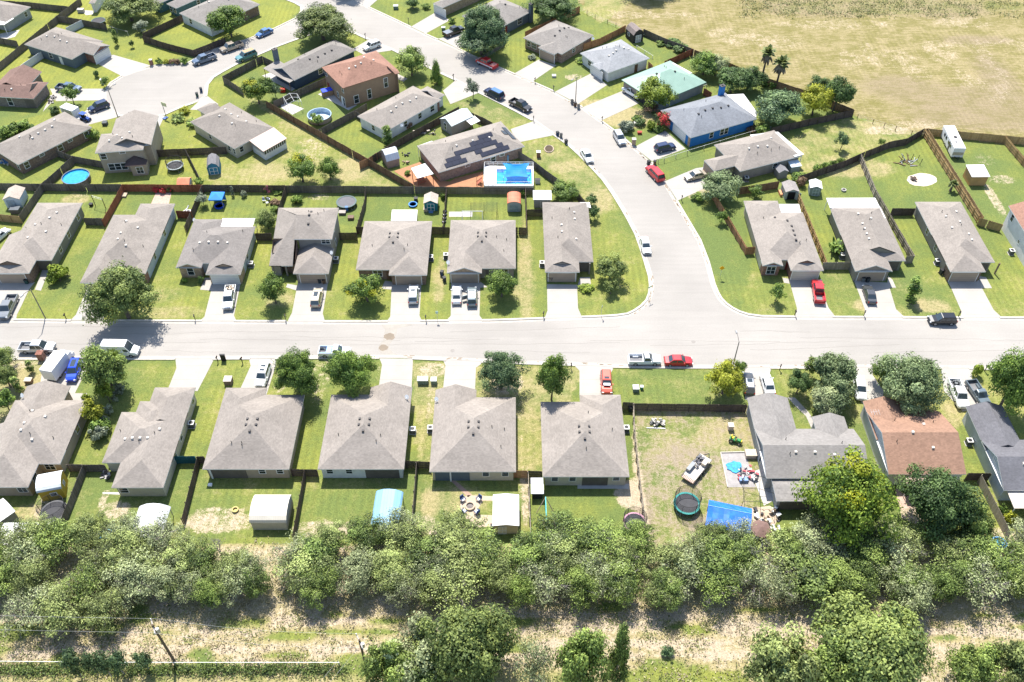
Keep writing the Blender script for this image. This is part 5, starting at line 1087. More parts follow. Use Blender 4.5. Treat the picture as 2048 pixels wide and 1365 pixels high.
# the thicket behind the near yards: every tree its own thing
THK = ['olive feathery scrub tree', 'mid-green scrub tree', 'grey-green scrub tree', 'darker leafy scrub tree']
r = random.Random(21); rows = []
for yb, n, w0, w1, jit in ((1108, 19, 74, 118, 14), (1142, 23, 80, 124, 14), (1174, 24, 80, 124, 13), (1194, 17, 66, 100, 9)):
    for i in range(n): rows.append((2180 * (i + .5 + r.uniform(-.38, .38)) / n - 60, yb + r.uniform(-jit, jit), r.uniform(w0, w1)))
rows = [q for q in rows if not (1290 < q[0] < 1590 and q[1] < 1122) and not (330 < q[0] < 470 and q[1] < 1135) and not (1270 < q[0] < 1640 and q[1] > 1200) and not (q[0] < 560 and q[1] > 1212 and q[0] > 330) and not (560 < q[0] < 860 and q[1] > 1224) and not (480 < q[0] < 800 and q[1] < 1118) and not (1000 < q[0] < 1110 and q[1] < 1112)]
rows += [(395, 1152, 90), (440, 1182, 90), (345, 1178, 90), (475, 1160, 84), (420, 1205, 70), (1478, 1092, 70), (1418, 1094, 60), (1440, 1108, 84), (1395, 1118, 70), (1570, 1120, 80), (660, 1098, 70), (800, 1075, 84), (250, 1085, 80), (180, 1090, 84), (60, 1095, 84), (930, 1150, 130), (905, 1195, 120), (1120, 1100, 120), (1180, 1105, 120), (1235, 1120, 110), (1060, 1135, 90), (1380, 1135, 90), (1455, 1120, 86), (1640, 1110, 120), (1780, 1110, 120), (730, 1095, 90), (1240, 1185, 90), (1330, 1200, 90), (130, 1235, 120), (60, 1240, 110), (210, 1240, 90)]
AWH = ['behind the box truck house', 'behind the stepped-roof house', 'behind the cream shed', 'behind the blue carport', 'behind the firepit shed', 'behind the teal play frame', 'behind the blue tarp shelter', 'behind the ash-grey house', 'behind the brown-roofed house', 'behind the charcoal-roofed house']
def stretch(x): return AWH[[i for i, lim in enumerate((150, 370, 590, 830, 1045, 1250, 1500, 1700, 1900, 9999)) if x < lim][0]]
def depthw(y): return 'front rank' if y > 1205 else ('third rank' if y > 1168 else ('second rank' if y > 1130 else 'back rank'))
for i, (x, y, wd) in enumerate(rows):
    k = r.choice(['mesq', 'mesq', 'mesq2', 'mesq2', 'mesq3', 'mesq3', 'mesq4']); cls = 'thin' if (k != 'mesq4' and r.random() < (.75 if k == 'mesq3' else .25)) else r.choice(['scrub', 'scrub', 'scrub', 'mid' if k == 'mesq4' else 'scrub'])
    look = THK[{'mesq': 0, 'mesq2': 1, 'mesq3': 2, 'mesq4': 3}[k]]
    tree(cls, k, x, y, wd, y - wd * r.uniform(.80, 1.08), look + ', ' + depthw(y) + ' of thicket ' + stretch(x), name='scrub_tree', cat='tree', group='scrub trees of the thicket', bark=PBARK if k != 'mesq4' else BARK, hmax=5.6)
FRONT = [('big', 'oak', 940, 1352, 170, 1222, 'large mid-green tree at the bottom edge left of centre'), ('mid', 'mesq3', 840, 1345, 120, 1262, 'greyish tree left of the large mid-green bottom tree'), ('mid', 'mesq2', 1166, 1372, 98, 1255, 'rounded tree at the bottom edge right of centre'), ('cone', 'mesq4', 1240, 1362, 58, 1250, 'narrow leafy tree right of the rounded bottom tree'),
 ('big', 'oak', 1740, 1362, 214, 1208, 'widest olive tree at the bottom right'), ('mid', 'mesq', 1565, 1378, 124, 1276, 'olive tree left of the widest bottom right tree'), ('mid', 'mesq2', 1660, 1385, 96, 1290, 'green tree tucked left under the widest bottom right tree'), ('mid', 'mesq2', 1955, 1368, 92, 1292, 'bushy tree in the bottom right corner'), ('mid', 'mesq', 2035, 1372, 92, 1288, 'olive bushy tree at the bottom right edge'), ('mid', 'mesq2', 775, 1372, 90, 1290, 'green tree right of the middle utility pole'), ('mid', 'mesq4', 860, 1385, 80, 1320, 'dark bushy tree at the bottom edge'), ('thin', 'mesq3', 1065, 1372, 100, 1285, 'half-bare grey tree at the bottom edge'),
 ('small', 'bluegreen', 143, 1352, 38, 1300, 'leftmost blue-green bush of the bottom left row'), ('small', 'bluegreen', 178, 1350, 32, 1302, 'second blue-green bush of the bottom left row'), ('small', 'bluegreen', 205, 1354, 36, 1304, 'third blue-green bush of the bottom left row'), ('small', 'bluegreen', 234, 1348, 36, 1304, 'fourth blue-green bush of the bottom left row'), ('small', 'bluegreen', 286, 1342, 32, 1302, 'rightmost blue-green bush of the bottom left row'), ('bush', 'bluegreen', 1335, 1310, 26, 1296, 'left weedy bush on the track')]
for t in FRONT: tree(*t[:7], name='scrub_tree' if t[0] != 'bush' else 'shrub', cat='tree' if t[0] != 'bush' else 'shrub', bark=PBARK)
# bare trees
def bare(bx, by, h, seed, label):
    r = random.Random(seed); b = MB(); root = thing('bare_tree', label, 'tree', U(bx, by))
    def grow(p, d, L, rad, n):
        e = p + d * L; b.tube(p, e, rad, rad * .65, 5, cap=False)
        if n == 0: return
        for _ in range(r.choice((2, 3, 3))):
            q = (d + Vector((r.uniform(-.9, .9), r.uniform(-.9, .9), r.uniform(-.15, .7)))).normalized(); grow(p.lerp(e, r.uniform(.65, 1)), q, L * r.uniform(.6, .8), rad * .6, n - 1)
    b2 = b; grow(Vector((0, 0, -.1)), Vector((.05, .05, 1)), h * .34, .14, 5)
    b.build('trunk', PBARK, root)
bare(1512, 1150, 7.5, 3, 'bare dead tree below the brown parasol'); bare(445, 1118, 5.0, 5, 'dark bare tree in the pale clearing'); bare(120, 1120, 5.0, 8, 'bare grey branches left in the thicket'); bare(1480, 1170, 5.0, 9, 'small bare grey tree left of the dead tree'); bare(10 + 375, 1105, 4.0, 12, 'pale bare shrub beside the clearing')
# palms, banana, young palm
def fan_palm(bx, by, toppy, wpx, label, skirt=True):
    base = U(bx, by); top = height_at(base, toppy + 12); ppm = F_PX / (base.y * CT + CAM_H * ST); R = wpx / ppm / 2
    root = thing('palm_tree', label, 'palm', base); r = random.Random(int(bx)); hc = top - .5
    b = MB(); b.tube((0, 0, -.1), (.1, 0, hc * .5), .28, .22, 9); b.tube((.1, 0, hc * .5), (.15, .05, hc), .22, .2, 9); b.build('trunk', BARK, root)
    def frond(mb, el, az, L, wd, droop):
        d = Vector((math.cos(az), math.sin(az), 0)); s = Vector((-d.y, d.x, 0)); P = Vector((.15, .05, hc)); pts = []
        for i in range(5):
            t = i / 4; pts.append(P + d * (L * t * math.cos(el)) + Vector((0, 0, L * (t * math.sin(el) - droop * t * t))))
        for i in range(4):
            w0 = wd * (.15 if i == 0 else (.5 + .5 * math.sin(math.pi * i / 4))); w1 = wd * (.5 + .5 * math.sin(math.pi * (i + 1) / 4)) * (1 if i < 3 else .3)
            for g in (-1, 1):
                mb.face([pts[i], pts[i + 1], pts[i + 1] + s * g * w1 - Vector((0, 0, .18 * w1)), pts[i] + s * g * w0 - Vector((0, 0, .18 * w0))], 0, r.random())
    f = MB()
    for i in range(34): frond(f, r.uniform(-.1, 1.3), r.uniform(0, 6.28), R * r.uniform(.85, 1.15), R * .22, r.uniform(.1, .45))
    f.build('crown', foliage('palm fronds', (.06, .085, .02), (.17, .20, .06)), root)
    if skirt:
        f = MB()
        for i in range(26): frond(f, r.uniform(-1.1, -.5), r.uniform(0, 6.28), R * r.uniform(.7, 1.0), R * .2, r.uniform(.3, .7))
        f.build('dead_fronds', foliage('dead palm fronds', (.15, .115, .075), (.27, .215, .15)), root)
fan_palm(1521, 166, 90, 36, 'left fan palm against the field'); fan_palm(1552, 172, 110, 38, 'right fan palm against the field'); fan_palm(1900, 382, 352, 22, 'young palm in the lawn by the double fence', False)
root = thing('banana_plant', 'large banana plant beside the tan house wall', 'plant', U(1668, 505)); f = MB(); r = random.Random(4)
for i in range(40):
    az, el, L = r.uniform(0, 6.28), r.uniform(.2, 1.3), r.uniform(1.6, 2.6); d = Vector((math.cos(az), math.sin(az), 0)); s = Vector((-d.y, d.x, 0)); o = Vector((r.uniform(-1, 1), r.uniform(-1.1, 1.1), r.uniform(.6, 1.6)))
    P = [o + d * (L * t * math.cos(el)) + Vector((0, 0, L * (t * math.sin(el) - .4 * t * t))) for t in (0, .35, .7, 1)]
    for j in range(3):
        w0, w1 = (.05, .24, .2, .02)[j], (.05, .24, .2, .02)[j + 1]
        f.face([P[j] - s * w0, P[j + 1] - s * w1, P[j + 1] + s * w1, P[j] + s * w0], 0, r.random())
f.build('leaf_cluster', foliage('banana leaves', (.055, .11, .015), (.15, .22, .04)), root)
b = MB()
for i in range(6): x, y = r.uniform(-.9, .9), r.uniform(-1, 1); b.tube((x, y, -.05), (x * .9, y * .9, 1.5), .12, .08, 6)
b.build('stem', plain('banana stem', (.16, .17, .08), .8), root)
# weeds and straw tufts of the scrub strip
def tufts(name, n, fn, leafm, size, hgt, label):
    rng = np.random.default_rng(sum(map(ord, name))); C = []; 
    while len(C) < n:
        x, y, k, sp = fn(rng); c = U(x, y)
        for _ in range(k):
            C.append((c.x + rng.normal(0, sp), c.y + rng.normal(0, sp), rng.uniform(.03, hgt)))
    C = np.array(C); N = rng.normal(size=(len(C), 3)) * .6 + np.array([0, 0, .9]); N /= np.linalg.norm(N, axis=1, keepdims=True)
    V, Fq = quads(C, N, size * rng.uniform(.5, 1.4, len(C)), rng, .5); T = rng.random(len(C))
    o = link(name, fast_mesh(name, V, Fq, leafm, dict(tint=np.repeat(T, 4), hue=np.repeat(T, 4))))
    o['label'] = label; o['category'] = 'weeds'; o['kind'] = 'stuff'; return o
tufts('weeds', 15000, lambda g: (g.uniform(-60, 2110), g.choice([g.uniform(1225, 1290), g.uniform(1100, 1365), g.uniform(1318, 1375)]), int(g.integers(4, 70)), g.uniform(.3, 1.1)), foliage('weed leaves', (.12, .155, .04), (.23, .27, .075)), .20, .35, 'low green weeds scattered over the scrub strip')
tufts('dry_grass', 20000, lambda g: (g.uniform(-60, 2110), g.uniform(1090, 1370), int(g.integers(5, 50)), g.uniform(.3, 1.3)), foliage('dry grass blades', (.30, .25, .14), (.46, .39, .25)), .22, .3, 'pale dry grass tufts over the scrub strip')
tufts('fence_weeds', 9000, lambda g: (g.uniform(-40, 690), g.normal(1341, 3), int(g.integers(4, 30)), g.uniform(.2, .6)), foliage('fence weeds', (.045, .075, .02), (.15, .20, .05)), .22, .9, 'dark weeds along the foot of the wire fence')
tufts('field_weeds', 5000, lambda g: (g.uniform(1480, 2060), g.uniform(0, 34), int(g.integers(4, 26)), g.uniform(.5, 1.6)), foliage('field weeds', (.13, .15, .05), (.23, .24, .09)), .34, .4, 'green weeds at the far end of the mown field')
# ------------------------------------------------------------------ fences (top line traced; foot found from the fence height)
FM = dict(grey=boards('weathered grey fence boards', (0.105, 0.088, 0.072), (0.20, 0.172, 0.145)), dark=boards('dark fence boards', (0.075, 0.055, 0.045), (0.135, 0.105, 0.085)), red=boards('red stained fence boards', (0.20, 0.065, 0.035), (0.31, 0.115, 0.065)),
          brown=boards('brown fence boards', (0.145, 0.085, 0.05), (0.24, 0.155, 0.10)), gold=boards('golden new fence boards', (0.34, 0.22, 0.10), (0.46, 0.32, 0.16)), orange=boards('orange cedar fence boards', (0.30, 0.15, 0.075), (0.42, 0.23, 0.12)), pale=boards('pale silver fence boards', (0.24, 0.205, 0.16), (0.36, 0.315, 0.25)), teal=boards('teal stained boards', (0.02, 0.09, 0.11), (0.03, 0.14, 0.16)))
VINYL = plain('white vinyl fence', (0.60, 0.61, 0.62), .45, var=.05)
def fence(px, m, label, z=1.83, rails=0, name='wooden_fence', posts=True):
    """rails: -1 / 1 the side that carries rails and posts, seen along the run; 0 posts behind"""
    P = [U(x, y, z) for x, y in px]; O = Vector((P[0].x, P[0].y, 0))
    root = thing(name, label, 'fence', O); r = random.Random(int(px[0][0] * 7 + px[0][1])); m = FM.get(m, m) if isinstance(m, str) else m
    pm = None
    for a, b in zip(P, P[1:]):
        a, b = Vector((a.x, a.y, 0)) - O, Vector((b.x, b.y, 0)) - O
        L = (b - a).length; d = (b - a) / L; n = Vector((-d.y, d.x, 0)); ang = math.atan2(d.y, d.x)
        mb = MB()
        if m is VINYL:
            mb.box(((a + b) / 2).to_tuple()[:2] + (z / 2,), (L, .05, z), ang)
        else:
            k = max(1, int(L / .165)); w = L / k; lean = 0
            for i in range(k):
                if i % 14 == 0: lean = r.uniform(-.03, .05); tb = r.uniform(-.22, .22)
                c = a + d * (w * (i + .5)); h = z + lean + r.uniform(-.02, .02)
                if r.random() < .004: continue
                mb.box((c.x, c.y, h / 2), (w * .93, .022, h), ang, 0, min(1, max(0, r.uniform(.25, .75) + tb)))
        mb.build('panel', m, root)
        side = rails or -1
        rb = MB()
        for zz in (.35, z * .52, z - .3): rb.bar(a + n * side * .04 + Vector((0, 0, zz)), b + n * side * .04 + Vector((0, 0, zz)), .05, .09)
        rb.build('rail', m, root)
        if posts:
            k = max(1, round(L / 2.45))
            if pm is None:
                q = MB(); q.box((0, 0, (z + .03) / 2), (.10, .10, z + .03)); pm = q.data('post', m)
            for i in range(k + 1):
                c = a + d * (L * i / k) + n * side * .12; link('post', pm, root, loc=c, rz=ang)
    return root
FENCES = [
 ([(-60, 367), (20, 367), (82, 368)], 'grey', 'grey back fence behind the white-and-blue shed', 1.83, -1), ([(83, 368), (160, 368.5), (242, 369)], 'grey', 'grey back fence with dark rails below the round blue pool', 1.83, -1),
 ([(244, 369), (404, 370)], 'red', 'red-stained back fence behind the rose bushes', 1.83, -1), ([(405, 370), (571, 371)], 'dark', 'dark back fence behind the blue canopy', 1.83, 0), ([(572, 371.5), (729, 372.5)], 'grey', 'grey back fence behind the flat trampoline', 1.83, -1),
 ([(730, 373), (893, 374)], 'grey', 'grey back fence behind the teal shed', 1.83, 0), ([(893, 374), (1066, 375)], 'grey', 'grey back fence behind the striped-roof shed', 1.83, 0),
 ([(81, 369), (38, 431)], 'grey', 'grey side fence right of the white-and-blue shed', 1.83, 0), ([(-20, 427), (38, 433)], 'gold', 'short golden fence at left edge', 1.83, 0), ([(244, 370), (205, 440)], 'red', 'red-stained side fence between two far-row yards', 1.83, 0), ([(167, 436), (205, 437)], 'grey', 'short grey gate fence beside the leftmost far-row house', 1.83, 0),
 ([(352, 422), (382, 423.5)], 'red', 'short red-stained gate fence by the L-shaped house', 1.83, 0), ([(403, 371), (369, 452)], 'dark', 'dark side fence left of the blue canopy', 1.83, 0), ([(571, 372), (556, 417)], 'dark', 'dark side fence right of the blue canopy yard', 1.83, 0), ([(511, 467), (542, 467)], 'dark', 'short dark gate fence by the dark-roofed house', 1.83, 0),
 ([(731, 373), (729, 400), (713, 454)], 'dark', 'dark side fence right of the flat trampoline', 1.83, 0), ([(678, 465.6), (713, 465.6)], 'dark', 'short dark gate fence right of the two-storey far-row house', 1.83, 0), ([(713, 454), (728, 454)], 'dark', 'very short fence left of the hipped stone-front house', 1.83, 0), ([(893, 375), (886, 452)], 'dark', 'dark side fence beside the tyres', 1.83, 0),
 ([(860, 454), (899, 455)], 'dark', 'short dark fence between the two matching hipped houses', 1.83, 0), ([(1051, 375), (1054, 454)], 'dark', 'dark side fence right of the striped-roof shed', 1.83, 0), ([(1032, 455), (1053, 456)], 'dark', 'very short dark fence right of the house with two cars', 1.83, 0), ([(1053, 419.5), (1085, 418.5)], 'dark', 'short dark fence left of the corner house', 1.83, 0),
 ([(1038, 303), (1061, 317), (1090, 340), (1120, 361), (1148, 375), (1172, 405)], 'grey', 'curving grey fence beside the deck pool', 1.83, -1), ([(484, 178), (444, 153), (523, 112), (548, 124)], 'grey', 'grey corner fence round the navy house yard', 1.83, 0), ([(532, 202), (600, 241), (669, 280), (740, 320), (833, 373)], 'brown', 'long brown diagonal fence across the middle yards', 1.83, 0),
 ([(546, 203), (600, 178), (650, 156)], 'grey', 'grey fence between navy house and play frame yard', 1.83, 0), ([(636, 260), (712, 219.5), (732, 207)], 'grey', 'grey fence below the empty round pool', 1.83, 0), ([(712, 223), (732, 236)], 'grey', 'short grey fence at the long white house corner', 1.83, 0), ([(737, 316), (792, 282), (850, 250), (917, 214)], 'dark', 'dark fence behind the grey barn shed and timber pile', 1.83, 0),
 ([(718, 325), (738, 316), (752, 306)], 'orange', 'short orange cedar fence beside the grey barn shed', 1.83, 0), ([(942, 225), (963, 234), (985, 246)], 'grey', 'grey fence right of the grey gabled outbuilding', 1.83, 0), ([(-20, 0), (60, 5), (135, 13)], 'grey', 'grey fence along the top left corner', 1.83, 0), ([(160, -4), (113, 32), (0, 124), (-30, 146)], 'grey', 'long grey diagonal fence in the top left', 1.83, 0), ([(113, 32), (164, 39)], 'grey', 'short grey fence behind the cul-de-sac garage house', 1.83, 0),
 ([(164, 40), (211, 48)], 'grey', 'short grey fence left of the spreading oak at top edge', 1.83, 0), ([(285, 72), (336, 88), (385.6, 100.5), (449, 76)], 'dark', 'dark fence round the brick-ended house lawn', 1.83, 0), ([(285, 67), (363, 30)], 'dark', 'dark fence beside the teal house', 1.83, 0), ([(-10, 74), (33, 82)], 'grey', 'short grey fence at left edge below the top corner house', 1.83, 0),
 ([(112, 300.5), (143.6, 312), (205, 323)], 'grey', 'grey fence left of the tan two-storey house', 1.83, -1), ([(146, 312), (82, 368)], 'grey', 'grey fence left of the round blue pool', 1.83, -1), ([(308, 300.5), (380, 297), (451, 294)], 'dark', 'dark fence behind the netted trampoline', 1.83, 0), ([(371, 299.5), (398, 353)], 'grey', 'grey fence between netted trampoline and blue barn shed', 1.83, 0),
 ([(1429, 386), (1494, 495), (1510, 494)], 'orange', 'red-brown side fence along the curve', 1.83, 0), ([(1474, 376), (1515, 370), (1558, 363)], 'brown', 'brown back fence left of the open shed', 1.83, 0), ([(1597, 383), (1655, 524)], 'gold', 'golden side fence with exposed rails', 1.83, -1), ([(1647, 525), (1702, 525)], 'pale', 'pale gate fence beside the banana plant', 1.83, 0),
 ([(1600, 352.5), (1692, 321), (1725, 306), (1780, 284), (1815, 277), (1849, 257)], 'dark', 'dark back fence running up to the field corner', 1.83, 0), ([(1723, 308), (1753, 380), (1830, 512), (1815, 513)], 'pale', 'long pale side fence between the two right-hand yards', 1.83, 0), ([(1851, 258), (1960, 431)], 'gold', 'left face of the golden double fence', 1.83, -1), ([(1856, 257), (1967, 433)], 'gold', 'right face of the golden double fence', 1.83, 1), ([(1853, 257), (2015, 272), (2120, 282)], 'gold', 'golden fence between trailer yard and field', 1.83, 0), ([(2013, 273), (2075, 345)], 'gold', 'golden fence at the right edge', 1.83, 0),
 ([(1785, 417), (1830, 417)], 'dark', 'short dark fence left of the rightmost grey-brown house', 1.83, 0), ([(1960, 436), (2006, 449)], 'gold', 'short golden fence beside the red-roofed house', 1.83, 0), ([(1544, 256), (1620, 238), (1708, 220)], 'dark', 'dark fence right of the bright blue house', 1.83, 0), ([(1288, 58.5), (1333, 78), (1388, 99)], 'grey', 'grey field fence behind the pale-roofed house', 1.83, 0),
 ([(1167, 88), (1200, 77), (1251, 51)], 'orange', 'orange fence between brick and pale-roofed houses', 1.83, 0), ([(1050, 64), (1159, 13)], 'orange', 'orange fence behind the brown brick hip-roof house', 1.83, 0), ([(1329, 123), (1385, 98)], 'red', 'red fence behind the green metal-roofed house', 1.83, 0), ([(1390, 100), (1446, 121), (1520, 152), (1610, 181), (1690, 212), (1708, 219)], 'brown', 'long brown fence along the mown field', 1.83, 0),
 ([(1409, 177), (1424, 186)], 'red', 'short red fence between green-roofed and blue houses', 1.83, 0), ([(1298, 124), (1306, 132)], 'orange', 'tiny orange fence behind the pale-roofed house', 1.83, 0), ([(1012, 75), (1008, 86), (965, 112)], 'grey', 'low grey fence under the tallest roadside tree', 1.0, 0),
 ([(1246, 805), (1268, 806)], 'dark', 'dark gate fence right of the near house with red SUV', 1.83, 0), ([(1268, 807), (1380, 808.5), (1494, 810)], 'dark', 'dark fence along the top of the bare side yard', 1.83, -1), ([(1268, 808), (1270, 860), (1281, 960), (1299, 1098)], 'pale', 'long fence between the red SUV house and bare yard', 1.83, 0), ([(1028, 941.5), (1055, 942)], 'orange', 'short reddish fence right of the firepit house', 1.83, 0), ([(1056, 942), (1084, 943)], 'dark', 'short dark fence beside the solar-lidded pump box', 1.83, 0),
 ([(1057, 944), (1062, 1066)], 'pale', 'pale divider fence right of the white-roofed firepit shed', 1.83, 0), ([(810, 922), (860, 924)], 'dark', 'dark gate fence left of the firepit house', 1.83, 0), ([(833, 925), (821, 1072)], 'grey', 'grey divider fence right of the blue carport', 1.83, 0), ([(581, 938.5), (634, 939.5)], 'dark', 'dark gate fence right of the near house with white SUV', 1.83, 0), ([(608.5, 940), (585, 1069)], 'dark', 'dark divider fence right of the cream shed', 1.83, 0),
 ([(349, 913), (390, 913)], 'teal', 'short teal fence right of the stepped-roof near house', 1.83, 0), ([(394, 913), (408, 913)], 'dark', 'very short dark fence left of the near house with white SUV', 1.83, 0), ([(394, 914), (363, 1036)], 'dark', 'dark divider fence right of the white-roofed carport', 1.83, 0), ([(133, 929), (209, 930)], 'grey', 'grey gate fence left of the stepped-roof near house', 1.83, 0), ([(165, 930), (121, 1040)], 'grey', 'grey divider fence right of the tall netted trampoline', 1.83, 0),
 ([(1936, 947), (1982, 947)], 'dark', 'dark gate fence between brown and charcoal-roofed houses', 1.83, 0), ([(1963, 950), (2022, 1065)], 'pale', 'leaning pale fence behind the charcoal-roofed house', 1.83, 1)]
for a in FENCES: fence(*a)
fence([(24.6, 142), (82, 103)], VINYL, 'white vinyl fence left of the cul-de-sac garage house', name='vinyl_fence', posts=False); fence([(131, 56), (164, 40)], VINYL, 'white vinyl fence behind the cul-de-sac garage house', name='vinyl_fence', posts=False)
def wire_fence(px, label, z=1.2, sp=3.0, m=None, rail=False, topm=None, mesh=False):
    P = [U(x, y, 0) for x, y in px]; root = thing('wire_fence', label, 'fence', P[0]); m = m or DWOOD
    q = MB(); q.box((0, 0, z / 2), (.11, .11, z)); pm = q.data('post', m)
    for a, b in zip(P, P[1:]):
        a, b = a - P[0], b - P[0]; k = max(1, round((b - a).length / sp))
        for i in range(k + 1): link('post', pm, root, loc=a.lerp(b, i / k))
        w_ = MB()
        for zz in ((z - .02,) if rail else (.3, .7, z - .1)): w_.bar(a + Vector((0, 0, zz)), b + Vector((0, 0, zz)), .045 if rail else .02)
        w_.build('rail' if rail else 'wire', topm or STEEL, root)
wire_fence([(1158, 22), (1190, 38), (1215, 48), (1248, 62)], 'wire fence on dark posts beside the mown field corner')
wire_fence([(1714, 238), (1745, 248), (1790, 262), (1822, 271), (1846, 276)], 'rusty wire fence along the field above the curved yard', m=TIMBER)
wire_fence([(1316, 327), (1328, 325), (1374, 310), (1440, 290), (1500, 272), (1540, 262)], 'chain-link fence right of the bright blue house drive', 1.1, 3.5, STEEL, True)
wire_fence([(-40, 1331), (160, 1333), (352, 1334), (520, 1334), (680, 1334)], 'wire fence with pale top rail along the bottom left', 1.3, 6, STEEL, True, WHITE)
wire_fence([(1345, 196), (1400, 182), (1412, 177)], 'low white pipe fence beside the green metal-roofed house', 1.1, 3, STEEL, True)
wire_fence([(1273, 98), (1305, 118)], 'white pipe fence beside the pale-roofed white house garden', .9, 2.5, WHITE, True, WHITE)
wire_fence([(211, 58), (235, 66), (257, 72)], 'chain-link fence left of the spreading oak', 1.2, 3, STEEL, True)
# ------------------------------------------------------------------ vehicles
HL = plain('headlight lens', (0.75, 0.77, 0.78), .15, 0, .05, spec=.7); TL = plain('tail light lens', (0.35, 0.015, 0.01), .3); CHROME = plain('chrome', (.6, .6, .62), .25, .9, .05); BEDL = plain('truck bed liner', (0.16, 0.16, 0.165), .8)
def body_loft(st, mb, m=0):
    """stations: x, half width, floor z, shoulder z, half width at shoulder"""
    R = []
    for x, hw, zb, zs, hs in st:
        zm = zb + (zs - zb) * .55
        R.append([(x, -hw * .93, zb), (x, -hw, zb + .12), (x, -hw, zm), (x, -hs, zs), (x, hs, zs), (x, hw, zm), (x, hw, zb + .12), (x, hw * .93, zb)])
    mb.loft(R, m)
KINDS = {
 #       length, half width, body stations (x from the tail = 0), cabin: base x0,x1, roof x0,x1, belt z, roof z, wheel radius, wheel xs
 'sedan': dict(L=4.75, hw=.91, st=[(0, .78, .38, .72, .70), (.12, .86, .28, .92, .76), (.9, .91, .22, .98, .80), (2.0, .91, .22, .96, .80), (3.3, .91, .22, .95, .80), (4.2, .89, .24, .84, .76), (4.62, .82, .28, .70, .70), (4.75, .70, .34, .56, .60)], cab=(.62, 3.55, 1.35, 2.75), zb=.94, zr=1.44, wr=.33, wx=(.92, 3.78)),
 'suv': dict(L=4.75, hw=.94, st=[(0, .84, .40, .90, .76), (.1, .90, .32, 1.05, .82), (1.0, .94, .28, 1.08, .84), (3.3, .94, .28, 1.06, .84), (4.1, .92, .30, 1.0, .80), (4.6, .86, .32, .86, .74), (4.75, .76, .38, .66, .66)], cab=(.06, 3.55, .42, 2.75), zb=1.04, zr=1.70, wr=.37, wx=(.95, 3.78)),
 'bigsuv': dict(L=5.4, hw=1.0, st=[(0, .92, .42, 1.0, .86), (.1, .97, .36, 1.16, .90), (1.2, 1.0, .32, 1.18, .90), (3.7, 1.0, .32, 1.16, .90), (4.7, .98, .34, 1.12, .88), (5.25, .93, .36, 1.0, .84), (5.4, .85, .42, .8, .78)], cab=(.05, 4.1, .35, 3.3), zb=1.14, zr=1.88, wr=.40, wx=(1.1, 4.3)),
 'pickup': dict(L=5.9, hw=.98, st=[(2.05, .96, .42, 1.10, .90), (2.2, .98, .36, 1.14, .92), (4.2, .98, .36, 1.14, .90), (5.2, .97, .38, 1.10, .87), (5.75, .93, .40, 1.0, .84), (5.9, .84, .45, .8, .78)], cab=(2.1, 4.55, 2.3, 3.85), zb=1.12, zr=1.88, wr=.41, wx=(1.15, 4.78), bed=(0, 2.1)),
 'regcab': dict(L=5.4, hw=.95, st=[(2.35, .93, .42, 1.06, .88), (2.5, .95, .36, 1.10, .90), (3.7, .95, .36, 1.10, .88), (4.7, .94, .38, 1.05, .85), (5.25, .90, .40, .96, .82), (5.4, .82, .45, .78, .76)], cab=(2.4, 4.05, 2.6, 3.35), zb=1.08, zr=1.78, wr=.39, wx=(1.1, 4.35), bed=(0, 2.4)),
 'van': dict(L=6.0, hw=1.02, st=[(0, .95, .40, 1.2, .98), (.1, 1.0, .36, 1.3, 1.0), (2, 1.02, .34, 1.3, 1.0), (4.4, 1.02, .34, 1.3, 1.0), (5.3, .98, .36, 1.15, .9), (5.85, .90, .38, .95, .80), (6.0, .82, .44, .8, .72)], cab=(.03, 5.0, .12, 4.25), zb=1.25, zr=2.5, wr=.37, wx=(1.15, 4.9), van=True),
}
CARPROTO = {}
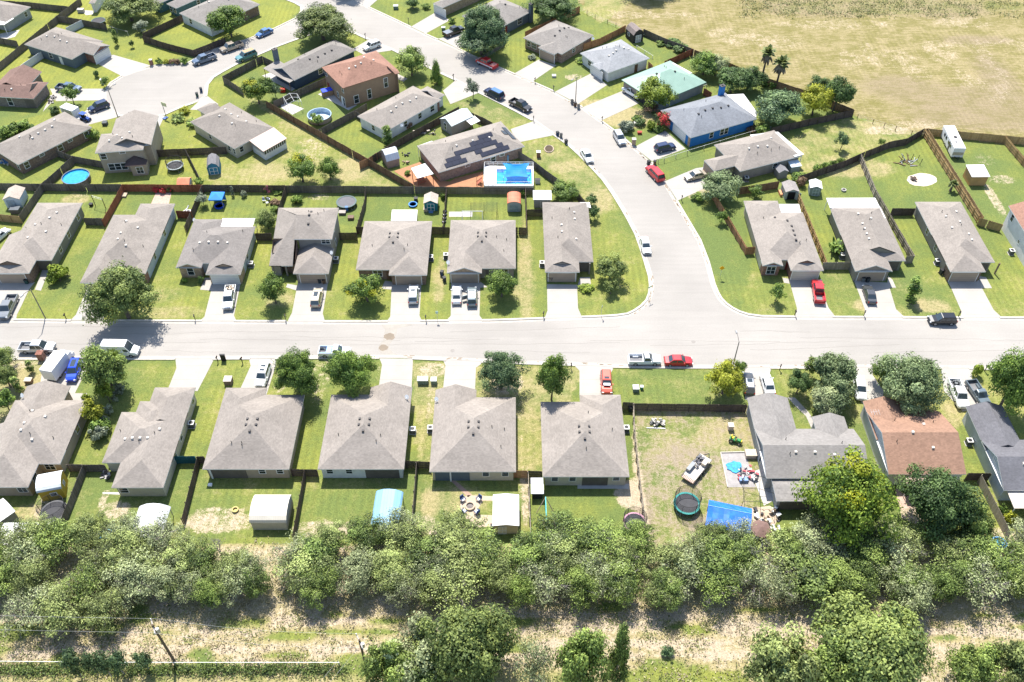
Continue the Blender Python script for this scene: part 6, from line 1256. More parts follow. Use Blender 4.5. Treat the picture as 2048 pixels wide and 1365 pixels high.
def car_proto(kind):
    K = KINDS[kind]; L, hw = K['L'], K['hw']; cx = L / 2
    root = bpy.data.objects.new(kind, None); COL.objects.link(root)
    SH = lambda p: (p[0] - cx, p[1], p[2])
    mb = MB(); body_loft([(x - cx, a, b_, c, d) for x, a, b_, c, d in K['st']], mb)
    x0, x1, r0, r1 = [q - cx for q in K['cab']]; zb, zr = K['zb'], K['zr']; hb = hw * .90; ht = hw * (.74 if kind != 'van' else .86)
    B = [(x0, -hb, zb - .06), (x1, -hb, zb - .06), (x1, hb, zb - .06), (x0, hb, zb - .06)]; T = [(r0, -ht, zr), (r1, -ht, zr), (r1, ht, zr), (r0, ht, zr)]
    rc = .10; T2 = [(r0 + .12, -ht + rc, zr + .05), (r1 - .12, -ht + rc, zr + .05), (r1 - .12, ht - rc, zr + .05), (r0 + .12, ht - rc, zr + .05)]
    mb.mesh(B + T + T2, [(0, 1, 5, 4), (1, 2, 6, 5), (2, 3, 7, 6), (3, 0, 4, 7), (4, 5, 9, 8), (5, 6, 10, 9), (6, 7, 11, 10), (7, 4, 8, 11), (8, 9, 10, 11)])
    PM = paint('car white', (.78, .78, .77), 0.0)
    bo = mb.build('body', PM, root, fix=True)
    if 'bed' in K:
        b0, b1 = [q - cx for q in K['bed']]; b = MB()
        for s in (-1, 1):
            b.box(((b0 + b1) / 2, s * (hw - .06), .80), (b1 - b0 + .04, .12, .72)); b.box(((b0 + b1) / 2, s * (hw - .25), .62), (.95, .3, .44))
        b.box((b0 + .05, 0, .80), (.1, hw * 2 - .26, .70)); b.box((b1 - .02, 0, .85), (.1, hw * 2 - .26, .62)); b.box(((b0 + b1) / 2, 0, .46), (b1 - b0, hw * 2 - .3, .1))
        b.box((b0 - .06, 0, .52), (.14, hw * 1.9, .18), m=0)
        bb = b.build('truck_bed', PM, root)
        b = MB(); b.box(((b0 + b1) / 2, 0, .525), (b1 - b0 - .2, hw * 2 - .3, .03)); b.build('bed_floor', BEDL, bb)
    # glass, set a little proud of the cabin faces
    def pane(q, name, inset=.10, out=.012, cut=None):
        q = [Vector(p) for p in q]; c = sum(q, Vector()) / 4; n = (q[1] - q[0]).cross(q[3] - q[0]).normalized()
        if n.dot(c - Vector((0, 0, zb))) < 0: n = -n
        q = [p.lerp(c, inset) + n * out for p in q]; m = MB(); m.face(q); m.face([p - n * .02 for p in q[::-1]])
        return m.build(name, CARGLASS, root)
    if not K.get('van'):
        pane([B[1], B[2], T[2], T[1]], 'windscreen', .09); pane([B[0], T[0], T[3], B[3]], 'rear_window', .12)
        for s, (a, b_, c, d) in ((0, (0, 1, 5, 4)), (1, (3, 2, 6, 7))):
            V4 = [Vector((B + T)[i]) for i in (a, b_, c, d)]
            nw = 2 if kind in ('sedan', 'pickup') else (1 if kind == 'regcab' else 3)
            for j in range(nw):
                f0, f1 = (j + .06) / nw, (j + .94) / nw
                lo = V4[0].lerp(V4[1], f0), V4[0].lerp(V4[1], f1); up = V4[3].lerp(V4[2], f0), V4[3].lerp(V4[2], f1)
                q = [lo[0].lerp(up[0], .16), lo[1].lerp(up[1], .16), lo[1].lerp(up[1], .86), lo[0].lerp(up[0], .86)]
                pane(q, 'side_window', .03)
    else:
        pane([B[1], B[2], T[2], T[1]], 'windscreen', .08)
        for a, b_, c, d in ((0, 1, 5, 4), (3, 2, 6, 7)):
            V4 = [Vector((B + T)[i]) for i in (a, b_, c, d)]; lo = V4[0].lerp(V4[1], .78), V4[0].lerp(V4[1], .96); up = V4[3].lerp(V4[2], .82), V4[3].lerp(V4[2], .97)
            pane([lo[0].lerp(up[0], .05), lo[1].lerp(up[1], .05), lo[1].lerp(up[1], .5), lo[0].lerp(up[0], .5)], 'side_window', .03)
    wr = K['wr']
    wm = MB(); wm.tube((0, -.11, 0), (0, .11, 0), wr, wr, 18); wme = wm.data('wheel', TYRE)
    rm = MB(); rm.tube((0, -.118, 0), (0, .118, 0), wr * .62, wr * .62, 12); rme = rm.data('rim', RIM)
    for x in K['wx']:
        for s in (-1, 1):
            o = link('wheel', wme, root, loc=(x - cx, s * (hw - .10), wr)); link('rim', rme, o)
    zl = K['st'][-2][3] - .12; xl = K['st'][-2][0] - cx + .06
    for s in (-1, 1):
        m = MB(); m.box((xl, s * (hw * .72), zl), (.14, .32, .16)); m.build('headlight', HL, root)
        zt = .95 if 'bed' in K else K['st'][1][3] - .2; m = MB(); m.box((.02 - cx, s * (hw * .80), zt), (.10, .18, .30)); m.build('tail_light', TL, root)
        m = MB(); m.box((x1 - .35, s * (hw + .08), zb + .08), (.14, .2, .14)); m.build('mirror', PM, root)
    m = MB(); m.box((L / 2 - .03, 0, K['st'][-1][2] + .2), (.08, hw * 1.0, .18)); m.build('grille', BLACK, root)
    return root
def set_paint(root, m):
    for o in root.children:
        if o.name.split('.')[0] in ('body', 'truck_bed', 'mirror') and o.type == 'MESH':
            o.material_slots[0].link = 'OBJECT'; o.material_slots[0].material = m
PC = dict(white=paint('car white', (.72, .73, .73), 0), silver=paint('car silver', (.46, .48, .50), .4), grey=paint('car grey', (.20, .215, .225), .4), dgrey=paint('car dark grey', (.075, .08, .085), .4), black=paint('car black', (.018, .019, .022), .2), red=paint('car red', (.50, .025, .03), .1), red2=paint('car orange red', (.52, .07, .04), .1), blue=paint('car bright blue', (.012, .06, .55), .3), navy=paint('car navy', (.02, .035, .09), .3), lblue=paint('car mid blue', (.07, .16, .36), .3), teal=paint('car teal', (.10, .24, .26), .2), gold=paint('car champagne', (.42, .37, .29), .35), tan=paint('car tan', (.36, .31, .25), .35), slate=paint('car slate', (.16, .20, .22), .4), dblue=paint('car dusk blue', (.09, .13, .19), .3))
def car(kind, tail, nose, col, label, cat=None, name=None, Lx=None):
    a, b = U(*tail, .5), U(*nose, .5); d = b - a; ang = math.atan2(d.y, d.x); c = (a + b) / 2; c.z = 0.03
    cat = cat or {'sedan': 'car', 'suv': 'car', 'bigsuv': 'car', 'pickup': 'pickup truck', 'regcab': 'pickup truck', 'van': 'van'}[kind]
    if kind not in CARPROTO:
        root = car_proto(kind); CARPROTO[kind] = root; root.location = c; root.rotation_euler = (0, 0, ang); tag(root, label, cat, 'parked vehicles')
    else: root = dup(CARPROTO[kind], c, ang, label, cat, 'parked vehicles')
    root.name = name or {'sedan': 'parked_car', 'suv': 'parked_suv', 'bigsuv': 'parked_suv', 'pickup': 'pickup_truck', 'regcab': 'pickup_truck', 'van': 'van'}[kind]
    if Lx: root.scale = (Lx, Lx, Lx)
    set_paint(root, PC[col]); return root
def extra(root, name, m, fn):
    b = MB(); fn(b); return b.build(name, m, root)
CARS = [
 ('pickup', (27, 595), (7, 638), 'grey', 'silver-grey pickup parked in the leftmost drive'), ('pickup', (463, 573), (455, 622), 'silver', 'silver pickup with a bed full of junk'), ('suv', (630, 617), (638, 577), 'gold', 'pale gold SUV with sunroof in the two-storey house drive'), ('suv', (826, 609), (828, 572), 'silver', 'silver-white crossover in the hipped stone-front house drive'),
 ('sedan', (913, 609), (914, 572), 'white', 'white sedan beside the open-doored SUV'), ('suv', (944, 614), (944, 576), 'slate', 'grey-green SUV with roof rack and an open door'), ('sedan', (1286, 474), (1295, 510), 'white', 'white sedan by the kerb beside the corner lawn'), ('pickup', (1640, 609), (1632, 560), 'red', 'red pickup with dark empty bed in a drive'),
 ('sedan', (1745, 609), (1733, 571), 'dgrey', 'dark grey sedan in the wide patio roof house drive'), ('suv', (1910, 641), (1857, 641), 'black', 'black SUV at the kerb on the main street'), ('pickup', (32, 697), (119, 697), 'silver', 'silver crew-cab pickup on the main street at left'), ('van', (204, 702), (283, 704), 'white', 'white cargo van half hidden by trees'),
 ('suv', (157, 721), (141, 765), 'blue', 'bright blue SUV beside the white box truck'), ('suv', (533, 732), (519, 774), 'white', 'white SUV with two sunroofs in a near drive'), ('regcab', (1258, 721), (1320, 721), 'white', 'white single-cab pickup on the main street'), ('sedan', (1328, 723), (1385, 723), 'red', 'red sedan behind the white single-cab pickup'),
 ('regcab', (643, 705), (697, 706), 'white', 'white pickup with blue bed cover behind a round street tree'), ('suv', (1211, 745), (1214, 789), 'red2', 'red SUV with black sunroof in a near drive'), ('suv', (1499, 792), (1494, 746), 'dgrey', 'dark SUV with pale roof beside the yellow tree'), ('sedan', (1541, 790), (1529, 748), 'white', 'white sedan right of the dark SUV by the yellow tree'), ('suv', (1715, 757), (1723, 801), 'white', 'white car half under the pale trees'),
 ('pickup', (1905, 760), (1928, 820), 'white', 'white crew-cab pickup with tools in its bed'), ('regcab', (1941, 767), (1971, 812), 'slate', 'grey pickup with red object in its bed'), ('sedan', (1167, 301), (1181, 325), 'white', 'white sedan by the kerb on the curve'), ('suv', (1232, 266), (1246, 290), 'silver', 'silver SUV facing down the curving street'),
 ('suv', (1310, 301), (1350, 292), 'navy', 'blue-black SUV in the bright blue house drive'), ('bigsuv', (1323, 363), (1297, 335), 'red', 'long red SUV on the curving street'), ('sedan', (1409, 348), (1372, 357), 'gold', 'champagne sedan in the stepped tan house drive'), ('pickup', (993, 137), (954, 120), 'red', 'red and white pickup under the tallest roadside tree'),
 ('bigsuv', (1008, 199), (969, 180), 'navy', 'dark blue SUV parked before the black pickup'), ('pickup', (1023, 203), (1060, 222), 'black', 'black crew-cab pickup beside the dark blue SUV'), ('pickup', (891, 71), (924, 58), 'black', 'black pickup with covered bed by the big roadside tree'), ('suv', (758, 88), (729, 99), 'white', 'white SUV in the navy house drive'),
 ('sedan', (543, 60), (514, 73), 'lblue', 'mid-blue coupe on the cul-de-sac street'), ('pickup', (483, 89), (443, 103), 'tan', 'tan crew-cab pickup under the dark green tree'), ('bigsuv', (511, 107), (474, 121), 'teal', 'old teal wagon with rusty orange roof'), ('pickup', (431, 113), (386, 128), 'dblue', 'dusky blue pickup at the cul-de-sac kerb'),
 ('suv', (217, 208), (178, 222), 'navy', 'dark SUV in a drive at the cul-de-sac'), ('pickup', (119, 176), (157, 180), 'dblue', 'blue pickup behind the young tree at left'), ('sedan', (-14, 484), (12, 462), 'white', 'pale car at the left edge by the yard fence'), ('regcab', (1270, 190), (1258, 183), 'white', 'white pickup nose inside the green-roofed carport')]
CR = {}
for a in CARS: CR[a[4]] = car(*a)
def sunroof(key, x, l=.75, y=.8, z=1.755, m=None):
    extra(CR[key], 'sunroof', m or CARGLASS, lambda b: b.box((x, 0, z), (l, y, .03)))
extra(CR['white pickup with blue bed cover behind a round street tree'], 'bed_cover', PC['lblue'], lambda b: (b.box((-1.5, .8, 1.2), (2.2, .12, .1)), b.box((-1.5, -.8, 1.2), (2.2, .12, .1)), b.box((-.9, 0, 1.2), (.9, 1.6, .06))))
sunroof('pale gold SUV with sunroof in the two-storey house drive', -.25, 1.2); sunroof('white SUV with two sunroofs in a near drive', -1.2, .5); sunroof('white SUV with two sunroofs in a near drive', -.3, .5); sunroof('red SUV with black sunroof in a near drive', -.1, .5); sunroof('silver-white crossover in the hipped stone-front house drive', -.1, .5); sunroof('bright blue SUV beside the white box truck', -.7, 1.6)
extra(CR['dark SUV with pale roof beside the yellow tree'], 'roof_panel', PC['silver'], lambda b: b.box((-.8, 0, 1.76), (1.9, 1.15, .03))); extra(CR['dark SUV with pale roof beside the yellow tree'], 'sunroof', CARGLASS, lambda b: b.box((-.3, 0, 1.785), (.8, .85, .03)))
extra(CR['old teal wagon with rusty orange roof'], 'roof_panel', plain('rusty orange roof', (.42, .25, .14), .6), lambda b: b.box((-.85, 0, 1.94), (2.7, 1.3, .03))); extra(CR['dark blue SUV parked before the black pickup'], 'roof_panel', PC['lblue'], lambda b: b.box((-.85, 0, 1.94), (2.7, 1.3, .03))); extra(CR['red SUV with black sunroof in a near drive'], 'sunshade', HL, lambda b: b.box((1.02, 0, 1.38), (.5, 1.1, .02)))
def rack(b):
    for i in range(6): b.bar((-1.6 + i * .4, -.6, 1.84), (-1.6 + i * .4, .6, 1.84), .05)
    for s in (-1, 1): b.bar((-1.7, s * .62, 1.82), (.5, s * .62, 1.82), .05)
extra(CR['grey-green SUV with roof rack and an open door'], 'roof_rack', STEEL, rack); extra(CR['grey-green SUV with roof rack and an open door'], 'door', PC['slate'], lambda b: b.box((-.35, 1.3, .8), (.12, .95, .9), .35))
def junk(b):
    q = random.Random(2)
    for i in range(14): b.box((q.uniform(-2.7, -1.1), q.uniform(-.6, .6), q.uniform(.65, 1.15)), (q.uniform(.2, .6), q.uniform(.2, .5), q.uniform(.15, .4)), q.uniform(0, 3))
extra(CR['silver pickup with a bed full of junk'], 'load', plain('junk load', (.50, .42, .33), .9, var=.6, scale=6), junk); extra(CR['white crew-cab pickup with tools in its bed'], 'load', plain('tool load', (.14, .15, .15), .7, var=.4, scale=5), junk); extra(CR['grey pickup with red object in its bed'], 'load', plain('red can', (.55, .04, .05), .5), lambda b: b.tube((-.2, -.3, .5), (-.2, -.3, 1.1), .28, .28, 10))
extra(CR['black pickup with covered bed by the big roadside tree'], 'bed_cover', PC['grey'], lambda b: b.box((-1.9, 0, 1.19), (2.05, 1.8, .06))); extra(CR['red and white pickup under the tallest roadside tree'], 'stripe', PC['white'], lambda b: (b.box((-.2, -.985, .72), (4.9, .03, .28)), b.box((-.2, .985, .72), (4.9, .03, .28)))); extra(CR['red and white pickup under the tallest roadside tree'], 'bed_cover', plain('faded pink tonneau', (.6, .25, .2), .6), lambda b: b.box((-2.2, 0, 1.1), (1.2, 1.6, .05)))
# box truck, trailers, camper, lawn tractor, golf cart
root = thing('box_truck', 'white box truck backed towards a near house', 'truck', U(122, 738), 0, 'parked vehicles')
a, b_ = U(104, 764, 0), U(141, 715, 0); d = b_ - a; root.rotation_euler = (0, 0, math.atan2(d.y, d.x)); root.location = (a + b_) / 2
L = max(6.2, d.length)
extra(root, 'cargo_box', plain('truck white', (.74, .74, .73), .5, var=.04), lambda b: b.box((-L * .12, 0, 1.75), (L * .72, 2.2, 2.3))); extra(root, 'cab', PC['white'], lambda b: (b.box((L * .34, 0, 1.25), (L * .18, 1.9, 1.5), taper=.9), b.box((L * .45, 0, .95), (L * .10, 1.85, .8)))); extra(root, 'windscreen', CARGLASS, lambda b: b.box((L * .435, 0, 1.62), (.05, 1.5, .6))); extra(root, 'chassis', BLACK, lambda b: b.box((0, 0, .5), (L * .96, 1.2, .25)))
for x in (-L * .26, L * .36):
    for s in (-1, 1):
        w_ = MB(); w_.tube((0, -.13, 0), (0, .13, 0), .42, .42, 16); o = w_.build('wheel', TYRE, root, loc=(x, s * .92, .42)); w_ = MB(); w_.tube((0, -.14, 0), (0, .14, 0), .24, .24, 10); w_.build('rim', RIM, o)
def wheels(root, xs, y, r):
    for x in xs:
        for s in (-1, 1):
            w_ = MB(); w_.tube((0, -.1, 0), (0, .1, 0), r, r, 16); o = w_.build('wheel', TYRE, root, loc=(x, s * y, r)); w_ = MB(); w_.tube((0, -.11, 0), (0, .11, 0), r * .55, r * .55, 10); w_.build('rim', RIM, o)
a, b_ = U(1371, 968), U(1417, 912); d = b_ - a
root = thing('utility_trailer', 'flat utility trailer loaded with gear in the bare yard', 'trailer', (a + b_) / 2, math.atan2(d.y, d.x))
L = d.length; extra(root, 'deck', plain('pale trailer deck', (.50, .46, .40), .8), lambda b: b.box((-.3, 0, .62), (L * .82, 2.1, .12))); extra(root, 'rail', BLACK, lambda b: (b.box((-.3, 1.05, .85), (L * .82, .06, .06)), b.box((-.3, -1.05, .85), (L * .82, .06, .06)), b.bar((L * .36, .6, .6), (L * .5, 0, .55), .1), b.bar((L * .36, -.6, .6), (L * .5, 0, .55), .1))); extra(root, 'toolbox', PC['grey'], lambda b: b.box((-.9, .75, 1.0), (1.7, .6, .6))); extra(root, 'generator', PC['gold'], lambda b: b.box((1.1, -.55, 1.0), (1.1, .7, .6)))
def gear(b):
    q = random.Random(6)
    for i in range(26): b.box((q.uniform(-.3, 2.2), q.uniform(-.2, .9), q.uniform(.75, 1.15)), (q.uniform(.15, .6), q.uniform(.1, .3), q.uniform(.1, .35)), q.uniform(0, 3))
extra(root, 'load', plain('mixed gear', (.12, .12, .13), .7, var=.6, scale=7), gear); extra(root, 'ramp', plain('rusty ramp', (.32, .17, .12), .8), lambda b: [b.box((-L * .40 - .1, -.95 + i * .24, .70), (.75, .1, .06)) for i in range(9)]); wheels(root, (-.1, -1.0), 1.12, .35)
a, b_ = U(1890, 272), U(1912, 318); d = b_ - a
root = thing('travel_trailer', 'white travel trailer parked along the golden double fence', 'camper', (a + b_) / 2, math.atan2(d.y, d.x))
L = max(6.4, d.length); TW = plain('camper white', (.70, .70, .69), .5, var=.05)
extra(root, 'body', TW, lambda b: (b.box((0, 0, 1.5), (L, 2.4, 2.2)), b.box((0, 0, 2.66), (L * .97, 2.25, .12)))); extra(root, 'stripe', plain('tan stripe', (.42, .36, .27), .6), lambda b: (b.box((L / 2 + .01, 0, 1.3), (.03, 2.2, .7)),)); 
for x in (-2.1, -.9, .9, 2.3): extra(root, 'window', GLASS, lambda b: b.box((x, -1.21, 1.75), (.75, .04, .65)))
extra(root, 'door', plain('camper door', (.10, .09, .08), .5), lambda b: b.box((1.6, -1.21, 1.4), (.6, .04, 1.8))); extra(root, 'air_vent', VENTD, lambda b: (b.box((.3, 0, 2.8), (.7, .6, .2)),)); extra(root, 'air_vent', TW, lambda b: b.box((-1.9, .4, 2.76), (.4, .4, .12))); extra(root, 'air_vent', VENTD, lambda b: b.box((2.2, -.3, 2.76), (.4, .4, .12))); extra(root, 'hitch', BLACK, lambda b: (b.bar((L / 2, .5, .5), (L / 2 + 1.1, 0, .5), .1), b.bar((L / 2, -.5, .5), (L / 2 + 1.1, 0, .5), .1))); wheels(root, (-.4, -1.2), 1.1, .35)
a, b_ = U(163, 236), U(134, 226); d = a - b_
root = thing('cargo_trailer', 'white enclosed trailer beside the long brown brick house', 'trailer', U(145, 232), math.atan2(d.y, d.x)); extra(root, 'body', TW, lambda b: b.box((0, 0, 1.35), (3.8, 2.0, 1.9))); extra(root, 'door', plain('grey trailer door', (.35, .33, .30), .6), lambda b: b.box((.0, -1.01, 1.3), (3.0, .03, 1.5))); extra(root, 'ramp', plain('grey ramp', (.40, .40, .40), .6), lambda b: b.box((2.6, 0, .45), (1.4, 1.8, .06))); wheels(root, (-.3,), .95, .33)
def buggy(px, ang, label, m, name, cat):
    root = thing(name, label, cat, U(*px), ang)
    extra(root, 'body', m, lambda b: (b.box((-.3, 0, .55), (1.9, 1.1, .35)), b.box((.9, 0, .62), (.7, .8, .45), taper=.85))); extra(root, 'roof', m, lambda b: b.box((-.3, 0, 1.75), (1.5, 1.15, .06))); extra(root, 'frame', BLACK, lambda b: [b.bar((x, y, .6), (x * .9, y, 1.75), .05) for x in (-1.0, .5) for y in (-.5, .5)]); extra(root, 'seat', BLACK, lambda b: (b.box((-.3, 0, .85), (.5, 1.0, .2)), b.box((-.6, 0, 1.1), (.12, 1.0, .5)))); wheels(root, (-.85, .85), .6, .3); return root
buggy((172, 241), -.5, 'blue golf cart beside the white enclosed trailer', plain('cart blue', (.03, .08, .30), .4), 'golf_cart', 'golf cart')
root = thing('lawn_tractor', 'green riding mower with yellow bonnet in the bare side yard', 'mower', U(1470, 884), math.radians(-28)); GR = plain('mower green', (.02, .20, .05), .4); extra(root, 'body', GR, lambda b: (b.box((-.45, 0, .55), (.9, .8, .4)), b.box((.5, 0, .6), (.8, .5, .4), taper=.85))); extra(root, 'seat', plain('mower yellow', (.65, .50, .03), .5), lambda b: (b.box((-.5, 0, .85), (.4, .45, .12)), b.box((-.72, 0, 1.05), (.1, .45, .4)), b.box((.95, 0, .65), (.12, .45, .3)))); extra(root, 'steering_wheel', BLACK, lambda b: (b.tube((.05, 0, .8), (0, 0, 1.05), .03), b.tube((0, 0, 1.05), (-.02, 0, 1.09), .2, .2, 12))); wheels(root, (-.55,), .5, .38); wheels(root, (.75,), .42, .26)
# ------------------------------------------------------------------ sheds
def frame_of(pa, pb, z):
    d = U(*pb, z) - U(*pa, z); return math.atan2(d.y, d.x)
def shed(px, ang, w, d, h, kind, wallm, roofm, label, pitch=.5, door=None, doorm=None, trimm=None, windows=(), name='shed', cat='shed', extras=None):
    """w across the front (local x), d deep (local y); front is local -y. px: ground centre."""
    root = thing(name, label, cat, U(*px), ang); b = MB(); b.box((0, 0, h / 2), (w, d, h)); o = .14
    rf = MB()
    def slab(q, th=.08):
        rf.mesh(list(q) + [(x, y, z - th) for x, y, z in q], [(0, 1, 2, 3), (7, 6, 5, 4), (0, 4, 5, 1), (1, 5, 6, 2), (2, 6, 7, 3), (3, 7, 4, 0)])
    if kind == 'gable_f':      # gable on the front
        r = w / 2 * pitch
        for s in (-1, 1): b.face([(-w / 2, s * d / 2, h), (w / 2, s * d / 2, h), (0, s * d / 2, h + r)][::(1 if s < 0 else -1)])
        e = (w / 2 + o); ze = h - o * pitch
        slab([(-e, -d / 2 - o, ze), (0, -d / 2 - o, h + r + .03), (0, d / 2 + o, h + r + .03), (-e, d / 2 + o, ze)]); slab([(0, -d / 2 - o, h + r + .03), (e, -d / 2 - o, ze), (e, d / 2 + o, ze), (0, d / 2 + o, h + r + .03)])
    elif kind == 'gable_s':
        r = d / 2 * pitch
        for s in (-1, 1): b.face([(s * w / 2, -d / 2, h), (s * w / 2, d / 2, h), (s * w / 2, 0, h + r)][::(1 if s > 0 else -1)])
        e = d / 2 + o; ze = h - o * pitch
        slab([(-w / 2 - o, -e, ze), (w / 2 + o, -e, ze), (w / 2 + o, 0, h + r + .03), (-w / 2 - o, 0, h + r + .03)]); slab([(-w / 2 - o, 0, h + r + .03), (w / 2 + o, 0, h + r + .03), (w / 2 + o, e, ze), (-w / 2 - o, e, ze)])
    elif kind in ('barn_f', 'barn_s', 'round_s', 'round_f'):
        span = w if kind.endswith('f') else d; a = span / 2; lng = d if kind.endswith('f') else w
        if kind.startswith('barn'): pr = [(-a - .05, h - .05), (-a * .62, h + a * .62), (0, h + a * .92), (a * .62, h + a * .62), (a + .05, h - .05)]
        else: pr = [((a + .04) * math.cos(g), h + a * .5 * math.sin(g)) for g in [math.pi * (1 - i / 8) for i in range(9)]]
        T = (lambda s, l, z: (s, l, z)) if kind.endswith('f') else (lambda s, l, z: (l, s, z))
        for sg in (-1, 1):
            P = [T(x * .985, sg * lng / 2, z - .03) for x, z in pr]; b.face(P if (sg < 0) != kind.endswith('s') else P[::-1]) if False else b.face(P)
        for (x0, z0), (x1, z1) in zip(pr, pr[1:]): slab([T(x0, -lng / 2 - o, z0), T(x1, -lng / 2 - o, z1), T(x1, lng / 2 + o, z1), T(x0, lng / 2 + o, z0)], .05)
    elif kind == 'flat':
        slab([(-w / 2 - .2, -d / 2 - .2, h + .06), (w / 2 + .2, -d / 2 - .2, h + .06), (w / 2 + .2, d / 2 + .2, h + .06 + pitch), (-w / 2 - .2, d / 2 + .2, h + .06 + pitch)])
        if pitch > .02: b.mesh([(-w / 2, -d / 2, h), (w / 2, -d / 2, h), (w / 2, d / 2, h), (-w / 2, d / 2, h), (w / 2, d / 2, h + pitch - .03), (-w / 2, d / 2, h + pitch - .03)], [(1, 2, 4), (0, 5, 3), (2, 3, 5, 4)])
    b.build('wall', wallm, root); rf.build('roof', roofm, root)
    if door:
        dw, dh, dx = door; q = MB(); q.box((dx, -d / 2 - .03, dh / 2 + .05), (dw, .05, dh)); do = q.build('door', doorm or wallm, root)
        q = MB(); t = .09; y = -d / 2 - .065
        for x in (dx - dw / 2, dx, dx + dw / 2): q.box((x, y, dh / 2 + .05), (t, .03, dh))
        for z in (.08, dh * .5, dh + .02): q.box((dx, y - .002, z), (dw + t, .03, t))
        q.build('trim', trimm or WHITE, do)
    for side, x, z, ww, wh in windows:
        if side == 'f': p, a2 = (x, -d / 2 - .03, z), 0
        elif side == 'l': p, a2 = (-w / 2 - .03, x, z), -math.pi / 2
        else: p, a2 = (w / 2 + .03, x, z), math.pi / 2
        window_part(root, p, a2, ww, wh)
    if extras: extras(root)
    return root
M1 = metal_roof('silver ribbed sheet', (.50, .51, .51), .42, 0, .5, .05); M2 = metal_roof('pale blue ribbed sheet', (.20, .38, .55), .45, 0, .5, .05); M3 = metal_roof('cream ribbed sheet', (.62, .57, .47), .32, math.pi / 2 * 0, .5, .06, .85)
SHW = plain('white roof panel', (.64, .635, .62), .5, var=.04)
S_B = siding('shed blue', (.045, .19, .30), .25); S_T = siding('shed teal', (.02, .17, .21), .25); S_W = siding('shed pale blue', (.50, .56, .60), .25); S_BK = siding('shed black', (.04, .037, .036), .25); S_G = siding('shed grey', (.29, .27, .25), .25); S_O = siding('shed tan plywood', (.42, .26, .11), .6, .12); S_Y = siding('shed yellow', (.50, .35, .05), .25); S_PK = siding('shed pinkish grey', (.30, .235, .205), .25); S_GR = siding('shed greenish grey', (.33, .36, .34), .25); S_MET = siding('shed weathered metal', (.44, .41, .35), .3)
a = frame_of((9, 395), (40, 393), 2); shed((36, 405), a - .05, 3.1, 3.6, 2.2, 'gable_f', S_W, shingle('tan shed shingles', (.36, .31, .26)), 'pale blue shed with tan roof behind the leftmost far-row house', .45, (1.5, 1.8, -.3), plain('blue grey door', (.30, .36, .42), .6), plain('shed trim', (.32, .36, .4), .6))
shed((430, 340), math.radians(12), 2.5, 3.5, 1.8, 'barn_f', S_B, shingle('shed dark shingles', (.165, .16, .165)), 'blue barn shed with white trim', .5, (1.6, 1.7, 0), S_B)
shed((782, 326), math.radians(26), 2.7, 3.6, 1.9, 'barn_s', S_PK, metal_roof('grey barn sheet', (.52, .54, .57), .5, math.radians(26), .4, .05), 'grey barn shed with metal gambrel roof by the deck', .5)
a = frame_of((903, 254), (945, 234), 2.6)
def lean(root):
    q = MB(); q.mesh([(1.0, -3.9, 2.0), (3.6, -3.9, 2.0), (3.6, -1.9, 2.35), (1.0, -1.9, 2.35), (1.0, -3.9, 1.93), (3.6, -3.9, 1.93), (3.6, -1.9, 2.28), (1.0, -1.9, 2.28)], [(0, 1, 2, 3), (7, 6, 5, 4), (0, 4, 5, 1), (1, 5, 6, 2), (2, 6, 7, 3), (3, 7, 4, 0)]); o = q.build('lean_to_roof', SHW, root)
    for x in (1.2, 3.4): q = MB(); q.box((x, -3.7, .97), (.1, .1, 1.94)); q.build('post', TIMBER, o)
shed((914, 255), a, 6.0, 3.9, 2.6, 'gable_s', S_G, metal_roof('pale teal ribbed roof', (.52, .58, .58), .45, a, .5, .05), 'grey gabled outbuilding with ribbed metal roof and lean-to', .5, None, None, None, [('l', .3, 1.4, .7, 1.6)], 'outbuilding', 'shed', lean)
shed((863, 414), 0, 2.6, 2.7, 2.0, 'gable_f', S_T, shingle('tan shed shingles', (.36, .31, .26)), 'teal shed with white door trim and planter', .5, (1.4, 1.75, 0), S_T, None, (), 'shed', 'shed', lambda r_: extra(r_, 'ramp', plain('blue ramp', (.12, .22, .36), .6), lambda b: b.box((0, -1.75, .06), (.9, .8, .06))))
STR = metal_roof('red and pale striped sheet', (.50, .16, .09), 1.1, math.pi / 2, .6, .15, .8)
shed((1028, 414), 0, 2.7, 3.2, 1.9, 'round_f', S_GR, STR, 'grey-green shed with rusty red rounded roof', .5, (1.7, 1.6, 0), plain('grey door', (.22, .27, .28), .6), plain('grey trim', (.30, .34, .34), .6))
shed((1084, 408), 0, 3.3, 2.6, 2.1, 'flat', S_G, SHW, 'grey box shed with flat white roof', .1, (1.3, 1.8, .3), S_G, plain('pale trim', (.5, .48, .45), .6))
a = frame_of((1248, 66), (1271, 83), 2); shed((1268, 78), math.radians(-28) + .9, 2.9, 4.0, 2.2, 'barn_f', S_BK, shingle('brown grey shingles', (.20, .165, .15)), 'black barn shed with brown roof at the field fence', .5, (1.5, 1.9, 0), plain('pale door', (.40, .38, .35), .6), None, [('l', .4, 1.4, .9, .7)])
def opendoor(r_):
    extra(r_, 'opening_shade', plain('dark shed inside', (.012, .012, .014), .9), lambda b: b.box((-.1, -1.63, .95), (1.5, .04, 1.8))); extra(r_, 'door', S_GR, lambda b: b.box((1.25, -1.9, .95), (1.0, .05, 1.8), -.5)); extra(r_, 'planter', plain('orange planter', (.5, .24, .12), .7), lambda b: b.box((-1.7, .2, .3), (.5, 1.6, .6)))  # doorway is a flat near-black panel that paints the unlit inside
shed((1577, 390), math.radians(3), 2.6, 3.1, 2.0, 'gable_f', S_GR, shingle('shed grey shingles', (.26, .235, .22)), 'grey shed with open dark doorway and folded-out door', .4, None, None, None, (), 'shed', 'shed', opendoor)
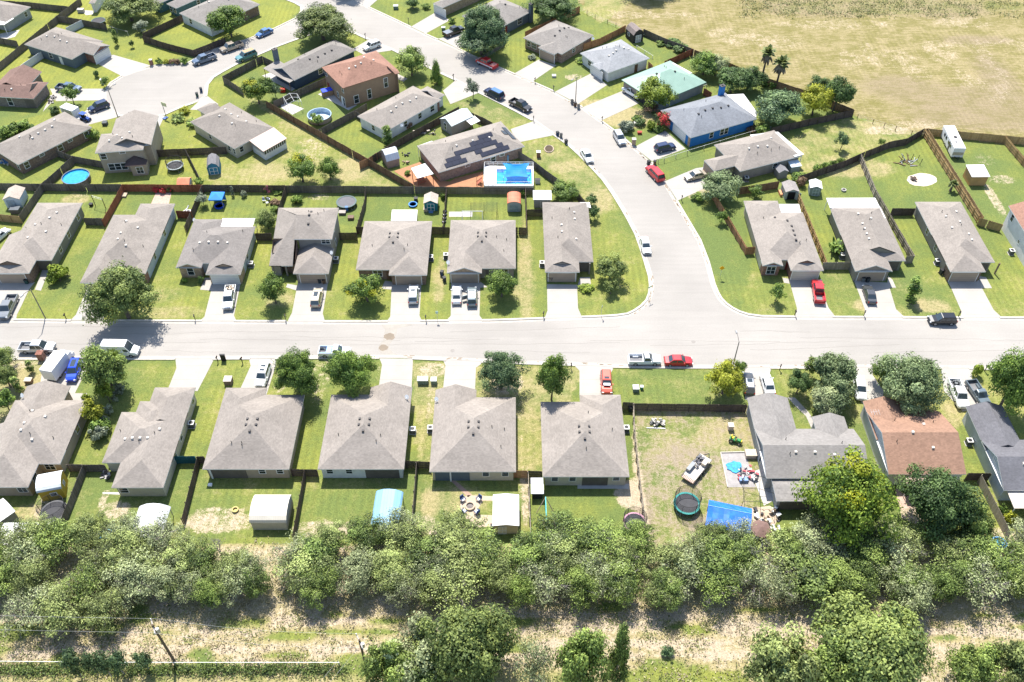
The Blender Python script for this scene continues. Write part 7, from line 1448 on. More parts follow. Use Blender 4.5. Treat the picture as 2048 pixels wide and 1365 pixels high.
shed((1627, 385), math.radians(-8), 2.2, 2.4, 2.0, 'gable_f', siding('shed grey green', (.24, .28, .26), .25), SHW, 'small grey-green shed with white roof', .4, (1.2, 1.7, .1), siding('shed grey green', (.24, .28, .26), .25), plain('pale green trim', (.5, .55, .52), .6))
shed((1560, 352), math.radians(14), 2.0, 2.0, 1.7, 'gable_f', siding('lean grey shed', (.22, .21, .20), .25), shingle('shed dark shingles', (.165, .16, .165)), 'small grey shed against the stepped tan house', .5); shed((1586, 341), math.radians(14), 2.0, 1.5, 1.5, 'flat', S_GR, plain('pale blue lid', (.45, .52, .56), .6), 'pale low shed against the stepped tan house', .3)
a = frame_of((1918, 343), (1972, 348), 2.4); shed((1947, 362), math.radians(1), 3.4, 3.4, 2.3, 'flat', S_O, SHW, 'tan plywood shed with wide white roof', .35)
shed((547, 1033), 0, 5.0, 4.6, 1.9, 'round_s', S_MET, metal_roof('cream ribbed sheet', (.36, .325, .27), .42, 0, .5, .08, .80), 'cream ribbed metal shed with curved roof', .5)
def carport(px, ang, w, d, h, roofm, label, curve=.5, name='carport', wall=None):
    root = thing(name, label, 'carport', U(*px), ang); a = w / 2
    pr = [(-a, h - .25), (-a * .9, h), (-a * .45, h + curve * .8), (0, h + curve), (a * .45, h + curve * .8), (a * .9, h), (a, h - .25)] if curve > .2 else [(-a, h), (0, h + curve), (a, h)]
    b = MB()
    for (x0, z0), (x1, z1) in zip(pr, pr[1:]):
        q = [(x0, -d / 2, z0), (x1, -d / 2, z1), (x1, d / 2, z1), (x0, d / 2, z0)]
        b.mesh(q + [(x, y, z - .05) for x, y, z in q], [(0, 1, 2, 3), (7, 6, 5, 4), (0, 4, 5, 1), (1, 5, 6, 2), (2, 6, 7, 3), (3, 7, 4, 0)])
    b.build('roof', roofm, root)
    for x in (-a * .92, a * .92):
        for y in (-d / 2 + .2, 0, d / 2 - .2):
            b = MB(); b.box((x, y, (h - .3) / 2), (.1, .1, h - .3)); b.build('post', STEEL, root)
    if wall:
        b = MB(); b.box((0, d / 2 - .1, (h - .2) / 2), (w * .9, .05, h - .2)); b.build('wall', wall, root)
    return root
carport((776, 1040), math.radians(-2), 4.0, 7.0, 2.2, M2, 'pale blue arched metal carport behind a near house', .55); carport((308, 1064), math.radians(0), 4.6, 5.6, 2.4, M1, 'white-roofed metal carport in the trees at left', .7); carport((52, 1098), 0, 6.6, 5.6, 2.3, SHW, 'white flat-roofed shelter under the scrub trees', .12)
shed((1012, 1038), 0, 3.5, 5.0, 2.3, 'gable_f', siding('shed pale yellow', (.55, .47, .30), .25), SHW, 'pale yellow shed with bright white roof beside the firepit', .14, (1.1, 1.8, -.5), plain('cream door', (.6, .55, .42), .6))
a = math.radians(8); shed((112, 982), math.radians(14), 3.2, 3.2, 2.3, 'round_s', S_Y, metal_roof('pale sheet with tan band', (.58, .60, .60), .4, math.radians(14) + math.pi / 2, .5, .08), 'yellow playhouse shed with blue window and metal roof', .4, None, None, None, [('r', 0, 1.5, .6, .6), ('f', .3, 1.3, .8, .6)])
shed((4, 1042), math.radians(-40), 3.2, 3.6, 2.0, 'gable_f', S_G, SHW, 'small white-roofed shed at the left edge', .3)
shed((372, 374), math.radians(2), 2.3, 2.4, 1.5, 'gable_s', plain('playhouse wall', (.52, .50, .50), .7), plain('orange roof sheet', (.56, .20, .11), .7, var=.25), 'low playhouse with orange roof at the red fence', .5, name='playhouse', cat='playhouse')
shed((1074, 985), 0, 1.5, 2.3, 1.5, 'flat', plain('dark cage', (.03, .03, .03), .8), plain('solar lid', (.30, .30, .33), .35), 'dark pump box with grey panelled lid by the fence', .25, name='pump_box', cat='box')
# open-sided shade roofs
def shade(px4, z, roofm, label, name='shade_roof', cat='canopy', post=TIMBER, th=.08, drop=0, pz=None):
    P = [U(x, y, z) for x, y in px4]; O = sum(P, Vector()) / 4; O.z = 0
    root = thing(name, label, cat, O); b = MB(); b.prism([(p.x - O.x, p.y - O.y) for p in P], z - th, z); b.build('roof', roofm, root)
    for p in P:
        q = (p - O) * .93; m = MB(); m.box((q.x, q.y, (z - th) / 2), (.12, .12, z - th)); m.build('post', post, root)
    return root
rt = shade([(822, 337), (850, 327), (867, 348), (835, 357)], 2.6, SHW, 'white-roofed timber pergola on the red deck', 'pergola', 'pergola', plain('red timber', (.30, .10, .06), .8))
# blue canopy with kiddie pool, brown parasol, blue tarp shelter
TARP = plain('blue tarpaulin', (.014, .13, .58), .5, 0, .3, 1.2); CAN = plain('blue canopy cloth', (.03, .20, .62), .6, 0, .1)  # crease shading painted into the tarp colour as noise
root = thing('pop_up_canopy', 'blue pop-up canopy in a far-row yard', 'canopy', U(438, 409)); b = MB(); w_ = 1.35; b.mesh([(-w_, -w_, 2.1), (w_, -w_, 2.1), (w_, w_, 2.1), (-w_, w_, 2.1), (0, 0, 2.7), (-w_, -w_, 1.85), (w_, -w_, 1.85), (w_, w_, 1.85), (-w_, w_, 1.85)], [(0, 1, 4), (1, 2, 4), (2, 3, 4), (3, 0, 4), (5, 6, 1, 0), (6, 7, 2, 1), (7, 8, 3, 2), (8, 5, 0, 3)]); b.build('canopy', CAN, root)
for x in (-1.25, 1.25):
    for y in (-1.25, 1.25): b = MB(); b.box((x, y, .95), (.06, .06, 1.9)); b.build('leg', STEEL, root)
b = MB(); b.box((0, 1.28, 1.0), (2.5, .03, 1.7)); b.build('curtain', CAN, root)
def tarp_tent(px4, z, label):
    P = [U(x, y, z) for x, y in px4]; O = sum(P, Vector()) / 4; O.z = 0; root = thing('tarp_shelter', label, 'shelter', O); b = MB()
    a, b1, c, d = [p - O for p in P]; h = .5; m0, m1 = a.lerp(d, .28) + Vector((0, 0, h)), b1.lerp(c, .28) + Vector((0, 0, h))
    n = 8
    def strip(p0, p1, q0, q1, sag):
        for i in range(n):
            for j in range(4):
                def S(u, v): q = p0.lerp(p1, u).lerp(q0.lerp(q1, u), v); q = q.copy(); q.z += .06 * math.sin(u * 23 + v * 7) * math.sin(v * 3.14) - sag * math.sin(math.pi * v) * (.6 + .4 * math.sin(u * 9)) ; return q
                b.face([S(i / n, j / 4), S((i + 1) / n, j / 4), S((i + 1) / n, (j + 1) / 4), S(i / n, (j + 1) / 4)])
    strip(a, b1, m0, m1, .05); strip(m0, m1, d, c, .12); b.build('tarpaulin', TARP, root, fix=True)
    for p in (a, b1, c, d): q = MB(); q.box((p.x * .96, p.y * .96, z / 2), (.1, .1, z)); q.build('post', STEEL, root)
    q = MB(); q.bar(m0 + Vector((0, 0, .02)), m1 + Vector((0, 0, .02)), .05); q.build('ridge_pole', plain('pole blue', (.25, .45, .75), .5), root)
tarp_tent([(1418, 1000), (1504, 1018), (1500, 1069), (1410, 1055)], 2.5, 'bright blue tarp shelter in the bare side yard')
root = thing('parasol', 'brown garden parasol beside the blue tarp shelter', 'parasol', U(1516, 1075)); b = MB(); n = 8; R = 1.5; P = [(R * math.cos(6.283 * i / n), R * math.sin(6.283 * i / n), 2.2) for i in range(n)]; b.mesh(P + [(0, 0, 2.75)] + [(x, y, 2.0) for x, y, z in P], [(i, (i + 1) % n, n) for i in range(n)] + [(n + 1 + i, n + 1 + (i + 1) % n, (i + 1) % n, i) for i in range(n)]); b.build('canopy', plain('brown cloth', (.16, .10, .085), .8), root); b = MB(); b.tube((0, 0, 0), (0, 0, 2.7), .035); b.build('pole', STEEL, root); b = MB(); b.tube((0, 0, 0), (0, 0, .12), .35, .3, 12); b.build('base', CONC, root)
# ------------------------------------------------------------------ pools, trampolines
WATER = plain('pool water', (.03, .28, .52), .06, 0, .22, 1.6, spec=.6); LINER = plain('pool liner', (.05, .36, .62), .5)  # water colour mottled to paint in a caustic light pattern
def round_pool(px, R, h, label, full=True, wallm=None, liner=None, name='round_pool', rimm=None):
    root = thing(name, label, 'pool', U(*px)); b = MB(); n = 32
    ring = lambda r_, z: [(r_ * math.cos(6.2832 * i / n), r_ * math.sin(6.2832 * i / n), z) for i in range(n)]
    b.loft([ring(R, 0), ring(R, h)], caps=False); b.build('wall', wallm or plain('pool wall', (.16, .14, .14), .6), root)
    b = MB(); b.loft([ring(R - .06, h), ring(R - .07, .05)], caps=False); b.face(ring(R - .07, .05)); b.build('liner', liner or LINER, root)
    b = MB(); b.loft([ring(R + .09, h - .02), ring(R + .09, h + .05), ring(R - .10, h + .05), ring(R - .10, h - .02)], caps=False); b.build('rim', rimm or plain('pool rim', (.10, .12, .15), .5), root)
    if full: b = MB(); b.face(ring(R - .08, h - .25)); b.build('water', WATER, root)
    return root
pr = round_pool((155, 362), 2.75, 1.1, 'full round blue pool in the tan two-storey house yard'); b = MB()
for s in (-.25, .25):
    b.bar((2.9 + .1, s - .6, 0), (2.75, s - .6, 1.5), .05); b.bar((2.3, s - .6, .4), (2.6, s - .6, 1.5), .05)
for i in range(4): b.bar((2.98 - .06 * i, -.85, .3 * (i + 1)), (2.98 - .06 * i, -.35, .3 * (i + 1)), .05)
b.build('ladder', BLACK, pr)
round_pool((640, 238), 2.65, 1.15, 'empty round pool with crumpled liner', False, plain('beige pool wall', (.34, .28, .24), .7), plain('pale liner', (.42, .52, .60), .5, var=.3, scale=1.0), rimm=plain('blue rim', (.28, .38, .52), .5))
round_pool((826, 411), .8, .3, 'blue paddling pool on a far-row lawn', True, plain('kiddie blue', (.04, .22, .55), .5), plain('kiddie blue', (.04, .22, .55), .5), 'paddling_pool', plain('kiddie blue', (.04, .22, .55), .5)); round_pool((439, 414), .9, .3, 'dark blue paddling pool before the blue canopy', True, plain('deep blue', (.01, .06, .45), .5), plain('deep blue', (.01, .06, .45), .5), 'paddling_pool', plain('deep blue', (.01, .06, .45), .5)); round_pool((471, 1021), .42, .25, 'small yellow tub on the grass left of the cream shed', False, plain('tub yellow', (.45, .36, .12), .6), plain('tub yellow', (.45, .36, .12), .6), 'tub', plain('tub yellow', (.45, .36, .12), .6))
round_pool((212, 1072), .9, .35, 'small blue pool among the scrub at left', True, plain('kiddie blue', (.04, .22, .55), .5), plain('aqua', (.08, .45, .6), .5), 'paddling_pool', plain('aqua', (.08, .45, .6), .5)); round_pool((1997, 1089), .95, .35, 'round blue pool among the scrub at right', True, plain('kiddie blue', (.04, .22, .55), .5), plain('kiddie light', (.12, .35, .7), .5), 'paddling_pool', plain('kiddie light', (.12, .35, .7), .5))
def trampoline(px, R, label, padm, net=0.0, matm=None):
    root = thing('trampoline', label, 'trampoline', U(*px)); n = 28; h = .9
    ring = lambda r_, z: [(r_ * math.cos(6.2832 * i / n), r_ * math.sin(6.2832 * i / n), z) for i in range(n)]
    b = MB(); b.face(ring(R * .86, h)); b.face(ring(R * .86, h - .02)[::-1]); b.build('jumping_mat', matm or plain('trampoline mat', (.045, .045, .05), .7), root)
    b = MB(); b.loft([ring(R, h - .06), ring(R, h + .05), ring(R * .85, h + .05), ring(R * .85, h - .02)], caps=False); b.build('pad', padm, root)
    for i in range(4):
        g = 6.2832 * (i + .5) / 4; b = MB(); b.path([(R * .97 * math.cos(g - .2), R * .97 * math.sin(g - .2), h - .05), (R * .97 * math.cos(g - .2), R * .97 * math.sin(g - .2), .04), (R * .97 * math.cos(g + .2), R * .97 * math.sin(g + .2), .04), (R * .97 * math.cos(g + .2), R * .97 * math.sin(g + .2), h - .05)], .03); b.build('leg', STEEL, root)
    if net:
        b = MB()
        for i in range(6): g = 6.2832 * i / 6; b.tube((R * math.cos(g), R * math.sin(g), h), (R * .98 * math.cos(g), R * .98 * math.sin(g), h + net), .035)
        b.path([(R * .98 * math.cos(6.2832 * i / n), R * .98 * math.sin(6.2832 * i / n), h + net) for i in range(n + 1)], .03); b.build('net_frame', BLACK, root)
        b = MB()
        for i in range(n * 3):
            g = 6.2832 * i / (n * 3); b.bar((R * .96 * math.cos(g), R * .96 * math.sin(g), h), (R * .96 * math.cos(g), R * .96 * math.sin(g), h + net), .018)
        for k in range(1, 9): b.path([(R * .96 * math.cos(6.2832 * i / n), R * .96 * math.sin(6.2832 * i / n), h + net * k / 9) for i in range(n + 1)], .009, 4)
        b.build('net', plain('black netting', (.03, .03, .032), .8), root)
    return root
GRN = plain('trampoline green pad', (.02, .24, .22), .5); DGR = plain('trampoline dark pad', (.05, .09, .09), .5)
trampoline((694, 411), 2.05, 'flat trampoline without net in a far-row yard', DGR, 0, plain('grey mat', (.09, .09, .10), .6)); trampoline((352, 338), 1.75, 'netted trampoline behind the dark yard fence', plain('trampoline pale pad', (.35, .40, .40), .5), 1.3); trampoline((1372, 1014), 1.95, 'green-padded netted trampoline in the bare side yard', GRN, 1.8); trampoline((112, 1030), 1.9, 'tall netted trampoline beside the yellow playhouse', plain('trampoline grey pad', (.12, .12, .13), .6), 1.7); trampoline((1268, 1052), 1.7, 'pink-padded netted trampoline half under scrub trees', plain('pink pad', (.55, .30, .38), .6), 1.5); trampoline((199, 48), 1.8, 'dark trampoline in a yard at top left', DGR, 0)
# deck pool with shade sail
P = [U(x, y, 1.25) for x, y in ((969, 332), (1066, 331), (1067, 371), (968, 371))]; O = sum(P, Vector()) / 4; O.z = 0
root = thing('deck_pool', 'rectangular above-ground pool with white deck and railings', 'pool', O); x0, x1, y0, y1 = P[0].x - O.x, P[1].x - O.x, P[3].y - O.y, P[0].y - O.y; dk = x0 + (x1 - x0) * .25; PWH = plain('pool deck white', (.72, .73, .73), .5, var=.05)
b = MB(); b.box(((x0 + dk) / 2, (y0 + y1) / 2, .62), (dk - x0, y1 - y0, 1.24)); b.build('deck', PWH, root)
b = MB(); t = .3
b.box(((dk + x1) / 2, y0 + t / 2, .6), (x1 - dk, t, 1.2)); b.box(((dk + x1) / 2, y1 - .55, .6), (x1 - dk, 1.1, 1.2)); b.box((x1 - t / 2, (y0 + y1) / 2, .6), (t, y1 - y0 - .02, 1.19)); b.build('wall', PWH, root)
b = MB(); b.face([(dk, y0 + t, .95), (x1 - t, y0 + t, .95), (x1 - t, y1 - 1.1, .95), (dk, y1 - 1.1, .95)]); b.build('water', WATER, root)
for xx, dx in ((dk + .02, 1), (x1 - t - .02, -1)): b = MB(); b.box((xx + dx * .8, y1 - 1.5, .9), (1.6, .8, .18)); b.build('step', plain('step blue', (.02, .12, .45), .5), root)
b = MB()
def railing(b, a, c, h=.95):
    k = max(2, round((Vector(c) - Vector(a)).length / .9))
    for i in range(k + 1): q = Vector(a).lerp(Vector(c), i / k); b.bar(q, q + Vector((0, 0, h)), .05)
    for z in (h, h * .5): b.bar(Vector(a) + Vector((0, 0, z)), Vector(c) + Vector((0, 0, z)), .05)
for a, c in (((x0, y1, 1.24), (x1, y1, 1.24)), ((x0, y0, 1.24), (x1, y0, 1.24)), ((x0, y0, 1.24), (x0, y1, 1.24)), ((x1, y0, 1.24), (x1, y1, 1.24))): railing(b, a, c)
b.build('railing', PWH, root)
sr = thing('shade_sail', 'translucent blue shade sail over the deck pool', 'shade sail', O + Vector((x1 * .32, 0, 0))); b = MB(); A = [Vector((-2.9, 1.9, 3.0)), Vector((2.7, 1.9, 3.0)), Vector((2.5, -1.9, 2.1)), Vector((-2.6, -1.9, 2.1))]; n = 8; c0 = sum(A, Vector()) / 4
def S4(u, v):
    q = A[0].lerp(A[1], u).lerp(A[3].lerp(A[2], u), v); k = 1 - .22 * (math.sin(math.pi * u) * abs(2 * v - 1) ** 2 + math.sin(math.pi * v) * abs(2 * u - 1) ** 2); q = Vector((c0.x + (q.x - c0.x) * k, c0.y + (q.y - c0.y) * k, q.z - .5 * math.sin(math.pi * u) * math.sin(math.pi * v))); return q
for i in range(n):
    for j in range(n): b.face([S4(i / n, j / n), S4(i / n, (j + 1) / n), S4((i + 1) / n, (j + 1) / n), S4((i + 1) / n, j / n)])
b.build('sail', foliage('blue sail cloth', (.03, .30, .70), (.05, .36, .75), None, .8, .5), sr, fix=True)
for a, zt in zip(A, (3.2, 3.2, 2.2, 2.2)): q = MB(); q.tube((a.x * 1.05, a.y * 1.05, 0), (a.x * 1.05, a.y * 1.05, zt), .05); q.build('pole', STEEL, sr)
# ------------------------------------------------------------------ street furniture
def near_label(look, px, py, skip=None): return look + ' ' + near(px, py, skip)
def street_lamp(px, top, arm, label, h=None):
    base = U(*px); h = h or height_at(base, top); root = thing('street_lamp', label, 'street lamp', base, arm); b = MB(); b.tube((0, 0, 0), (0, 0, h), .11, .07, 10); b.build('pole', plain('lamp pole', (.16, .15, .14), .6, .3), root); b = MB(); b.path([(0, 0, h - .1), (.8, 0, h + .25), (1.7, 0, h + .35)], .05); b.build('arm', plain('lamp pole', (.16, .15, .14), .6, .3), root); b = MB(); b.box((2.0, 0, h + .33), (.75, .28, .14), taper=.8); b.build('lamp_head', plain('lamp head', (.30, .30, .30), .5), root)
street_lamp((91, 637), 580, math.radians(-110), 'tall street lamp by the kerb before the leftmost house'); street_lamp((237, 238), 180, math.radians(60), 'street lamp beside the dark SUV at the cul-de-sac'); street_lamp((1151, 203), 155, math.radians(-125), 'street lamp above the three wheelie bins on the curve'); street_lamp((1466, 731), 684, math.radians(95), 'street lamp behind the bright yellow street tree')
def utility_pole(px, top, label):
    base = U(*px); h = height_at(base, top); root = thing('utility_pole', label, 'utility pole', base); W = plain('pole timber', (.115, .085, .06), .9); b = MB(); b.tube((0, 0, -.1), (0, 0, h), .19, .13, 10); b.build('pole', W, root); b = MB(); b.box((0, 0, h - .5), (.14, 2.3, .14), .5); b.build('crossarm', plain('crossarm', (.35, .32, .29), .8), root)
    for y in (-1, 0, 1): b = MB(); b.tube((-y * math.sin(.5), y * math.cos(.5), h - .45), (-y * math.sin(.5), y * math.cos(.5), h - .15), .06, .05, 8); b.build('insulator', HL, root)
    b = MB(); b.tube((.3, 0, h - 1.9), (.3, 0, h - 1.0), .2, .2, 12); b.build('transformer', STEEL, root); return base + Vector((0, 0, h - .2))
h1 = utility_pole((352, 1328), 1250, 'left utility pole leaning over the scrub track'); h2 = utility_pole((733, 1335), 1280, 'middle utility pole above the bottom trees')
root = thing('power_line', 'pale wires strung between the two utility poles', 'cable', h1)
b = MB()
for dy in (-.9, .9):
    for A_, B_ in ((h1 + Vector((-75, 3, 0)), h1), (h1, h2), (h2, h2 + Vector((-16, -22, .5)))):
        pts = [A_.lerp(B_, i / 10) + Vector((0, dy, -1.1 * math.sin(math.pi * i / 10))) - h1 for i in range(11)]; b.path(pts, .009, 4)
b.build('wire', plain('wire', (.55, .55, .53), .5), root)
MBOX = []
def mailbox(px, label, m=BLACK, post=DWOOD, two=False):
    if not MBOX:
        root = thing('mailbox', label, 'mailbox', U(*px), 0, 'roadside mailboxes'); b = MB(); b.box((0, 0, .55), (.11, .11, 1.1)); b.build('post', post, root); b = MB(); b.box((0, -.05, 1.17), (.2, .5, .14)); b.tube((0, -.3, 1.24), (0, .2, 1.24), .10, .10, 10); b.build('box', m, root); b = MB(); b.box((.12, .05, 1.36), (.02, .05, .2)); b.build('flag', plain('red flag', (.4, .02, .02), .5), root); MBOX.append(root)
    else: root = dup(MBOX[0], U(*px), RNG.uniform(-.5, .5), label, 'mailbox', 'roadside mailboxes')
    return root
for p in [(133, 639), (391, 641), (572, 641), (852, 642), (1087, 635), (1589, 632), (1727, 633), (1916, 634), (436, 724), (485, 726), (740, 724), (1142, 738), (1559, 741), (1969, 743), (907, 159), (817, 46), (1107, 182), (1067, 243), (1204, 244), (1363, 402), (731, 77), (261, 236), (1070, 166)]:
    mailbox(p, near_label('dark roadside mailbox', *p))
def street_sign(px, h, panel, m, label, rz=0, name='street_sign', size=(.6, .6)):
    root = thing(name, label, 'sign', U(*px), rz); b = MB(); b.tube((0, 0, 0), (0, 0, h), .035); b.build('post', STEEL, root); b = MB()
    if panel == 'diamond': s = size[0]; b.mesh([(0, -.05, h - s), (s, -.05, h), (0, -.05, h + s), (-s, -.05, h), (0, -.02, h - s), (s, -.02, h), (0, -.02, h + s), (-s, -.02, h)], [(0, 1, 2, 3), (7, 6, 5, 4), (0, 4, 5, 1), (1, 5, 6, 2), (2, 6, 7, 3), (3, 7, 4, 0)])
    else: b.box((0, -.04, h), (size[0], .04, size[1]))
    b.build('panel', m, root)
street_sign((1440, 555), 2.3, 'diamond', plain('sign orange yellow', (.75, .38, .01), .5), 'orange-yellow diamond warning sign on the curve lawn', 0, size=(.5, .5)); street_sign((1202, 633), 2.3, 'rect', plain('sign grey', (.2, .22, .24), .5), 'thin sign post at the corner lawn kerb', 1.2, size=(.5, .5)); street_sign((1296, 598), 2.9, 'rect', plain('sign green', (.03, .2, .1), .5), 'street name sign post on the rounded corner', .6, size=(.9, .2)); street_sign((875, 642), 2.1, 'rect', plain('sign pale green', (.45, .62, .52), .5), 'small pale sign on the kerb between two drives', 0, size=(.45, .6))
BIN = []
BINM = dict(dark=plain('bin dark', (.035, .045, .05), .6), green=plain('bin green', (.03, .07, .06), .6), brown=plain('bin brown', (.14, .085, .05), .6), blue=plain('bin blue', (.03, .06, .13), .6), grey=plain('bin grey', (.16, .17, .17), .6))
def bin_(px, label, col='dark', rz=0.0):
    if not BIN:
        root = thing('wheelie_bin', label, 'bin', U(*px), rz, 'wheelie bins'); b = MB(); b.box((0, 0, .52), (.52, .58, .92), taper=1.15); b.build('body', BINM[col], root); b = MB(); b.box((0, -.02, 1.03), (.64, .72, .09), taper=.9); b.build('lid', BLACK, root)
        for s in (-1, 1): b = MB(); b.tube((s * .24, .3, .11), (s * .3, .3, .11), .11, .11, 10); b.build('wheel', TYRE, root)
        b = MB(); b.bar((-.25, .4, .98), (.25, .4, .98), .04); b.build('handle', BLACK, root); BIN.append(root)
    else: root = dup(BIN[0], U(*px), rz, label, 'bin', 'wheelie bins')
    o = [c for c in root.children if c.name.startswith('body')][0]; o.material_slots[0].link = 'OBJECT'; o.material_slots[0].material = BINM[col]
for p, c, l in [((395, 194), 'green', 'left wheelie bin on the cul-de-sac kerb'), ((403, 184), 'blue', 'right wheelie bin on the cul-de-sac kerb'), ((1144, 208), 'grey', 'leftmost of three wheelie bins under the curve street lamp'), ((1150, 213), 'brown', 'middle of three wheelie bins under the curve street lamp'), ((1157, 218), 'grey', 'rightmost of three wheelie bins under the curve street lamp'), ((1115, 272), 'blue', 'left wheelie bin at the solar panel house drive'), ((1122, 276), 'grey', 'right wheelie bin at the solar panel house drive'), ((1132, 288), 'dark', 'tipped bin with papers right of the pair on the curve'), ((1297, 330), 'dark', 'dark wheelie bin behind the long red SUV'), ((1309, 330), 'brown', 'brown wheelie bin behind the long red SUV'),
                ((640, 566), 'dark', 'left bin at the two-storey house garage'), ((648, 567), 'brown', 'right bin at the two-storey house garage'), ((462, 566), 'dark', 'bin at the dark-roofed house garage'), ((1725, 563), 'grey', 'left bin at the wide patio roof house garage'), ((1734, 564), 'dark', 'right bin at the wide patio roof house garage'), ((884, 551), 'blue', 'bin leaning beside the two-car house wall'), ((889, 563), 'dark', 'dark bin beside the two-car house garage'), ((1098, 562), 'brown', 'left bin at the corner house garage'), ((1105, 562), 'dark', 'right bin at the corner house garage'), ((844, 567), 'dark', 'bin at the hipped stone-front house garage'), ((55, 567), 'green', 'bin at the leftmost far-row house garage'), ((1881, 548), 'dark', 'bin beside the rightmost grey-brown house'), ((1260, 822), 'dark', 'bin behind the dark gate fence'), ((1856, 731), 'dark', 'dark bin behind the widest pale tree')]:
    bin_(p, l, c, RNG.uniform(-.4, .4))
ACP = []
def ac(px):
    l = 'outdoor air conditioner beside ' + near(*px).split(' the ', 1)[1].join(('the ', '')) if ' of the ' not in near(*px) else 'outdoor air conditioner beside the ' + near(*px).split(' of the ', 1)[1]
    if not ACP:
        root = thing('air_conditioner', l, 'air conditioner', U(*px), 0, 'outdoor air conditioners'); b = MB(); b.box((0, 0, .48), (.85, .85, .85)); b.build('case', plain('ac case', (.10, .105, .11), .6), root); b = MB(); b.box((0, 0, .93), (.9, .9, .06)); b.build('lid', plain('ac lid', (.58, .58, .56), .5), root); b = MB(); b.tube((0, 0, .96), (0, 0, .975), .32, .32, 16); b.build('fan', BLACK, root); b = MB(); b.box((0, 0, .03), (1.05, 1.05, .06)); b.build('base', CONC, root); ACP.append(root)
    else: dup(ACP[0], U(*px), 0, l, 'air conditioner', 'outdoor air conditioners')
for p in [(862, 520), (892, 516), (1084, 532), (826, 865), (861, 862), (1252, 862), (385, 853), (503, 533), (673, 524), (1684, 516), (1873, 528), (2021, 508), (1936, 888), (778, 222), (1492, 362), (379, 430)]: ac(p)
# ------------------------------------------------------------------ yard things
def firepit(px, R, label, m=None, fill=None):
    root = thing('fire_pit', label, 'fire pit', U(*px)); n = 20; ring = lambda r_, z: [(r_ * math.cos(6.2832 * i / n), r_ * math.sin(6.2832 * i / n), z) for i in range(n)]
    b = MB(); b.loft([ring(R, 0), ring(R, .35), ring(R * .72, .35), ring(R * .72, .05)], caps=False); b.face(ring(R * .72, .06), 0); b.build('stone_ring', m or TAN, root); b = MB(); b.tube((0, 0, .06), (0, 0, .12), R * .6, R * .6, 14); b.build('ash', plain('ash', (.17, .15, .14), .95), root)
firepit((940, 1014), .75, 'round stone firepit with four chairs round it'); firepit((1687, 382), .5, 'small stone ring in the lawn above the wide patio roof', CONC)
CH = []
def chair(px, rz, label):
    if not CH:
        root = thing('garden_chair', label, 'chair', U(*px), rz, 'firepit chairs'); CU = plain('chair navy cushion', (.02, .05, .16), .7); b = MB(); b.box((0, 0, .42), (.6, .6, .1)); b.build('seat', plain('pale cushion', (.55, .56, .58), .7), root); b = MB(); b.box((0, .32, .75), (.62, .1, .65)); b.build('backrest', CU, root)
        for x in (-.33, .33):
            b = MB(); b.box((x, 0, .62), (.08, .62, .06)); b.build('armrest', CU, root)
            for y in (-.26, .26): b = MB(); b.box((x, y, .3), (.06, .06, .6)); b.build('leg', CU, root)
        CH.append(root)
    else: dup(CH[0], U(*px), rz, label, 'chair', 'firepit chairs')
for p, a, l in [((926, 1002), .7, 'upper left navy chair at the stone firepit'), ((958, 1001), -.7, 'upper right navy chair at the stone firepit'), ((928, 1026), 2.4, 'lower left navy chair at the stone firepit'), ((954, 1027), -2.4, 'lower right navy chair at the stone firepit')]: chair(p, a, l)
root = thing('basketball_hoop', 'basketball hoop at the cul-de-sac kerb', 'basketball hoop', U(333, 236), math.radians(60)); b = MB(); b.tube((0, 0, 0), (0, 0, 3.2), .06); b.build('pole', BLACK, root); b = MB(); b.box((.35, 0, 3.25), (.05, 1.5, .95)); b.build('backboard', plain('backboard', (.55, .58, .35), .4), root); b = MB(); b.path([(.75 + .23 * math.cos(g), .23 * math.sin(g), 3.0) for g in [i * .524 for i in range(13)]], .02); b.build('rim', plain('hoop orange', (.6, .15, .02), .5), root); b = MB(); b.box((-.3, 0, .1), (1.1, .8, .2)); b.build('base', plain('hoop base blue', (.05, .1, .25), .5), root)
root = thing('clothesline', 'two-post clothesline in the leftmost far-row yard', 'clothesline', U(191, 412)); e = U(212, 418) - U(191, 412); b = MB()
for q in (Vector((0, 0, 0)), e): m = MB(); m.tube(q, q + Vector((0, 0, 2.6)), .07); m.build('post', DWOOD, root)
b.bar(Vector((0, 0, 2.55)), e + Vector((0, 0, 2.55)), .04); b.bar(Vector((0, 0, 2.2)), e + Vector((0, 0, 2.2)), .03); b.build('line', WHITE, root)
def canopy_frame(px, w, d, h, label, m, ang=0):
    root = thing('canopy_frame', label, 'frame', U(*px), ang); b = MB()
    for x in (-w / 2, w / 2):
        for y in (-d / 2, d / 2): q = MB(); q.tube((x, y, 0), (x, y, h), .04); q.build('post', m, root)
    for y in (-d / 2, 0, d / 2): b.path([(-w / 2, y, h), (0, y, h + .5), (w / 2, y, h)], .035)
    for x, z in ((-w / 2, h), (0, h + .5), (w / 2, h)): b.path([(x, -d / 2, z), (x, d / 2, z)], .035)
    b.build('top_frame', m, root)
canopy_frame((588, 217), 3.2, 3.6, 2.4, 'bare white canopy frame over a concrete pad', WHITE, math.radians(25)); canopy_frame((1512, 1000), 4.4, 4.6, 2.3, 'bare black canopy frame over the cluttered patio', BLACK, math.radians(-12))
root = thing('batting_net', 'black netted batting cage in the two-car house yard', 'net', U(968, 434)); b = MB()
for x in (-2.6, 0, 2.6):
    for y in (-1.6, 1.4): q = MB(); q.tube((x, y, 0), (x, y, 2.5), .04); q.build('post', BLACK, root)
for i in range(27): x = -2.6 + 5.2 * i / 26; b.bar((x, -1.6, 2.5), (x, 1.4, 2.5), .012); b.bar((x, 1.4, 0), (x, 1.4, 2.5), .012)
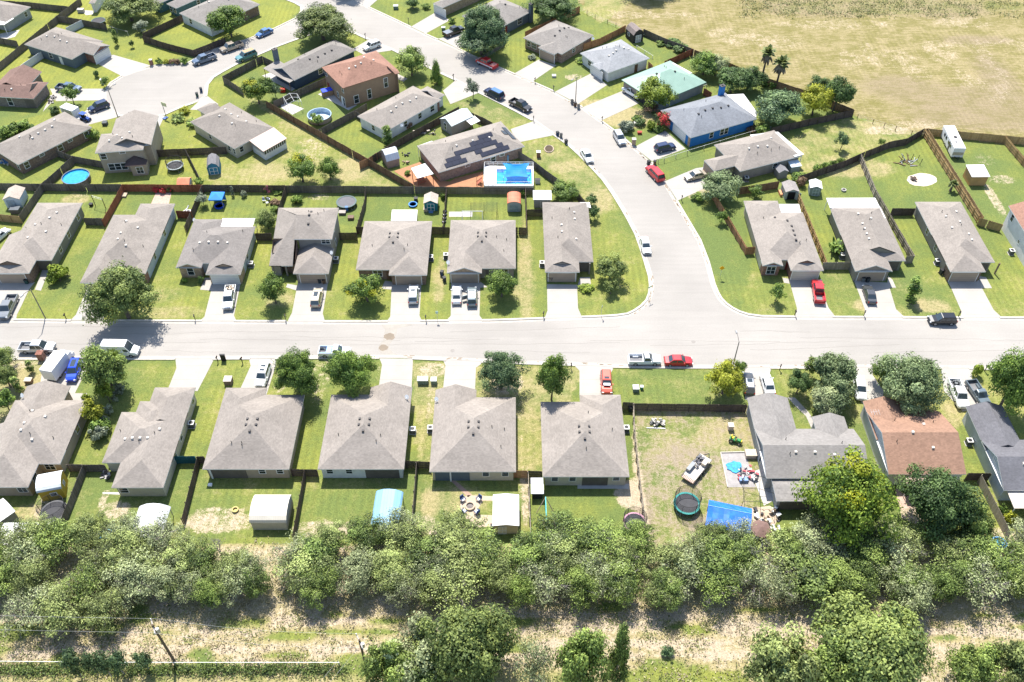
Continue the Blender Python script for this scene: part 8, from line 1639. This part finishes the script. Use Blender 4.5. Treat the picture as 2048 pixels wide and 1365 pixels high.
for i in range(12): y = -1.6 + 3 * i / 11; b.bar((-2.6, y, 2.5), (2.6, y, 2.5), .012)
b.build('net', BLACK, root)
root = thing('patio_swing', 'white swing frame behind the two-car house', 'swing', U(945, 443)); b = MB(); b.path([(-2, 0, 0), (-2, 0, 2.5), (2, 0, 2.5), (2, 0, 0)], .06); b.path([(-2, -.9, 0), (-2, 0, 2.5)], .05); b.path([(2, -.9, 0), (2, 0, 2.5)], .05); b.build('frame', WHITE, root)
root = thing('play_tower', 'teal play frame with crossed poles behind the red SUV house', 'play frame', U(1091, 1046)); TQ = plain('play teal', (.05, .46, .50), .5); b = MB(); b.tube((0, 2.4, 0), (0, 2.4, 3.0), .06); b.tube((0, -1.5, 0), (0, -1.5, 3.0), .06); b.bar((0, -1.5, 3), (0, 2.4, 3), .1); b.build('top_bar', TQ, root); b = MB()
for s in (-1, 1): b.bar((0, 2.4, 3.0), (s * 1.3, 1.6, 0), .09); b.bar((0, -1.5, 3.0), (s * 1.3, -1.9, 0), .09)
b.build('leg', plain('play timber', (.42, .33, .24), .8), root); b = MB(); b.path([(.45 * math.cos(g), -2.3 + .45 * math.sin(g), .7) for g in [i * .524 for i in range(13)]], .09); b.tube((0, -2.3, .6), (0, -2.3, .68), .4, .4, 12); b.build('saucer_swing', plain('saucer teal', (.10, .55, .60), .5), root)
root = thing('swing_set', 'dismantled play set parts on the lawn beyond the sand ring', 'play set', U(1820, 328)); r = random.Random(9)
for i in range(16): b = MB(); x, y = r.uniform(-2, 2), r.uniform(-1.4, 1.2); q = r.uniform(0, 3.1); b.bar((x, y, .1), (x + 1.6 * math.cos(q), y + 1.2 * math.sin(q), r.choice((.1, .15, 1.2))), .13); b.build('timber', TIMBER if i % 2 else plain('grey plastic', (.35, .36, .36), .6), root)
for x, y in ((-1.9, -.4), (-1.7, 1.0), (.6, 1.3), (1.7, .9), (1.9, -.5)): b = MB(); b.tube((x, y, 0), (x + .2, y + .1, 1.5), .06); b.build('post', BLACK, root)
root = thing('bench', 'small dark bench in the centre of the pale sand ring', 'bench', U(1826, 360)); b = MB(); b.box((0, 0, .42), (.6, 1.6, .08), .7); b.build('seat', DWOOD, root); b = MB(); b.box((.4, .4, .2), (.5, .5, .4), .7); b.box((-.2, -.3, .19), (.4, .4, .38), .7); b.build('leg', DWOOD, root)
def hutch(px, w, d, h, m, label, name='box', cat='box', top=None, rz=0, legs=True):
    root = thing(name, label, cat, U(*px), rz); b = MB(); b.box((0, 0, h / 2), (w, d, h)); b.build('body', m, root); b = MB(); b.box((0, 0, h + .03), (w + .1, d + .1, .06)); b.build('lid', top or m, root); return root
UT = plain('utility green', (.14, .19, .16), .6); UTT = plain('utility pale top', (.45, .48, .45), .6)
hutch((846, 765), 1.7, 1.0, .9, UT, 'larger green utility cabinet beside the gable drive', 'utility_box', 'utility box', UTT); hutch((868, 766), .9, .9, .9, UT, 'smaller green utility cabinet left of the firepit house drive', 'utility_box', 'utility box', UTT); hutch((1271, 781), .95, .95, .8, UT, 'green utility cabinet on the open lawn', 'utility_box', 'utility box', UTT); hutch((1283, 778), .45, .45, .6, plain('utility bright green', (.05, .25, .12), .6), 'small green utility pedestal on the open lawn', 'utility_box', 'utility box', UTT); hutch((792, 18), 1.2, 1.0, .9, UT, 'green utility cabinet at the top edge lawn', 'utility_box', 'utility box', UTT); hutch((458, 766), 1.2, 1.2, 1.0, plain('well house', (.20, .15, .12), .8), 'little brown well house with slatted lid', 'well_house', 'well house', plain('slats', (.45, .40, .36), .8)); hutch((448, 722), .8, .2, 1.5, BLACK, 'black noticeboard near the kerb', 'noticeboard', 'sign'); hutch((59, 765), 1.1, .8, .7, plain('pump brown', (.22, .14, .09), .8), 'small brown box with pale lid by the truck drive', 'pump_box', 'box', plain('pale lid', (.46, .40, .32), .8)); hutch((85, 718), 1.0, 1.0, 1.5, B_RED, 'brick mailbox pillar behind the white box truck', 'brick_mailbox', 'mailbox'); hutch((304, 131), .7, .7, 1.5, B_RED, 'brick mailbox pillar at the cul-de-sac', 'brick_mailbox', 'mailbox', CONC); hutch((1267, 290), .8, .8, 1.5, B_TAN, 'stone mailbox pillar at the blue house kerb', 'brick_mailbox', 'mailbox', CONC); hutch((1077, 314), .8, .8, 1.3, B_RED, 'brick post with white cap on the solar house lawn', 'brick_post', 'post', WHITE); hutch((206, 168), .6, .6, 1.2, WHITE, 'white mailbox pillar under the kerb shrub', 'brick_mailbox', 'mailbox')
hutch((685, 428), 1.3, .9, .5, plain('raised bed', (.12, .10, .10), .8), 'upper dark raised bed beside the flat trampoline', 'raised_bed', 'planter', plain('bed soil', (.3, .27, .24), .9)); hutch((702, 438), 1.1, .9, .5, plain('raised bed 2', (.16, .11, .08), .8), 'lower brown raised bed beside the flat trampoline', 'raised_bed', 'planter'); hutch((694, 413.5 + 8), .5, .4, .9, plain('steps blue', (.05, .15, .35), .5), 'blue steps at the flat trampoline', 'steps', 'steps'); hutch((832, 402), .7, .7, .7, BLACK, 'black bin behind the paddling pool', 'tub', 'tub'); hutch((852, 417), .7, 2.6, .6, plain('planter tan', (.40, .33, .25), .8), 'long planter left of the teal shed', 'planter', 'planter'); hutch((183, 412), .6, .6, .5, BLACK, 'black barbecue under the clothesline', 'barbecue', 'barbecue'); hutch((248, 392), 1.2, 1.2, .3, TAN, 'stone planter at the red fence corner', 'planter', 'planter'); hutch((33, 425), 1.8, 1.2, 1.0, plain('tarp dark', (.10, .11, .12), .7), 'covered junk pile left of the leftmost far-row house', 'junk_pile', 'junk'); hutch((27, 440), .8, .6, .6, plain('junk orange', (.45, .22, .08), .8), 'orange box under the covered junk pile', 'crate', 'crate'); hutch((1460, 858), .8, .8, 1.0, plain('pale drum', (.55, .45, .37), .7), 'pale drum above the green riding mower', 'drum', 'drum'); hutch((1500, 912), 1.6, 1.2, .8, plain('pale couch', (.48, .40, .32), .8), 'pale couch by the ash-grey house wall', 'couch', 'couch'); hutch((421, 972), .5, .4, .3, WHITE, 'white bucket behind the near house with white SUV', 'bucket', 'bucket'); hutch((655, 190), 2.4, 1.6, 1.3, plain('hot tub side', (.30, .20, .13), .8), 'hot tub under a blue cover on the brown house patio', 'hot_tub', 'hot tub', plain('hot tub blue cover', (.01, .05, .62), .5), math.radians(25)); hutch((1272, 250), .9, .9, .6, CONC, 'stone planter box beside the blue house bed', 'planter', 'planter'); hutch((1279, 268), .9, .6, .5, plain('red toy', (.35, .05, .03), .6), 'red garden ornament on the blue house lawn', 'garden_ornament', 'ornament'); hutch((1108, 154), .9, .9, .4, CONC, 'stone planter with ornament on the brick house lawn', 'planter', 'planter'); hutch((887, 60), .9, .8, .7, UT, 'green utility cabinet beside the covered black pickup', 'utility_box', 'utility box', UTT); hutch((211, 250), 1.0, 1.0, .7, plain('pot', (.07, .08, .08), .7), 'dark pot with a statue on the cul-de-sac lawn', 'garden_pot', 'pot'); hutch((577, 211), .6, .6, .5, plain('red mower', (.45, .03, .02), .5), 'red barbecue on the navy house patio', 'barbecue', 'barbecue') if False else hutch((566, 184), 1.2, .8, .8, plain('red mower', (.45, .03, .02), .5), 'red mower at the navy house fence', 'mower', 'mower'); hutch((163, 25), 1.6, 1.0, .9, plain('outdoor kitchen', (.40, .38, .36), .7), 'pale outdoor kitchen at top left', 'outdoor_kitchen', 'grill')
hutch((1500, 164), 1.6, 1.2, 3.0, CONC, 'pale stone garden gate under the dark trees', 'garden_arch', 'arch'); hutch((542, 1000) if False else (1010, 1000), .4, .4, .5, BLACK, 'dark pot at the firepit shed corner', 'garden_pot', 'pot'); hutch((985, 1056), .5, .5, .6, BLACK, 'dark pot at the end of the firepit patio', 'garden_pot', 'pot'); hutch((866, 1068), 1.0, .6, .3, TAN, 'pale pavers beside the divider fence', 'paver_pile', 'pavers'); hutch((1486, 962), 1.2, .6, .5, plain('blue box', (.2, .3, .5), .6), 'blue cooler on the cluttered patio', 'cooler', 'cooler')
# heaps and clutter
def heap(px, n, spread, sz, cols, label, name, cat, seed=1, zmax=.5):
    root = thing(name, label, cat, U(*px)); r = random.Random(seed)
    for ci, c in enumerate(cols):
        b = MB()
        for i in range(n): b.box((r.uniform(-spread[0], spread[0]), r.uniform(-spread[1], spread[1]), r.uniform(.05, zmax)), (sz * r.uniform(.4, 1.5), sz * r.uniform(.3, .9), sz * r.uniform(.3, .8)), r.uniform(0, 3.1))
        o = b.build('piece', c, root); o['kind'] = 'stuff'
    return root
heap((1315, 848), 16, (1.1, .6), .45, [plain('stone pale', (.42, .39, .34), .9), plain('stone dark', (.13, .13, .12), .9)], 'heap of stones in the bare side yard', 'stone_heap', 'stones', 2)
root = thing('timber_board', 'long pale board below the heap of stones', 'board', U(1312, 857), math.radians(-3)); extra(root, 'board', plain('grey board', (.45, .45, .44), .8), lambda b: b.box((0, 0, .05), (3.0, .2, .08)))
heap((1537, 1045), 18, (1.8, 2.2), .5, [plain('clutter white', (.66, .66, .65), .6), plain('clutter black', (.04, .04, .045), .7), plain('clutter wood', (.40, .31, .22), .8)], 'furniture and boxes cluttering the frame-covered patio', 'patio_clutter', 'clutter', 3, .8)
heap((1495, 950), 10, (1.6, 1.4), .4, [plain('clutter white', (.66, .66, .65), .6), plain('clutter black', (.04, .04, .045), .7), plain('clutter red', (.5, .1, .12), .7)], 'toys and bags beside the deflated blue pool', 'toys', 'toys', 5, .5)
root = thing('deflated_pool', 'crumpled blue pool liner on the side yard slab', 'pool liner', U(1469, 935)); b = MB(); b.prism([(1.4 * q * math.cos(g), 1.2 * q * math.sin(g)) for g, q in [(i * .3927, .75 + .3 * ((i * 7) % 5) / 5) for i in range(16)]], .03, .16); b.build('liner', plain('crumpled liner', (.02, .24, .48), .5, var=.6, scale=3), root)
structure(flat('slab', [(1441, 906), (1490, 905), (1512, 975), (1455, 975)], .018, plain('grey slab', (.30, .28, .27), .9, var=.2)))
root = thing('slab_border', 'timber border round the side yard slab', 'border', U(1441, 906)); b = MB(); q0, q1, q2 = [U(*p) - U(1441, 906) for p in ((1490, 905), (1441, 906), (1455, 975))]; b.bar(q0 + Vector((0, 0, .1)), q1 + Vector((0, 0, .1)), .14); b.bar(q1 + Vector((0, 0, .1)), q2 + Vector((0, 0, .1)), .14); b.build('edging', plain('pale edging', (.46, .42, .36), .8), root)
heap((848, 268), 10, (2.6, .5), .5, [plain('timber pale', (.48, .42, .36), .8), plain('timber dark', (.12, .11, .10), .8)], 'heap of timber and scrap along the dark fence', 'timber_pile', 'scrap', 8, .7); heap((812, 310), 6, (.9, .7), .5, [plain('clutter black', (.04, .04, .045), .7)], 'dark equipment beside the grey barn shed', 'equipment', 'equipment', 9, .6); heap((813, 326), 6, (.7, .5), .4, [plain('firewood', (.30, .22, .16), .9)], 'stack of firewood below the dark equipment', 'firewood', 'firewood', 10, .6); heap((1385, 415) if False else (12, 327), 7, (1.2, .6), .5, [plain('junk blue', (.06, .14, .3), .7), plain('junk pale', (.5, .45, .4), .8)], 'assorted junk at the left edge house corner', 'junk_pile', 'junk', 11, .6); heap((12, 983), 6, (1.8, .5), .6, [plain('chair pale', (.5, .52, .54), .6), plain('deck wood', (.18, .13, .1), .8)], 'patio furniture on a deck at the left edge', 'patio_set', 'furniture', 12, .7); heap((105, 200), 10, (.7, 1.6), .4, [plain('pots', (.35, .33, .32), .8), plain('pots dark', (.08, .07, .06), .8)], 'pots along the maroon-roofed house path', 'flower_pots', 'pots', 13, .4); heap((214, 950), 8, (.6, 1.4), .5, [plain('pots', (.35, .33, .32), .8), plain('pots dark', (.08, .07, .06), .8)], 'pots and tools along the stepped-roof house wall', 'flower_pots', 'pots', 14, .5)
TY = []
for i, (x, y) in enumerate([(890, 424), (889.5, 431), (889, 438), (888, 445)]):
    l = 'old black tyre standing against the dark side fence'
    if not TY:
        root = thing('old_tyre', l, 'tyre', U(x, y), 0, 'tyres along the fence'); b = MB(); n = 14
        b.loft([[((.36 + .12 * math.cos(h)) * math.cos(g), (.36 + .12 * math.cos(h)) * math.sin(g), .14 + .12 * math.sin(h)) for h in [j * 1.0472 for j in range(6)]] for g in [k * 6.2832 / n for k in range(n + 1)]], caps=False); b.build('tread', TYRE, root); b = MB(); b.tube((0, 0, .02), (0, 0, .2), .24, .24, 12); b.build('rim', RIM, root); TY.append(root)
    else: dup(TY[0], U(x, y), 0, l, 'tyre', 'tyres along the fence')
for p, l in [((538, 402), 'left pale patio chair by the weedy corner'), ((535, 409), 'lower pale patio chair by the weedy corner'), ((528, 404), 'leftmost pale patio chair by the weedy corner')]:
    root = thing('patio_chair', l, 'chair', U(*p), RNG.uniform(0, 6)); W2 = plain('chair pale', (.5, .52, .54), .6); extra(root, 'seat', W2, lambda b: b.box((0, 0, .42), (.5, .5, .08))); extra(root, 'backrest', W2, lambda b: b.box((0, .25, .72), (.5, .07, .55))); extra(root, 'leg', BLACK, lambda b: [b.box((x, y, .2), (.05, .05, .4)) for x in (-.2, .2) for y in (-.2, .2)][0])
root = thing('hammock_frame', 'white curved lounger in the dark-roofed house yard', 'lounger', U(371, 424), math.radians(60)); b = MB(); b.path([(-1.2, 0, .9), (-.7, 0, .45), (0, 0, .3), (.7, 0, .4), (1.2, 0, .8)], .13, 8); b.build('seat', WHITE, root); b = MB(); b.bar((-.5, 0, 0), (-.7, 0, .45), .06); b.bar((.6, 0, 0), (.7, 0, .4), .06); b.build('leg', STEEL, root)
structure(flat('patch', [(0, 0), (1, 0), (0, 1)], -5, CONC)) if False else None
# solar house: flower bed outline and steps to the deck pool
root = thing('flower_bed', 'oval pebble-edged flower bed on the solar house lawn', 'flower bed', U(1098, 299)); c = U(1098, 299); b = MB(); pts = [U(x, y) - c for x, y in ellipse(1098, 299, 9, 7, 16, 0)]; pts = [Vector((p.x * 1.0, p.y, .08)) for p in pts]; b.path(pts + [pts[0]], .12); b.build('edging', TAN, root); b = MB(); b.prism([(p.x * .9, p.y * .9) for p in pts], .0, .05); b.build('soil', plain('bed mulch', (.08, .06, .04), .95), root)
root = thing('deck_steps', 'red timber steps up to the deck pool', 'steps', U(963, 367)); RW = plain('red timber', (.30, .10, .06), .8)
for i in range(4): b = MB(); b.box((-.9 + i * .3, 0, .15 + .28 * i), (.3, 1.4, .08)); b.build('tread', RW, root)
b = MB(); b.bar((-1.0, -.7, 1.0), (.2, -.7, 2.0), .08); b.bar((-1.0, .7, 1.0), (.2, .7, 2.0), .08); b.bar((-1, -.7, 0), (-1, -.7, 1), .08); b.bar((-1, .7, 0), (-1, .7, 1), .08); b.build('handrail', RW, root)
hutch((1075, 366), 1.0, .8, .8, plain('pool filter', (.55, .54, .52), .6), 'pool filter unit right of the deck pool', 'pool_filter', 'pump', BLACK); hutch((1016, 322), .3, .8, 1.4, plain('ladder blue', (.18, .35, .5), .6), 'blue ladder leaning at the solar house wall', 'ladder', 'ladder')
root = thing('picnic_table', 'red picnic table under the white pergola', 'table', U(842, 365), .5); extra(root, 'tabletop', RW, lambda b: b.box((0, 0, .75), (1.7, .8, .06))); extra(root, 'bench', RW, lambda b: b.box((0, .75, .45), (1.7, .3, .05))); extra(root, 'bench', RW, lambda b: b.box((0, -.75, .45), (1.7, .3, .05))); extra(root, 'leg', RW, lambda b: b.box((-.6, 0, .37), (.1, 1.4, .06))); extra(root, 'leg', RW, lambda b: b.box((.6, 0, .37), (.1, 1.4, .06)))
# ------------------------------------------------------------------ labels that came out alike are told apart by their place among their twins
def settle():
    ordn = ['leftmost', 'second', 'third', 'fourth', 'fifth', 'sixth', 'seventh', 'eighth', 'ninth', 'tenth', 'eleventh', 'twelfth']
    by = {}
    for o in THINGS: by.setdefault(o['label'], []).append(o)
    for l, L in by.items():
        if len(L) < 2 or l.startswith('old black tyre'): continue
        L.sort(key=lambda o: o.location.x / max(1.0, o.location.y))
        for i, o in enumerate(L):
            o['label'] = ('rightmost ' if i == len(L) - 1 else (ordn[i] + (' ' if i == 0 else ' from left, '))) + l
settle()
for o in THINGS:
    n = len(o['label'].split())
    if n > 16: print('LONG', n, o['label'])
